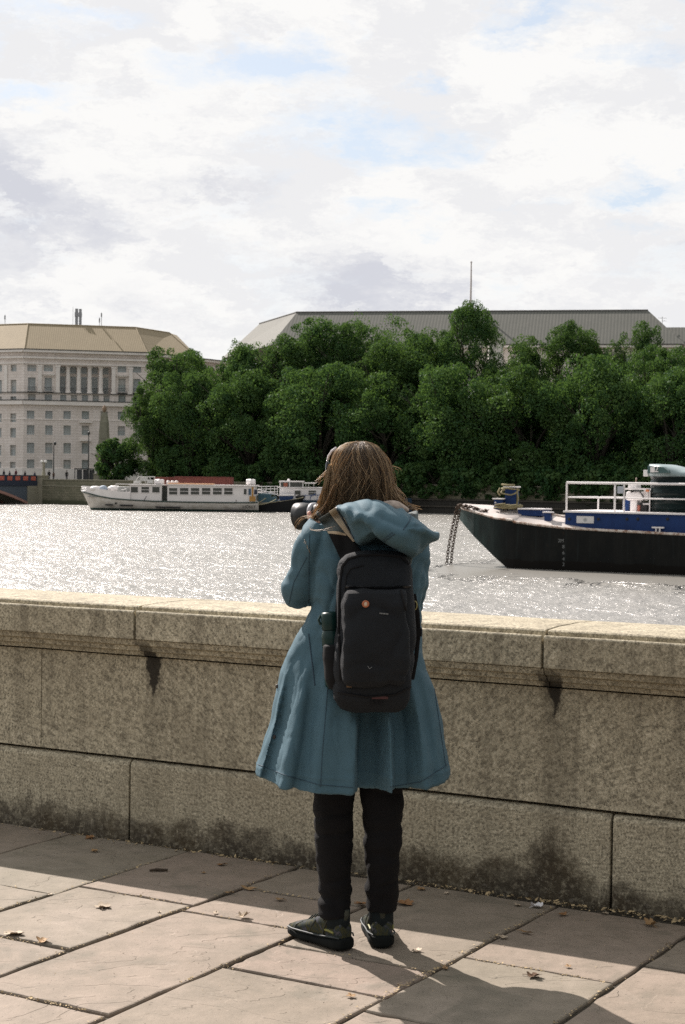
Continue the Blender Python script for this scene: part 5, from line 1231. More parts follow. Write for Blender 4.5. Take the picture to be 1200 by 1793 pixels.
# number panel: flat shield at the left end of the lid
pa = BP(1142, 816, 3-rT*.72); pb = BP(1177, 829.5, 3-rT*.72); oT = Vector((ta, 3.0, zb0)); yy_ = -rT-.30
mb = MB(); x0, x1, z0_, z1_ = (pa-oT).x, (pb-oT).x, (pb-oT).z, (pa-oT).z
mb.prism([Vector((x0, yy_, z0_)), Vector((x1*.6, yy_-.02, z0_+.05)), Vector((x1, yy_-.02, z0_+.18)), Vector((x1-.25, yy_-.02, z1_-.06)), Vector((x0, yy_, z1_))], (0, .9, 0)); npn = mb.build('number_panel', mat('panel_green', (0.045, 0.10, 0.10), .4), tk)
tx = text_mesh('number', '2', .50, M_white, npn, .006); tx.location = (x0+.80*(x1-x0)*.55+.02, yy_-.03, (z0_+z1_)/2+.02); tx.rotation_euler = (R(90), 0, 0)
mb = MB(); mb.box((x0+.30, yy_-.022, (z0_+z1_)/2), (.26, .02, .30)); mb.build('square_mark', M_white, npn, bevel=.03)
mb = MB(); mb.box((x0-.22, yy_+.5, tz(829)), (.28, .3, .36)); mb.build('junction_box', M_white, tk, bevel=.03)
# ================================================================== THE WOMAN
DW = 5.45
W0 = G(628, 1652); W0.z = 0
def PW(px, py, dd=0.0): return D(px, py, DW+dd)
wo = thing('person', 'woman seen from behind in a long blue hooded raincoat taking a photograph', 'person', W0)
def bake(mb, voxel, smooth=4, name='tmp', thick=None):
    me = bpy.data.meshes.new(name); me.from_pydata([tuple(v) for v in mb.v], [], mb.f)
    bm = bmesh.new(); bm.from_mesh(me); bmesh.ops.recalc_face_normals(bm, faces=bm.faces); bm.to_mesh(me); bm.free()
    o = bpy.data.objects.new('tmp', me); col.objects.link(o)
    r_ = o.modifiers.new('r', 'REMESH'); r_.mode = 'VOXEL'; r_.voxel_size = voxel
    if smooth: s_ = o.modifiers.new('s', 'SMOOTH'); s_.factor = .5; s_.iterations = smooth
    dg = bpy.context.evaluated_depsgraph_get(); out = bpy.data.meshes.new_from_object(o.evaluated_get(dg)); bpy.data.objects.remove(o); out.name = name; return out
def co_np(me): a = np.empty(len(me.vertices)*3); me.vertices.foreach_get('co', a); return a.reshape(-1, 3)
def no_np(me):
    a = np.empty(len(me.vertices)*3); me.vertex_normals.foreach_get('vector', a); return a.reshape(-1, 3)
def place(name, me, mats, parent, disp=None, smooth=True):
    me.materials.clear()
    for m_ in (mats if isinstance(mats, list) else [mats]): me.materials.append(m_)
    V = co_np(me)
    if disp is not None: V = V+no_np(me)*disp(V)[:, None]
    if parent is not None:
        inv = np.array(world_mat(parent).inverted()); V = V @ inv[:3, :3].T+inv[:3, 3]
    me.vertices.foreach_set('co', V.ravel())
    if smooth: me.polygons.foreach_set('use_smooth', [True]*len(me.polygons))
    me.update(); o = bpy.data.objects.new(name, me); col.objects.link(o); o.parent = parent; return o
def nz3(V, s, seed=0.0):
    return np.array([noise.noise(Vector((v[0]*s[0]+seed, v[1]*s[1]+seed*.7, v[2]*s[2]))) for v in V])
def ring_at(py, L, Rr, hb, hf, dd=0.0, n=64, ex=2.3, zfun=None, dfun=None):
    a = PW(L, py, dd); b = PW(Rr, py, dd); cx = (a.x+b.x)/2; hw = (b.x-a.x)/2; z = (a.z+b.z)/2; out = []
    for k in range(n):
        t_ = 2*math.pi*k/n; c, s_ = math.cos(t_), math.sin(t_)
        x = math.copysign(abs(c)**(2/ex), c); y = math.copysign(abs(s_)**(2/ex), s_)
        r_ = 1.0; d_ = dfun(c, s_) if dfun else 0
        out.append(Vector((cx+x*hw*(1+d_*0.0), DW+dd-y*(hb if s_ > 0 else hf)+(d_ if s_ > 0 else 0), z+(zfun(s_) if zfun else 0))))
    return out
def lerp_rows(rows, step):
    out = []
    for a, b in zip(rows[:-1], rows[1:]):
        n = max(1, int(round((b[0]-a[0])/step)))
        for i in range(n): k = i/n; out.append([p+(q-p)*k for p, q in zip(a, b)])
    out.append(list(rows[-1])); return out

M_skin = mat('skin', (0.50, 0.29, 0.22), .5, var=.06, vscale=12, Subsurface_Weight=0.1)
# ---- the body: one continuous figure under the clothes
mb = MB()
hc = PW(633, 835, .02)
mb.ball(hc, (.076, .097, .112), 20); mb.ball(hc+Vector((-.030, .045, -.045)), (.052, .060, .070), 14)   # skull, jaw turned left
fd = Vector((-.62, .76, -.18)).normalized(); sd_ = Vector((.76, .62, 0)).normalized()
mb.tube([hc+fd*.088+UP*.012, hc+fd*.118-UP*.022, hc+fd*.098-UP*.034], [.008, .014, .010], 8)          # nose
mb.ball(hc+fd*.096-UP*.058, (.020, .016, .010), 8); mb.ball(hc+fd*.084-UP*.090, (.024, .022, .02), 8)   # lips, chin
for s_ in (-1, 1):
    mb.ball(hc+fd*.085+sd_*s_*.032+UP*.004, (.016, .014, .012), 8); mb.ball(hc+sd_*s_*.074-UP*.015, (.012, .018, .030), 8)  # brows, ears
mb.tube([hc-UP*.05-fd*.02, PW(642, 880, .0), PW(646, 905, .0), PW(646, 925, 0)], [.056, .052, .058, .085], 16)
def body_ring(py, L, Rr, hb, hf, dd=0): return ring_at(py, L, Rr, hb, hf, dd, 32, 2.2)
mb.rings([body_ring(*r_) for r_ in ((908, 600, 692, .05, .05), (925, 568, 725, .08, .08), (960, 562, 732, .09, .10), (1030, 570, 716, .09, .11), (1080, 580, 706, .08, .09), (1130, 566, 708, .10, .10), (1180, 556, 712, .085, .10), (1220, 560, 704, .08, .10), (1240, 575, 690, .08, .08))])
def legpts(x0, x1, x2, x3): return [PW(x0, 1190, 0), PW(x1, 1290, 0), PW(x2, 1440, .015), PW(x3, 1560, .03), PW(x3, 1612, .045)]
mb.tube(legpts(592, 587, 586, 589), [.072, .066, .052, .034, .028], 16); mb.tube(legpts(674, 672, 670, 669), [.072, .066, .052, .034, .028], 16)
La, Rs = [PW(568, 925, 0), PW(547, 968, .0), PW(530, 1012, .02), PW(524, 1036, .05), PW(532, 1000, .16), PW(548, 940, .25), PW(556, 915, .275)], [.048, .045, .040, .038, .036, .028, .026]
mb.tube(La, Rs, 14)
Ra = [PW(722, 930, 0), PW(722, 990, .0), PW(717, 1045, .03), PW(710, 1070, .07), PW(680, 1020, .19), PW(630, 950, .28), PW(604, 912, .30)]
mb.tube(Ra, Rs, 14)
# hands closed on the camera
la = PW(533, 903, .335); lb = PW(578, 897, .275); ax = (la-lb).normalized(); n1 = (UP-ax*(UP @ ax)).normalized(); n2 = ax.cross(n1)
if n2.y > 0: n2 = -n2                                            # n2 towards the viewer
def around(s_, phi, r_): a = R(phi); return lb.lerp(la, s_)+(n1*math.cos(a)+n2*math.sin(a))*r_
rB = .038
palm = [around(.50, 180, .055), around(.22, 180, .056)]
mb.tube([PW(556, 915, .275), palm[0].lerp(palm[1], .5)-UP*.004], [.026, .028], 12); mb.tube([around(.62, 182, .054), around(.12, 182, .054)], [.017, .018], 12)
for k, (s_, ln, rr_) in enumerate(((.66, 95, .0082), (.50, 112, .0088), (.34, 105, .0085), (.19, 85, .0074))):
    mb.tube([around(s_, 185, .053), around(s_+.01, 185+ln*.35, .050), around(s_+.02, 185+ln*.7, .047), around(s_+.02, 185+ln, .045)], [rr_*1.15, rr_*1.08, rr_, rr_*.8], 8)
mb.tube([around(.30, 172, .056), around(.38, 140, .054), around(.46, 105, .050), around(.50, 78, .047)], [.015, .012, .0105, .008], 8)
cg = PW(606, 897, .27)
mb.tube([Ra[-1], cg+Vector((.012, -.01, -.02))], [.026, .028], 12); mb.ball(cg+Vector((.016, -.008, -.005)), (.018, .028, .036), 10)
for k in range(4):
    z = .022-k*.019; mb.tube([cg+Vector((.018, .012, z)), cg+Vector((.010, .042, z)), cg+Vector((-.014, .052, z-.002)), cg+Vector((-.032, .046, z-.004))], [.009, .0088, .008, .0068], 8)
mb.tube([cg+Vector((.012, -.028, .012)), cg+Vector((-.010, -.036, .020)), cg+Vector((-.030, -.034, .018))], [.012, .010, .008], 8)
me = bake(mb, .0048, 2, 'person_body'); bo = place('body', me, M_skin, wo)
for s_ in (-1, 1):      # eyes
    e_ = MB(); e_.ball(hc+fd*.088+sd_*s_*.031-UP*.010, .011, 10); e_.build('eye', mat('eye_dark', (0.10, 0.08, 0.06), .2), wo, world=True, smooth=True)
mb = MB(); mb.ball(hc+fd*.1015-UP*.058, (.022, .012, .0065), 8); mb.build('lips', mat('lip_skin', (0.38, 0.15, 0.13), .5), wo, world=True, smooth=True)

# ---- coat
def m_coat(t, b, co):
    nz = t.noise(co, 5, 5, .6); wv = t.noise(t.vscale(co, (1, 1, 1)), 420, 2, .5)
    c = t.mix(nz, (0.054, 0.110, 0.143), (0.084, 0.158, 0.198)); c = t.mix(t.ramp(wv, [(.35, .22), (.6, 0.0)]), c, (0.026, 0.070, 0.10))
    c = t.mix(t.ramp(t.noise(t.vscale(co, (1, 1, .5)), 2.3, 4, .6), [(.45, 0.0), (.75, .25)]), c, (0.082, 0.14, 0.175))
    t.l.new(c, b.inputs['Base Color'])
    h = t.m('ADD', t.m('MULTIPLY', t.noise(co, 900, 2, .5), .35), t.m('MULTIPLY', t.noise(t.vscale(co, (1, 1, .6)), 26, 5, .6), 1.4))
    bp = t.n('ShaderNodeBump', {'Height': h, 'Strength': .42, 'Distance': .0035}); t.l.new(bp.outputs[0], b.inputs['Normal'])
    b.inputs['Sheen Weight'].default_value = .03
M_coat = mat('blue_raincoat', rough=.72, spec=.22, fn=m_coat)
def saw(x, a, b_, d_, soft=.02):
    """sharp step in at a, ramp back out to b_"""
    if x < a-soft or x > b_: return 0.0
    up = min(1, (x-(a-soft))/soft) if x < a else 1.0
    m_ = a+(b_-a)*.40
    return d_*up*(1-max(0, (x-m_))/(b_-m_))
def skirt_d(t_):
    k = max(0, min(1, (t_-.10)/.55)); k = k*k*(3-2*k)
    def f_(c, s_):
        if s_ <= 0: return 0
        v = saw(c, .04-.05*(1-t_), .345, .112)+saw(c, .365, .70, .095)
        v += .010*math.exp(-((c+.12)/.06)**2)*.6+saw(c, -.56, -.36, .026)+saw(c, -.90, -.72, .042)+.022*math.exp(-((c-.80)/.05)**2)
        v -= .012*math.exp(-((c+.33)/.08)**2)+.016*math.exp(-((c+.67)/.06)**2)
        return v*k
    return f_
rows = [(892, 612, 676, .045, .04, 0), (897, 590, 700, .065, .055, 0), (904, 570, 722, .085, .075, 0), (915, 556, 738, .10, .09, 0), (935, 549, 745, .115, .11, 0), (975, 545, 747, .125, .125, 0), (1020, 543, 744, .125, .13, 0),
        (1055, 545, 741, .12, .125, 0), (1072, 541, 739, .118, .12, 0), (1095, 531, 738, .118, .12, 0), (1115, 519, 739, .124, .13, 0), (1147, 505, 744, .14, .15, 0), (1178, 494, 752, .160, .165, 0), (1216, 485, 762, .183, .18, 0), (1260, 474, 773, .21, .20, 0), (1310, 459, 782, .235, .22, 0), (1349, 447, 788.5, .25, .23, 0)]
rg = []
for r_ in lerp_rows(rows, 6):
    t_ = max(0, (r_[0]-1105)/244)
    rg.append(ring_at(*r_[:6], n=144, ex=2.25, zfun=(lambda s_, t_=t_: -.036*s_*t_**3), dfun=skirt_d(t_) if t_ > 0 else None))
mb = MB(); mb.rings(rg+[[Vector(((v.x-rg[-1][0].x*0-(.0)), v.y, v.z)) for v in []]] if False else rg)
# hollow the skirt from below so the hem reads as cloth
inner = []
for r_ in lerp_rows([rows[-4], rows[-3], rows[-2], rows[-1]], 12):
    t_ = max(0, (r_[0]-1105)/244); ringi = ring_at(r_[0], r_[1]+16, r_[2]-16, r_[3]*.30, r_[4]-.05, 0, n=144, ex=2.25, zfun=(lambda s_, t_=t_: -.036*s_*t_**3)); inner.append(ringi)
mb2 = MB(); n_ = len(rg)
outer = rg; vs = [v for q in outer for v in q]; fs = []
N = 144
for i in range(len(outer)-1):
    for k in range(N): fs.append((i*N+k, i*N+(k+1) % N, (i+1)*N+(k+1) % N, (i+1)*N+k))
fs.append(tuple(range(N))[::-1]); base = len(vs); inn = inner[::-1]; vs += [v for q in inn for v in q]
for k in range(N): fs.append(((len(outer)-1)*N+k, (len(outer)-1)*N+(k+1) % N, base+(k+1) % N, base+k))
for i in range(len(inn)-1):
    for k in range(N): fs.append((base+i*N+k, base+i*N+(k+1) % N, base+(i+1)*N+(k+1) % N, base+(i+1)*N+k))
fs.append(tuple(base+(len(inn)-1)*N+k for k in range(N))); mb2.add(vs, fs)
# sleeves
def rsp(pts, rs_, n):
    out, ro_ = [], []
    for i in range(n+1):
        t_ = i/n*(len(pts)-1); k = min(int(t_), len(pts)-2); u_ = t_-k
        p0, p1, p2, p3 = pts[max(k-1, 0)], pts[k], pts[k+1], pts[min(k+2, len(pts)-1)]
        out.append(.5*((2*p1)+(p2-p0)*u_+(2*p0-5*p1+4*p2-p3)*u_*u_+(3*p1-p0-3*p2+p3)*u_**3)); ro_.append(rs_[k]*(1-u_)+rs_[k+1]*u_)
    return out, ro_
LS = [PW(572, 922, -.005), PW(552, 955, -.005), PW(537, 1000, .01), PW(526, 1036, .045), PW(534, 1004, .15), PW(549, 945, .235), PW(555, 922, .262)]
LR = [.066, .064, .059, .056, .056, .048, .043]
RS = [PW(716, 930, -.005), PW(719, 975, -.01), PW(718, 1030, .0), PW(711, 1068, .06), PW(684, 1030, .175), PW(640, 960, .265), PW(616, 925, .29)]
RR = [.066, .062, .058, .056, .056, .048, .043]
for P_, R_ in ((LS, LR), (RS, RR)): p_, r_ = rsp(P_, R_, 40); mb2.tube(p_, r_, 26)
me = bake(mb2, .0055, 1, 'coat')
def coat_disp(V):
    z = V[:, 2]; x = V[:, 0]; y = V[:, 1]; z0_c = PW(0, 1095).z; mU = np.clip((z-z0_c+.03)/.06, 0, 1); sk = 1-mU; nsk = mU
    d = .0065*nz3(V, (8, 8, 6), 2)+.0032*nz3(V, (24, 24, 18), 5)+.004*(1-2*np.abs(nz3(V, (10, 10, 16), 15)))*mU
    # bunched cloth at the elbows and waist
    el = np.exp(-((z-PW(0, 1040).z)/.07)**2)*(np.abs(x-PW(640, 1000).x) > .14)
    d += el*.007*nz3(V, (9, 9, 34), 9)
    up = mU; d += up*.009*nz3(V, (6, 6, 15), 11)
    d += sk*.0045*nz3(V, (13, 9, 1.6), 7)
    rid = lambda s_, sd_, p_: np.clip(1-3.2*np.abs(nz3(V, s_, sd_)), 0, 1)**p_
    d += -.0075*rid((9, 6, 5), 41, 2)*nsk-.0045*rid((16, 10, 10), 43, 2)*nsk-.0030*rid((12, 8, 2.2), 47, 2)*sk-.0020*rid((22, 14, 9), 49, 2)*sk
    # waist drawn in by the back seam
    # shoulder seam of the left sleeve, hem stitching
    hz_ = PW(0, 1349).z; d += .002*np.exp(-((z-hz_-.03)/.004)**2)
    return d
coat = place('raincoat', me, M_coat, wo, coat_disp)
# stitched seams, hem line, pocket edge and buttons
M_seam = mat('seam_thread', (0.025, 0.052, 0.08), .7, var=.1)
from mathutils.bvhtree import BVHTree
def surf_of(o):
    mw = world_mat(o); vs = [mw @ v.co for v in o.data.vertices]; return BVHTree.FromPolygons(vs, [tuple(p.vertices) for p in o.data.polygons])
cb_ = surf_of(coat)
def drape(bvh, pts, n=24, off=.0012):
    """the points where the outline of a seam, seen from behind the figure, lies on the cloth"""
    out = []
    P = []
    for a, b in zip(pts[:-1], pts[1:]):
        for i in range(n): k = i/n; P.append((a[0]+(b[0]-a[0])*k, a[1]+(b[1]-a[1])*k))
    P.append(pts[-1])
    for p in P:
        q = PW(p[0], p[1], 0); h = bvh.ray_cast(Vector((q.x*.93, q.y-.6, q.z+(CAMZ-q.z)*.0+( (CAMZ-q.z)*.11))), (q-Vector((q.x*.93, q.y-.6, q.z+(CAMZ-q.z)*.11))).normalized())
        if h[0] is not None: out.append(h[0]+h[1]*off)
    return out
def seam(pts, r_=.0009, nm='seam', m=None, bvh=None, par=None):
    q = drape(bvh or cb_, pts)
    if len(q) > 3: mb = MB(); mb.tube(q, r_, 5); return mb.build(nm, m or M_seam, par or wo, world=True)
seam([(575, 1195), (570, 1260), (565, 1320), (562, 1378)]); seam([(543, 935), (541, 1000), (541, 1060)]); seam([(538, 975), (515, 1020), (506, 1058)])
seam([(452, 1338), (500, 1357), (560, 1374), (618, 1379)]); seam([(682, 1378), (735, 1369), (783, 1338)]); seam([(541, 1110), (546, 1150), (552, 1200)], .002, 'pocket_edge'); seam([(760, 1205), (772, 1290), (779, 1340)])
for px, py in ((487, 1202), (480, 1290)):
    h = drape(cb_, [(px, py), (px+.5, py)], 1, .002)
    if h: mb = MB(); mb.ball(h[0], (.007, .004, .007), 8); mb.build('button', mat('horn_button', (0.05, 0.04, 0.035), .4), wo, world=True, smooth=True)
# ---- hood hanging down the back over the rucksack
def inflate(poly, cen, ddc, bf, bbk, n=120, rings_=26, ex=2.0):
    P = []; L = [math.dist(poly[i], poly[(i+1) % len(poly)]) for i in range(len(poly))]; T_ = sum(L)
    # smooth closed curve through the outline
    m_ = len(poly)
    for j in range(n):
        s_ = j/n*T_; i = 0
        while s_ > L[i]: s_ -= L[i]; i += 1
        u_ = s_/L[i]; p0, p1, p2, p3 = [Vector(poly[(i+k) % m_]+(0,)) for k in (-1, 0, 1, 2)]
        q = .5*((2*p1)+(p2-p0)*u_+(2*p0-5*p1+4*p2-p3)*u_*u_+(3*p1-p0-3*p2+p3)*u_**3); P.append((q.x, q.y))
    rg = []
    for half in (0, 1):
        for k in range(rings_):
            s_ = math.sin((k if half == 0 else rings_-k)/rings_*math.pi/2+.012); dz = math.sqrt(max(0, 1-s_**ex)); dd = -bf*dz if half == 0 else bbk*dz
            if half == 1 and k == 0: continue
            rg.append([PW(cen[0]+(p[0]-cen[0])*s_, cen[1]+(p[1]-cen[1])*s_, ddc+dd) for p in P])
    mb = MB(); mb.rings(rg); return mb
hood_poly = [(589, 887), (612, 878), (632, 874), (650, 873), (668, 878), (688, 885), (706, 893), (724, 904), (742, 918), (757, 929), (770, 931), (768, 941), (757, 952), (744, 961), (733, 972), (718, 977), (700, 974), (683, 964), (665, 956), (645, 954), (626, 949), (617, 936), (607, 918), (597, 902)]
mb = inflate(hood_poly, (680, 922), -.16, .165, .11, ex=2.2)
me = bake(mb, .005, 1, 'hood')
def hood_disp(V):
    A = np.array([(PW(600, 880).x), 0, PW(600, 880).z]); q = (V-A)
    s = PW(601, 880).x-PW(600, 880).x; X = q[:, 0]/s; Y = -q[:, 2]/s     # centimetre-like cloth coordinates
    d = .006*nz3(V, (9, 6, 9), 3)+.003*nz3(V, (24, 18, 24), 8)-.0055*np.clip(1-3*np.abs(nz3(V, (11, 7, 9), 53)), 0, 1)**1.5
    def ridge(x0, y0, x1, y1, w_, a):
        L = math.hypot(x1-x0, y1-y0); ux, uy = (x1-x0)/L, (y1-y0)/L; px_, py_ = X-x0, Y-y0; al = np.clip((px_*ux+py_*uy)/L, 0, 1); dd_ = np.hypot(px_-al*L*ux, py_-al*L*uy); return a*np.exp(-(dd_/w_)**2)*(1-.6*al)
    back = (V[:, 1] < DW-.12)
    d += back*(ridge(30, 24, 110, 52, 9, .020)+ridge(34, 30, 60, 78, 7, -.016)+ridge(70, 20, 150, 66, 8, -.012)+ridge(60, 45, 128, 80, 9, .016)+ridge(46, 62, 110, 96, 6, -.014)+ridge(120, 34, 160, 56, 6, .012)+ridge(140, 48, 128, 92, 5, -.012)+ridge(10, 10, 34, 70, 5, .010)+ridge(100, 10, 118, 44, 5, .009))
    return d
hood = place('hood', me, M_coat, wo, hood_disp); hb2 = surf_of(hood)
seam([(722, 893), (715, 912), (704, 928)], .0013, bvh=hb2); seam([(690, 934), (672, 948), (660, 957)], .0013, bvh=hb2); seam([(686, 932), (668, 946), (656, 955)], .0011, bvh=hb2)
seam([(590, 889), (600, 906), (610, 924), (620, 942)], .0035, 'hood_edge', mat('dark_piping', (0.02, 0.03, 0.04), .6), hb2)
sc = inflate([(668, 880), (682, 876), (696, 877), (708, 884), (718, 893), (706, 900), (690, 897), (676, 889)], (694, 889), -.09, .03, .03, 40, 10)
place('scarf_collar', bake(sc, .005, 2, 'scarf'), mat('cream_print', (0.40, 0.33, 0.28), .8, var=.5, vscale=60), wo)

# ---- trousers
M_trou = mat('black_trousers', (0.005, 0.005, 0.006), .9, var=.3, vscale=9, bump=.3, bscale=300, spec=.25)
mb = MB()
for rows_ in ([(1180, 545, 630, .085, .10, 0), (1300, 545, 627, .072, .085, 0), (1370, 547, 624, .078, .078, 0), (1440, 549, 621, .070, .070, 0), (1500, 553, 618, .066, .066, .01), (1560, 557, 615, .062, .062, .025), (1604, 560, 613, .060, .060, .012)],
              [(1180, 628, 715, .085, .10, 0), (1300, 626, 712, .072, .085, 0), (1370, 629, 709, .078, .078, 0), (1440, 634, 706, .070, .070, 0), (1500, 638, 702, .066, .066, .01), (1560, 641, 698, .062, .062, .03), (1592, 643, 696, .058, .060, .045)]):
    mb.rings([ring_at(*r_, n=32, ex=2.1) for r_ in lerp_rows(rows_, 10)])
me = bake(mb, .006, 2, 'trousers')
def tr_disp(V):
    d = .005*nz3(V, (9, 9, 22), 4)+.002*nz3(V, (30, 30, 45), 6)-.006*np.clip(1-3*np.abs(nz3(V, (7, 7, 15), 61)), 0, 1)**1.4; low = np.exp(-((V[:, 2]-.16)/.07)**2); return d+low*.006*nz3(V, (8, 8, 40), 12)
place('trousers', me, M_trou, wo, tr_disp)
for pts in ([(549, 1400), (552, 1480), (557, 1560), (560, 1596)], [(633, 1400), (638, 1480), (642, 1560), (645, 1588)]): pass
# ---- socks and trainers
M_sock = mat('teal_sock', (0.018, 0.024, 0.027), .95, spec=.1, var=.15, vscale=60)
def m_shoe(t, b, co):
    vo = t.n('ShaderNodeTexVoronoi', {'Vector': co, 'Scale': 34.0, 'Randomness': 1.0}).outputs['Color']; nz = t.noise(co, 24, 4, .6, 1.5); n2 = t.noise(co, 31, 3, .6, 1.0)
    c = t.ramp(nz, [(.34, (0.016, 0.026, 0.026)), (.46, (0.075, 0.07, 0.026)), (.53, (0.028, 0.040, 0.034)), (.62, (0.10, 0.095, 0.12)), (.72, (0.11, 0.095, 0.035))], 'LINEAR')
    c = t.mix(t.ramp(n2, [(.45, 0.0), (.55, .55)]), c, (0.025, 0.035, 0.038)); c = t.mix(t.ramp(t.noise(co, 300, 2, .5), [(.4, .3), (.6, 0.0)]), c, (0.02, 0.02, 0.02)); t.l.new(c, b.inputs['Base Color'])
M_shoe = mat('mottled_trainer', rough=.8, spec=.15, fn=m_shoe); M_sole = mat('dark_teal_sole', (0.008, 0.010, 0.010), .8, spec=.12, var=.25, vscale=20)
M_lace = mat('shoe_lace', (0.035, 0.04, 0.03), .8)
def shoe(heel, ang, lab):
    t_ = bpy.data.objects.new('trainer', None); col.objects.link(t_); t_.parent = wo; t_.location = world_mat(wo).inverted() @ heel; t_.rotation_euler = (0, 0, ang)
    def sec(x, w_, h_, z0=.0, ex=2.6, n=22):
        out = []
        for k in range(n):
            a = 2*math.pi*k/n; c, s_ = math.cos(a), math.sin(a); out.append(Vector((x, math.copysign(abs(c)**(2/ex), c)*w_, z0+(h_-z0)*(.5+.5*math.copysign(abs(s_)**(2/ex), s_)))))
        return out
    X = [(-.012, .018, .060, .030), (-.006, .030, .090, .022), (.012, .036, .104, .018), (.045, .038, .112, .018), (.075, .038, .108, .018), (.105, .040, .094, .018), (.135, .043, .080, .018), (.170, .046, .067, .016), (.205, .045, .056, .016), (.232, .038, .047, .018), (.250, .024, .036, .022), (.257, .010, .029, .024)]
    mb = MB(); mb.rings([sec(*q) for q in X])
    me = bake(mb, .0045, 2, 'upper'); o = place('upper', me, M_shoe, None); o.parent = t_
    Z = [(-.022, .014, .034, .010), (-.018, .030, .042, .003), (.005, .042, .044, 0), (.04, .044, .040, 0), (.08, .042, .034, .001), (.12, .043, .032, .001), (.16, .049, .032, 0), (.205, .049, .031, .001), (.238, .042, .031, .005), (.258, .026, .033, .011), (.268, .010, .034, .016)]
    mb = MB(); mb.rings([sec(q[0], q[1], q[2], q[3], 3.4) for q in Z]); o = place('sole', bake(mb, .004, 2, 'sole'), M_sole, None); o.parent = t_
    mb = MB(); mb.tube([(.0, .0, .098), (-.012, 0, .118), (-.014, 0, .132)], [.010, .010, .008], 8); mb.build('heel_tab', M_lace, t_)
    mb = MB(); mb.tube([(.028+.026*math.cos(a), .026*math.sin(a), .113-.012*math.cos(a)) for a in [k/16*2*math.pi for k in range(17)]], .0075, 7, caps=False); mb.build('collar', mat('collar_lining', (0.05, 0.065, 0.07), .9), t_)
    mb = MB()
    for k in range(5): x = .085+k*.018; z = .106-k*.0085; mb.tube([(x, -.022, z-.004), (x+.004, 0, z+.006), (x, .022, z-.004)], .0026, 5)
    mb.tube([(.078, .0, .118), (.072, .022, .126), (.060, .034, .112), (.055, .040, .090)], .0026, 5); mb.tube([(.078, .0, .118), (.082, -.018, .130), (.074, -.034, .120), (.068, -.040, .092)], .0026, 5)
    mb.build('laces', M_lace, t_)
    for s_ in (-1, 1):
        mb = MB(); mb.tube([(q[0], s_*(q[1]+.001), q[2]+.001) for q in ((-.012, .030, .043), (.005, .0415, .046), (.04, .0435, .042), (.08, .042, .037), (.12, .043, .035), (.16, .048, .035), (.205, .048, .034), (.236, .041, .034))], .0028, 6); mb.build('midsole_line', mat('pale_midsole', (0.035, 0.048, 0.052), .6), t_)
        for ov in ([(.125, s_*.040, .040), (.118, s_*.040, .060), (.100, s_*.036, .082)], [(.200, s_*.044, .036), (.192, s_*.041, .050), (.172, s_*.030, .062)], [(.060, s_*.041, .040), (.052, s_*.041, .068), (.040, s_*.036, .095)]): mb = MB(); mb.tube(ov, .0032, 5); mb.build('overlay', M_lace, t_)
    for s_ in (-1, 1): mb = MB(); mb.tube([(.010, s_*.0365, .058), (.030, s_*.0385, .062), (.050, s_*.0392, .062)], .0035, 5); mb.build('side_stripe', mat('olive_stripe', (0.24, 0.24, 0.07), .6), t_)
    mb = MB(); mb.tube([(.03, 0, .07), (.030, 0, .115), (.030, 0, .128)], [.040, .040, .040], 18); mb.build('sock', M_sock, t_, smooth=True)
    return t_
hl = G(602, 1663); shoe(hl, R(131), 'l'); hr = G(669, 1661); shoe(hr+Vector((0, .015, 0)), R(95), 'r')

# ---- hair
M_hairb = mat('hair_mass', (0.035, 0.021, 0.012), .55, var=.25, vscale=30)
def m_hair(t, b, co):
    at = t.n('ShaderNodeAttribute', attribute_name='tone').outputs['Fac']
    c = t.ramp(at, [(0.0, (0.030, 0.018, 0.009)), (.42, (0.10, 0.066, 0.036)), (.75, (0.25, 0.175, 0.10)), (1.0, (0.62, 0.47, 0.29))])
    t.l.new(c, b.inputs['Base Color']); tr = t.n('ShaderNodeBsdfTranslucent', {'Color': t.mix(.5, c, (0.75, 0.48, 0.22))}).outputs[0]
    mx = t.n('ShaderNodeMixShader', {0: .4, 1: b.outputs[0], 2: tr}).outputs[0]; out = [n_ for n_ in t.t.nodes if n_.type == 'OUTPUT_MATERIAL'][0]; t.l.new(mx, out.inputs[0])
M_hair = mat('hair_strands', rough=.38, spec=.6, fn=m_hair)
HT = [(773, 624, 641, .02, .02), (775.5, 608, 652, .045, .045), (780, 598, 661, .065, .065), (790, 588, 670, .088, .085), (804, 583, 679, .102, .095), (820, 580, 685, .110, .10), (838, 577, 689, .112, .10), (856, 573, 692, .108, .095), (872, 570, 694, .102, .09), (886, 568, 695, .10, .085), (902, 568, 695, .10, .08), (918, 572, 692, .095, .06)]
def hair_pt(s_, th, k=1.0):
    y = HT[0][0]+(HT[-1][0]-HT[0][0])*s_
    i = 0
    while i < len(HT)-2 and HT[i+1][0] < y: i += 1
    a, b = HT[i], HT[i+1]; u_ = (y-a[0])/(b[0]-a[0]); u_ = max(0, min(1, u_)); L, Rr, hb, hf = [a[j]+(b[j]-a[j])*u_ for j in (1, 2, 3, 4)]
    p = PW(L, y, .01); q = PW(Rr, y, .01); c, s2 = math.cos(th), math.sin(th); return Vector(((p.x+q.x)/2+(q.x-p.x)/2*c*k, DW+.01-s2*(hb if s2 > 0 else hf)*k, (p.z+q.z)/2))
mb = MB(); rg = []
ths = [2*math.pi*k/48 for k in range(48)]
for j in range(40):
    s_ = j/39; row = []
    for th in ths:
        front = max(0, math.cos(th-R(232))); kk = .965*(1-.38*front*max(0, min(1, (s_-.16)/.12)))
        row.append(hair_pt(s_, th, kk))
    rg.append(row)
mb.rings(rg); hm = place('hair', bake(mb, .006, 3, 'hair'), M_hairb, wo, lambda V: .003*nz3(V, (60, 60, 6), 3))
sm = MB(); strand_tone = []; rh = random.Random(12)
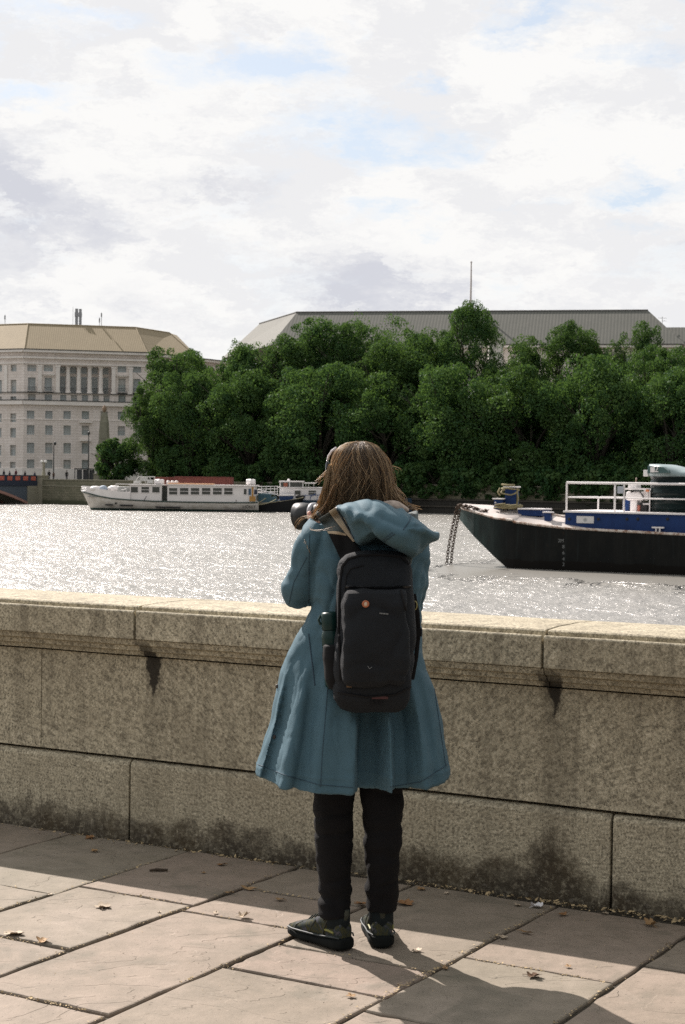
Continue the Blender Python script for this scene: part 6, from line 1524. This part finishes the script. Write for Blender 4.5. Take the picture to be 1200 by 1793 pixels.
def strand(pts, r_, tone):
    n0 = len(sm.v); n = len(pts); sm.tube(pts, [r_*(.9 if i < n*.6 else .9*(1-(i/n-.6)*1.6)) for i in range(n)], 3, caps=False); strand_tone.extend([tone]*(len(sm.v)-n0))
for i in range(5200):
    th = rh.uniform(0, 2*math.pi); fr = math.cos(th-R(232))
    if fr > .62 and rh.random() < .95: continue
    s1 = min(1, rh.gauss(.93, .06)); s0 = max(0.0, rh.gauss(.0, .02)) if rh.random() < .7 else rh.uniform(0, .5)
    k0 = .985+abs(rh.gauss(0, .014)); tw = rh.gauss(0, .05); ph = rh.uniform(0, 6); am = abs(rh.gauss(0, .004)); pts = []; M_ = 16; drift = rh.gauss(.0, .014)
    for j in range(M_):
        s_ = s0+(s1-s0)*j/(M_-1); pts.append(hair_pt(s_, th+tw*s_+.010*math.sin(5*s_+ph), k0+am*math.sin(9*s_+ph)+drift*max(0, s_-.55)))
    strand(pts, rh.uniform(.0006, .0012), min(1, max(0, .48+.75*noise.noise(Vector((th*7, s0*2, 1)))+rh.gauss(.0, .10)+(.30 if math.cos(th-R(180)) > .75 or math.cos(th) > .85 else 0)+(.22 if s1*0+s0 < .02 and rh.random() < .3 else 0))))  # edge and some crown strands coloured lighter, as if the sun lit them
def lock(P_, n, spread, r_, lo, hi, flare=1.0, wav=.004):
    for i in range(n):
        o_ = [Vector((rh.gauss(0, 1), rh.gauss(0, 1), rh.gauss(0, .6)))*spread for _ in range(2)]; ph = rh.uniform(0, 6); q, _ = rsp([PW(*p) for p in P_], [1]*len(P_), 14); cut = rh.uniform(.7, 1.0); q = q[:max(5, int(15*cut))]
        pts = [p+o_[0]*(.5+flare*j/14)+o_[1]*(j/14)*flare*.7+Vector((math.sin(j*.8+ph), math.cos(j*.7+ph), 0))*wav*(j/14) for j, p in enumerate(q)]; strand(pts, rh.uniform(r_*.7, r_), rh.uniform(lo, hi))
lock([(578, 815, -.02), (571, 850, -.03), (568, 875, -.02), (563, 893, .0), (555, 905, .03), (548, 914, .06)], 300, .0045, .0014, .7, 1.0)  # left locks: sunlight put into the colour as pale gold strands
lock([(575, 830, .02), (568, 860, .02), (562, 885, .03), (556, 898, .05), (550, 908, .07)], 200, .0045, .0014, .75, 1.0)
lock([(590, 850, -.07), (580, 880, -.06), (572, 895, -.03), (558, 908, .0)], 200, .008, .0010, .3, .8)
lock([(682, 835, -.02), (688, 855, -.03), (697, 872, -.04), (714, 884, -.05), (735, 893, -.06)], 60, .0045, .0014, .6, 1.0, 1.3, .007)
lock([(683, 835, .0), (690, 850, .0), (700, 864, -.01), (712, 880, -.02)], 22, .005, .0013, .6, 1.0, 1.0, .006)
lock([(680, 815, 0), (694, 818, 0), (702, 824, 0), (700, 836, 0)], 5, .003, .0006, .8, 1.0, 1.6, .006)
lock([(576, 822, .03), (568, 832, .04), (562, 842, .05), (556, 848, .06)], 9, .005, .0010, .7, 1.0, 1.8, .006)
lock([(548, 905, .03), (534, 925, .0), (535, 950, -.06), (542, 972, -.09)], 8, .004, .0010, .9, 1.0, 1.2, .006)
lock([(548, 908, .03), (545, 926, -.08), (570, 925, -.16), (592, 918, -.16)], 3, .003, .0005, .9, 1.0, 1.0, .004)
lock([(546, 905, .1), (528, 908, .24), (518, 926, .30), (527, 940, .30)], 5, .006, .0009, .8, 1.0, 1.4, .006)
for i in range(260):     # flyaways round the head
    th = rh.uniform(0, 2*math.pi); s0 = rh.uniform(0, .6); pts = []; d_ = rh.uniform(.02, .10); ph = rh.uniform(0, 6)
    for j in range(9): s_ = s0+.30*j/8; pts.append(hair_pt(min(1, s_), th+.5*j/8*math.sin(ph), 1.0+d_*math.sin(math.pi*j/8*.9)))
    strand(pts, .0008, rh.uniform(.6, 1))
so = sm.build('hair_strands', M_hair, wo, world=True, smooth=True); at = so.data.attributes.new('tone', 'FLOAT', 'POINT'); at.data.foreach_set('value', strand_tone)

# ---- sunglasses pushed up at the side of the head
gt = thing('sunglasses', 'sunglasses with pale frame pushed up on the left side of the woman\'s head', 'sunglasses', PW(577, 800, .04))
mb = MB(); mb.tube([PW(589, 784, .01), PW(581, 790, .02), PW(575.5, 799, .04), PW(573.5, 808, .06)], [.004, .0045, .005, .0045], 8, sy=.6); mb.build('frame', mat('pale_frame', (0.70, 0.66, 0.68), .25), gt, world=True, smooth=True)
mb = inflate([(574, 806), (577, 812), (577, 824), (573, 832), (570, 824), (570.5, 812)], (573.5, 818), .05, .012, .012, 30, 6); mb.build('lens', mat('dark_lens', (0.015, 0.02, 0.03), .1), gt, world=True, smooth=True)

# ---- camera in her hands
ct = thing('camera', 'black camera with wide round lens hood held up by the woman', 'camera', (la+lb)/2)
M_cam = mat('camera_black', (0.010, 0.012, 0.013), .42, var=.2, spec=.5); M_camg = mat('camera_grey', (0.36, 0.36, 0.38), .35)
mb = MB(); mb.lathe(lb-ax*.02, [(.030, 0), (.033, .01), (.033, .03), (.036, .033), (.036, .055), (.034, .058), (.034, .085)], 28, axis=ax); mb.build('lens', M_cam, ct, world=True, smooth=True)
mb = MB(); mb.lathe(lb+ax*.055, [(.0362, 0), (.0405, .006), (.0405, .014), (.036, .017)], 28, axis=ax); mb.build('lens_ring', M_camg, ct, world=True, smooth=True)
mb = MB(); mb.lathe(la-ax*.022, [(.034, -.012), (.040, -.004), (.045, .020), (.0475, .046), (.0455, .046), (.043, .022), (.036, .004)], 32, axis=ax); mb.build('lens_hood', M_cam, ct, world=True, smooth=True)
cbm = Matrix.Rotation(math.atan2(ax.y, ax.x)-math.pi, 3, 'Z')
mb = MB(); cc = lb-ax*.042+Vector((0, 0, .004)); mb.box(cc, (.048, .125, .088), cbm, 0); mb.box(cc+UP*.052, (.04, .045, .022), cbm, 0, .8); o = mb.build('camera_body', M_cam, ct, world=True, bevel=.005)
mb = MB(); mb.lathe(cc+Vector((.02, .03, .044)), [(.009, 0), (.009, .008)], 12); mb.build('dial', M_camg, ct, world=True)
# ---- rucksack
M_bag = mat('navy_black_canvas', (0.007, 0.0095, 0.013), .8, var=.5, vscale=7, bump=.5, bscale=420, spec=.35)
M_bagd = mat('black_webbing', (0.007, 0.007, 0.008), .8, var=.3, vscale=20, spec=.25)
M_tan = mat('tan_webbing', (0.46, 0.37, 0.26), .85, var=.1, vscale=30)
M_leather = mat('brown_leather', (0.16, 0.085, 0.03), .6)
rk = thing('backpack', 'worn navy black backpack with front pocket on the woman\'s back', 'backpack', PW(655, 1240, -.22))
def bag_ring(py, L, Rr, d0, d1, n=80, ex=4.2):
    dm = (d0+d1)/2; a = PW(L, py, d0*.65+d1*.35); b = PW(Rr, py, d0*.65+d1*.35); cx = (a.x+b.x)/2; hw = (b.x-a.x)/2; hd = (d1-d0)/2; z = a.z; out = []
    for k in range(n):
        t_ = 2*math.pi*k/n; c, s_ = math.cos(t_), math.sin(t_); out.append(Vector((cx+math.copysign(abs(c)**(2/ex), c)*hw, DW+dm-math.copysign(abs(s_)**(2/ex), s_)*hd, z)))
    return out
BR_ = [(964, 640, 690, -.20, -.12), (966, 618, 706, -.225, -.11), (971, 604, 715, -.24, -.105), (982, 594, 721, -.255, -.10), (1000, 590, 723, -.27, -.10), (1030, 589, 724, -.29, -.10), (1060, 588, 725, -.295, -.10), (1110, 587, 727, -.30, -.10), (1160, 584, 726, -.30, -.10), (1200, 582, 723, -.295, -.10), (1222, 584, 720, -.285, -.11), (1238, 596, 712, -.265, -.13), (1246, 616, 698, -.24, -.15)]
mb = MB(); mb.rings([bag_ring(*r_) for r_ in lerp_rows(BR_, 5)])
bagm = bake(mb, .006, 2, 'main_bag'); bag = place('main_bag', bagm, M_bag, rk, lambda V: -.007*np.clip(1-3*np.abs(nz3(V, (6, 6, 9), 71)), 0, 1)**1.6+.006*nz3(V, (8, 8, 8), 21)+.002*nz3(V, (25, 25, 25), 22))
mb = MB(); PR_ = [(1030, 606, 712, -.315, -.26), (1036, 602, 715, -.335, -.25), (1060, 600, 716, -.345, -.25), (1120, 598, 717, -.352, -.25), (1170, 596, 716, -.350, -.25), (1192, 600, 712, -.335, -.25), (1200, 608, 704, -.31, -.25)]
mb.rings([bag_ring(*r_, ex=5) for r_ in lerp_rows(PR_, 4)]); fp_ = place('front_pocket', bake(mb, .005, 2, 'front_pocket'), M_bag, rk, lambda V: .0055*nz3(V, (9, 9, 12), 31)+.0025*nz3(V, (22, 22, 30), 32)+.006*np.clip(nz3(V, (5, 5, 16), 33), 0, 1)-.008*np.clip(1-3*np.abs(nz3(V, (7, 7, 8), 73)), 0, 1)**1.6)
bb1 = surf_of(bag); bb2_ = surf_of(fp_)
seam([(597, 1190), (594, 1100), (596, 1020), (600, 992), (610, 979), (630, 973), (660, 972), (700, 975), (714, 988)], .0045, 'piping', M_bagd, bb1, rk); seam([(603, 1180), (602, 1100), (604, 1035), (606, 1010), (614, 996), (636, 990)], .0022, 'piping', M_bagd, bb1, rk)
seam([(606, 1028), (640, 1029), (680, 1029), (716, 1027)], .0045, 'zip', mat('zip_black', (0.004, 0.004, 0.005), .35), bb1, rk)
seam([(592, 1212), (640, 1220), (690, 1216), (722, 1200)], .0035, 'piping', M_bagd, bb1, rk)
h = drape(bb2_, [(639.5, 1057.5), (640, 1057.5)], 1, .001)[0]
mb = MB(); mb.lathe(h, [(.0105, 0), (.0112, .002), (.0098, .0035)], 20, axis=(0, -1, .1)); pinb = mb.build('pin_badge', mat('copper_pin', (0.40, 0.12, 0.045), .35, spec=.6), rk, world=True)
mb = MB(); mb.ball(h+Vector((0, -.004, .0)), (.0048, .0016, .0065), 10); mb.build('badge_emblem', mat('badge_cream', (0.58, 0.45, 0.33), .5), pinb, world=True)
def plate(px, py, w_, h_, m, nm, bvh=bb2_, t_=.002):
    q = drape(bvh, [(px, py), (px+.5, py)], 1, t_); 
    if q: mb = MB(); mb.box(q[0], (w_, t_, h_)); return mb.build(nm, m, rk, world=True)
mkm = mat('grey_stitching', (0.20, 0.21, 0.21), .8)
for k in range(6): plate(664+k*2.6, 1074+.25*k, .0032, .0042, mkm, 'stitched_mark')
seam([(643, 1166), (646, 1171), (650, 1168)], .0008, 'stitched_mark', mkm, bb2_, rk)
plate(611, 1084, .010, .022, M_leather, 'leather_tab', bb1, .006); plate(612, 1196, .016, .020, M_leather, 'leather_tab', bb1, .008)
for px in (650, 658, 666): plate(px, 1228, .006, .030, M_bagd, 'webbing', bb1, .004)
plate(664, 1221, .05, .008, mat('maroon_thread', (0.06, 0.02, 0.02), .8), 'webbing', bb1, .003)
seam([(700, 1035), (706, 1060), (712, 1080), (716, 1100)], .004, 'zip_pull', M_bagd, bb2_, rk)
mb = MB(); q = PW(727, 1060, -.2); mb.tube([q+Vector((math.cos(a)*.006, 0, math.sin(a)*.013)) for a in [k/12*2*math.pi for k in range(13)]], .002, 5, caps=False); mb.build('ring', mat('brass', (0.30, 0.27, 0.10), .4), rk, world=True)
mb = MB(); mb.tube([PW(725, 1040, -.18), PW(731, 1075, -.17), PW(733, 1104, -.16)], [.008, .009, .008], 8, sy=.4); mb.box(PW(733, 1107, -.16), (.022, .02, .026)); mb.tube([PW(733, 1110, -.16), PW(729, 1150, -.15), PW(722, 1190, -.14)], .008, 8, sy=.4); mb.build('side_strap', M_bagd, rk, world=True, bevel=.003)
def strap(P_, w_, th_, nm, m, n=26, tilt=None):
    q, _ = rsp([PW(*p) for p in P_], [1]*len(P_), n); mb = MB(); rg = []
    for i, p in enumerate(q):
        t_ = (q[min(i+1, n)]-q[max(i-1, 0)]).normalized(); sd2 = Vector(tilt or (1, 0, 0)); sd2 = (sd2-t_*(sd2 @ t_)).normalized(); nn_ = t_.cross(sd2)
        rg.append([p+sd2*(w_/2*a)+nn_*(th_/2*b) for a, b in ((-1, -.6), (-.9, -1), (.9, -1), (1, -.6), (1, .6), (.9, 1), (-.9, 1), (-1, .6))])
    mb.rings(rg); return mb.build(nm, m, rk, world=True, smooth=False)
strap([(570, 905, -.02), (571, 901, .02), (578, 912, .07), (590, 960, .135), (600, 1040, .145), (598, 1120, .12)], .060, .012, 'shoulder_strap', mat('grey_strap', (0.085, 0.105, 0.105), .8, var=.1, vscale=30, bump=.3, bscale=400), tilt=(.93, .1, -.36))
strap([(704, 985, -.16), (712, 945, -.15), (716, 915, -.09), (716, 901, .0), (712, 915, .08), (702, 960, .14), (694, 1040, .145), (694, 1120, .12)], .060, .012, 'shoulder_strap', mat('grey_strap'), tilt=(.95, -.1, .3))
def patch(left, right, off, th_, nm, m, bvh=None, nu=8):
    bvh = bvh or cb_; n = 20; top = []; bot = []
    def at_(P_, k): t_ = k*(len(P_)-1); i = min(int(t_), len(P_)-2); u_ = t_-i; return (P_[i][0]*(1-u_)+P_[i+1][0]*u_, P_[i][1]*(1-u_)+P_[i+1][1]*u_)
    last = None; grid = []
    for i in range(n+1):
        a, b = at_(left, i/n), at_(right, i/n); row = []
        for j in range(nu+1):
            k = j/nu; p = (a[0]*(1-k)+b[0]*k, a[1]*(1-k)+b[1]*k); o_ = CAM+ray(*p)*4.0; h = bvh.ray_cast(o_, ray(*p).normalized()); 
            y = h[0].y if h[0] is not None else (last if last is not None else DW-.08); last = y; row.append((p, y))
        grid.append(row)
    for _ in range(3):      # cloth does not follow every wrinkle
        g2 = [[(p, (grid[max(i-1, 0)][j][1]+grid[min(i+1, n)][j][1]+grid[i][max(j-1, 0)][1]+grid[i][min(j+1, nu)][1]+grid[i][j][1]*2)/6) for j, (p, y) in enumerate(r_)] for i, r_ in enumerate(grid)]; grid = g2
    rg = []
    for r_ in grid:
        f_ = [D(p[0], p[1], y-off-th_) for p, y in r_]; b_ = [D(p[0], p[1], y-off+.004) for p, y in r_][::-1]; rg.append(f_+b_)
    mb = MB(); mb.rings(rg); return mb.build(nm, m, rk, world=True, smooth=False, bevel=.0015)
patch([(557, 909), (566, 920), (574, 932), (583, 950), (592, 970)], [(580, 895), (592, 909), (604, 924), (614, 937), (628, 955)], .004, .008, 'shoulder_strap', mat('grey_strap', (0.05, 0.065, 0.065), .8, var=.1, vscale=30, bump=.3, bscale=400))
patch([(575, 934), (583, 950), (593, 972), (600, 985)], [(608, 938), (616, 945), (628, 958), (640, 975)], .016, .008, 'strap_base', M_bagd)
patch([(573.5, 930), (583, 929.5), (595, 931), (606, 935)], [(575.5, 935.5), (584, 935), (596, 936.5), (608, 940)], .020, .004, 'tan_band', M_tan, nu=3)
patch([(576, 896), (587, 911), (599, 926), (609, 938), (619, 949)], [(591, 886), (603, 901), (616, 918), (625, 931), (633, 945)], .030, .005, 'tan_strap', M_tan)
# left side pocket and bottle
mb = MB(); PK = [(1128, 566, 604, -.235, -.13), (1150, 565, 606, -.245, -.12), (1190, 569, 608, -.245, -.12), (1206, 575, 606, -.225, -.13)]
mb.rings([bag_ring(*r_, ex=3) for r_ in lerp_rows(PK, 4)]); place('side_pocket', bake(mb, .005, 2, 'side_pocket'), M_bagd, rk, lambda V: .003*nz3(V, (14, 14, 20), 41))
bt0 = PW(587, 1203, -.185); bt1 = PW(577.5, 1071, -.185); bax = (bt1-bt0).normalized(); bl = (bt1-bt0).length
bo_ = thing('water_bottle', 'dark green steel water bottle in the left side pocket of the backpack', 'bottle', bt0)
M_bot = mat('bottle_green', (0.005, 0.028, 0.025), .35, var=.12, vscale=8, spec=.3)
mb = MB(); mb.lathe(bt0, [(.025, 0), (.030, .004), (.031, .02), (.031, bl-.085), (.0315, bl-.075), (.027, bl-.062), (.026, bl-.056)], 28, axis=bax); mb.build('bottle_body', M_bot, bo_, world=True, smooth=True)
mb = MB(); mb.lathe(bt0+bax*(bl-.056), [(.0275, 0), (.0285, .003), (.0285, .046), (.025, .054), (.012, .056)], 28, axis=bax); mb.build('cap', M_bot, bo_, world=True, smooth=True)
mb = MB(); cx_ = bt0+bax*(bl-.03); mb.tube([cx_+Vector((-.030, 0, -.012)), cx_+Vector((-.037, 0, .004)), cx_+Vector((-.030, 0, .018))], .004, 6); mb.tube([cx_+Vector((.028, -.008, -.02)), cx_+Vector((.040, -.008, .0)), cx_+Vector((.030, -.008, .020))], .005, 6); mb.build('cap_loop', M_bot, bo_, world=True)
# ================================================================== FALLEN LEAVES
def m_dry(t, b, co):
    oi = t.n('ShaderNodeObjectInfo'); r_ = oi.outputs['Random']; nz = t.noise(co, 60, 4, .6)
    c = t.mix(nz, oi.outputs['Color'], t.mix(.5, oi.outputs['Color'], (0.12, 0.07, 0.03))); t.l.new(c, b.inputs['Base Color'])
M_dry = mat('dry_leaf', rough=.75, fn=m_dry)
rl = random.Random(77)
def dry_leaf(px, py, size, label, color=(0.36, 0.21, 0.10), lobes=5, curl=.3, name='dry_leaf', asp=1.0, grp='fallen plane leaves on the pavement'):
    p = G(px, py, 0.003); t_ = rl.uniform(0, 6.28); n = 40; pts = []; mb = MB(); s_ = size/2
    for k in range(n):
        a = 2*math.pi*k/n; r_ = s_*(.62+.38*abs(math.cos(a*lobes/2))**.8)*rl.uniform(.9, 1.08); pts.append((r_*math.cos(a), r_*math.sin(a)*asp))
    rings_ = []
    for f_ in (0.02, .35, .7, 1.0):
        ring = []
        for x, y in pts:
            X, Y = x*f_, y*f_; z = curl*s_*((X/s_)**2*1.1+.35*(Y/s_)**2+.22*math.sin(3*X/s_+2*Y/s_+t_)*f_)+s_*.10*abs(curl)
            ring.append(Vector((X, Y, max(.0006, abs(z)))))
        rings_.append(ring)
    top = [v for r_ in rings_ for v in r_]; fs = []
    for i in range(3):
        for k in range(n): fs.append((i*n+k, i*n+(k+1) % n, (i+1)*n+(k+1) % n, (i+1)*n+k))
    fs.append(tuple(range(n))); m0 = len(top); th = .0007
    mb.add(top, fs); mb.add([v-UP*th*.5 for v in top], [f[::-1] for f in fs]); 
    mb.tube([(s_*.1, 0, s_*.3*abs(curl)+.001), (s_*.8, s_*.05, .004), (s_*1.5, s_*.2, .002)], .0011, 5)
    o = mb.build(name, M_dry, None, smooth=True); o.location = p; o.rotation_euler = (rl.gauss(0, .1), rl.gauss(0, .1), t_); o.color = (*color, 1); tag(o, label, 'leaf', grp); return o
BRN, TAN, PAL, DRK = (0.30, 0.15, 0.06), (0.40, 0.25, 0.12), (0.60, 0.50, 0.38), (0.10, 0.05, 0.025)
dry_leaf(158, 1467, .045, 'small brown leaf nearest the wall at the left, in the wall\'s shadow', BRN)
dry_leaf(166, 1490, .035, 'flat tan leaf on the shaded flag just below the brown leaf by the wall', TAN)
dry_leaf(388, 1514, .038, 'crumpled brown leaf in the shade in the middle of the flag left of the legs', BRN)
dry_leaf(356, 1528, .018, 'tiny tan leaf scrap left of the crumpled brown leaf in the shade', TAN)
dry_leaf(436, 1556, .070, 'large curled orange brown leaf lying along a joint left of the legs', TAN, asp=.45)
dry_leaf(400, 1563, .030, 'small tan leaf on the joint beside the large curled one', TAN)
dry_leaf(490, 1575, .036, 'tan leaf at the edge of the shadow left of the left shoe', TAN)
dry_leaf(428, 1605, .044, 'pale rolled leaf standing up on the sunlit flag left of the left shoe', PAL, curl=.8)
dry_leaf(181, 1588, .062, 'pale ragged leaf in the sun in the middle of the cracked flag at the left', PAL)
dry_leaf(25, 1636, .070, 'flat pale leaf lying in the sun at the left edge of the picture', PAL)
dry_leaf(73, 1649, .050, 'curled brown and pale leaf right of the flat pale leaf at the left edge', TAN, curl=.7)
dry_leaf(378, 1598, .022, 'very small pale leaf scrap between the two sunlit flags in the middle left', PAL)
dry_leaf(279, 1597, .016, 'very small pale leaf scrap on the cracked flag near its right corner', PAL)
dry_leaf(632, 1583, .050, 'brown leaf half hidden between the trouser legs', BRN)
dry_leaf(708, 1582, .072, 'star shaped orange brown leaf right of the right trouser leg', BRN, lobes=7)
dry_leaf(738, 1557, .036, 'small orange leaf against the wall base right of the legs', TAN)
dry_leaf(782, 1564, .022, 'tiny pale leaf against the wall base right of the small orange leaf', PAL)
dry_leaf(907, 1585, .028, 'small pale leaf against the wall just left of the white paper scrap', PAL)
dry_leaf(985, 1601, .044, 'brown leaf by the wall just right of the white paper scrap', BRN, asp=.6)
dry_leaf(1059, 1599, .028, 'cream leaf scrap against the wall below the plinth joint at the right', PAL)
dry_leaf(1140, 1619, .050, 'tan leaf standing by the wall at the far right', TAN, curl=.6)
dry_leaf(922, 1633, .052, 'long tan leaf on the wide littered joint at the right, in shade', TAN, asp=.5)
dry_leaf(882, 1641, .034, 'pale tan leaf where the littered joint leaves the wall shadow', PAL)
dry_leaf(935, 1710, .050, 'dark brown leaf at the tip of the woman\'s shadow', DRK, curl=.5)
dry_leaf(730, 1664, .034, 'pale papery leaf in the sun right of the right shoe', PAL)
dry_leaf(780, 1696, .040, 'tan leaf on the joint corner below the right shoe', TAN, asp=.5)
dry_leaf(995, 1692, .022, 'tiny orange scrap of leaf alone on the sunlit right flag', TAN)
dry_leaf(615, 1744, .03, 'small leaf scrap on the joint corner at the bottom middle', TAN)
dry_leaf(88, 1566, .018, 'tiny pale leaf on the joint near the left edge above the cracked flag', PAL)
o = dry_leaf(940, 1588, .048, 'crumpled scrap of white paper against the foot of the wall', (0.85, 0.85, 0.88), curl=.6, name='paper_scrap', grp=None); o['category'] = 'litter'
mb = MB(); q = G(278, 1524, .006); mb.tube([(-.035, 0, 0), (-.01, .004, .002), (.035, 0, .001)], [.004, .006, .005], 7); o = mb.build('twig', mat('twig_bark', (0.05, 0.035, 0.022), .9)); o.location = q; o.rotation_euler = (0, 0, .1); tag(o, 'short dark twig on the shaded flag at the left', 'twig')
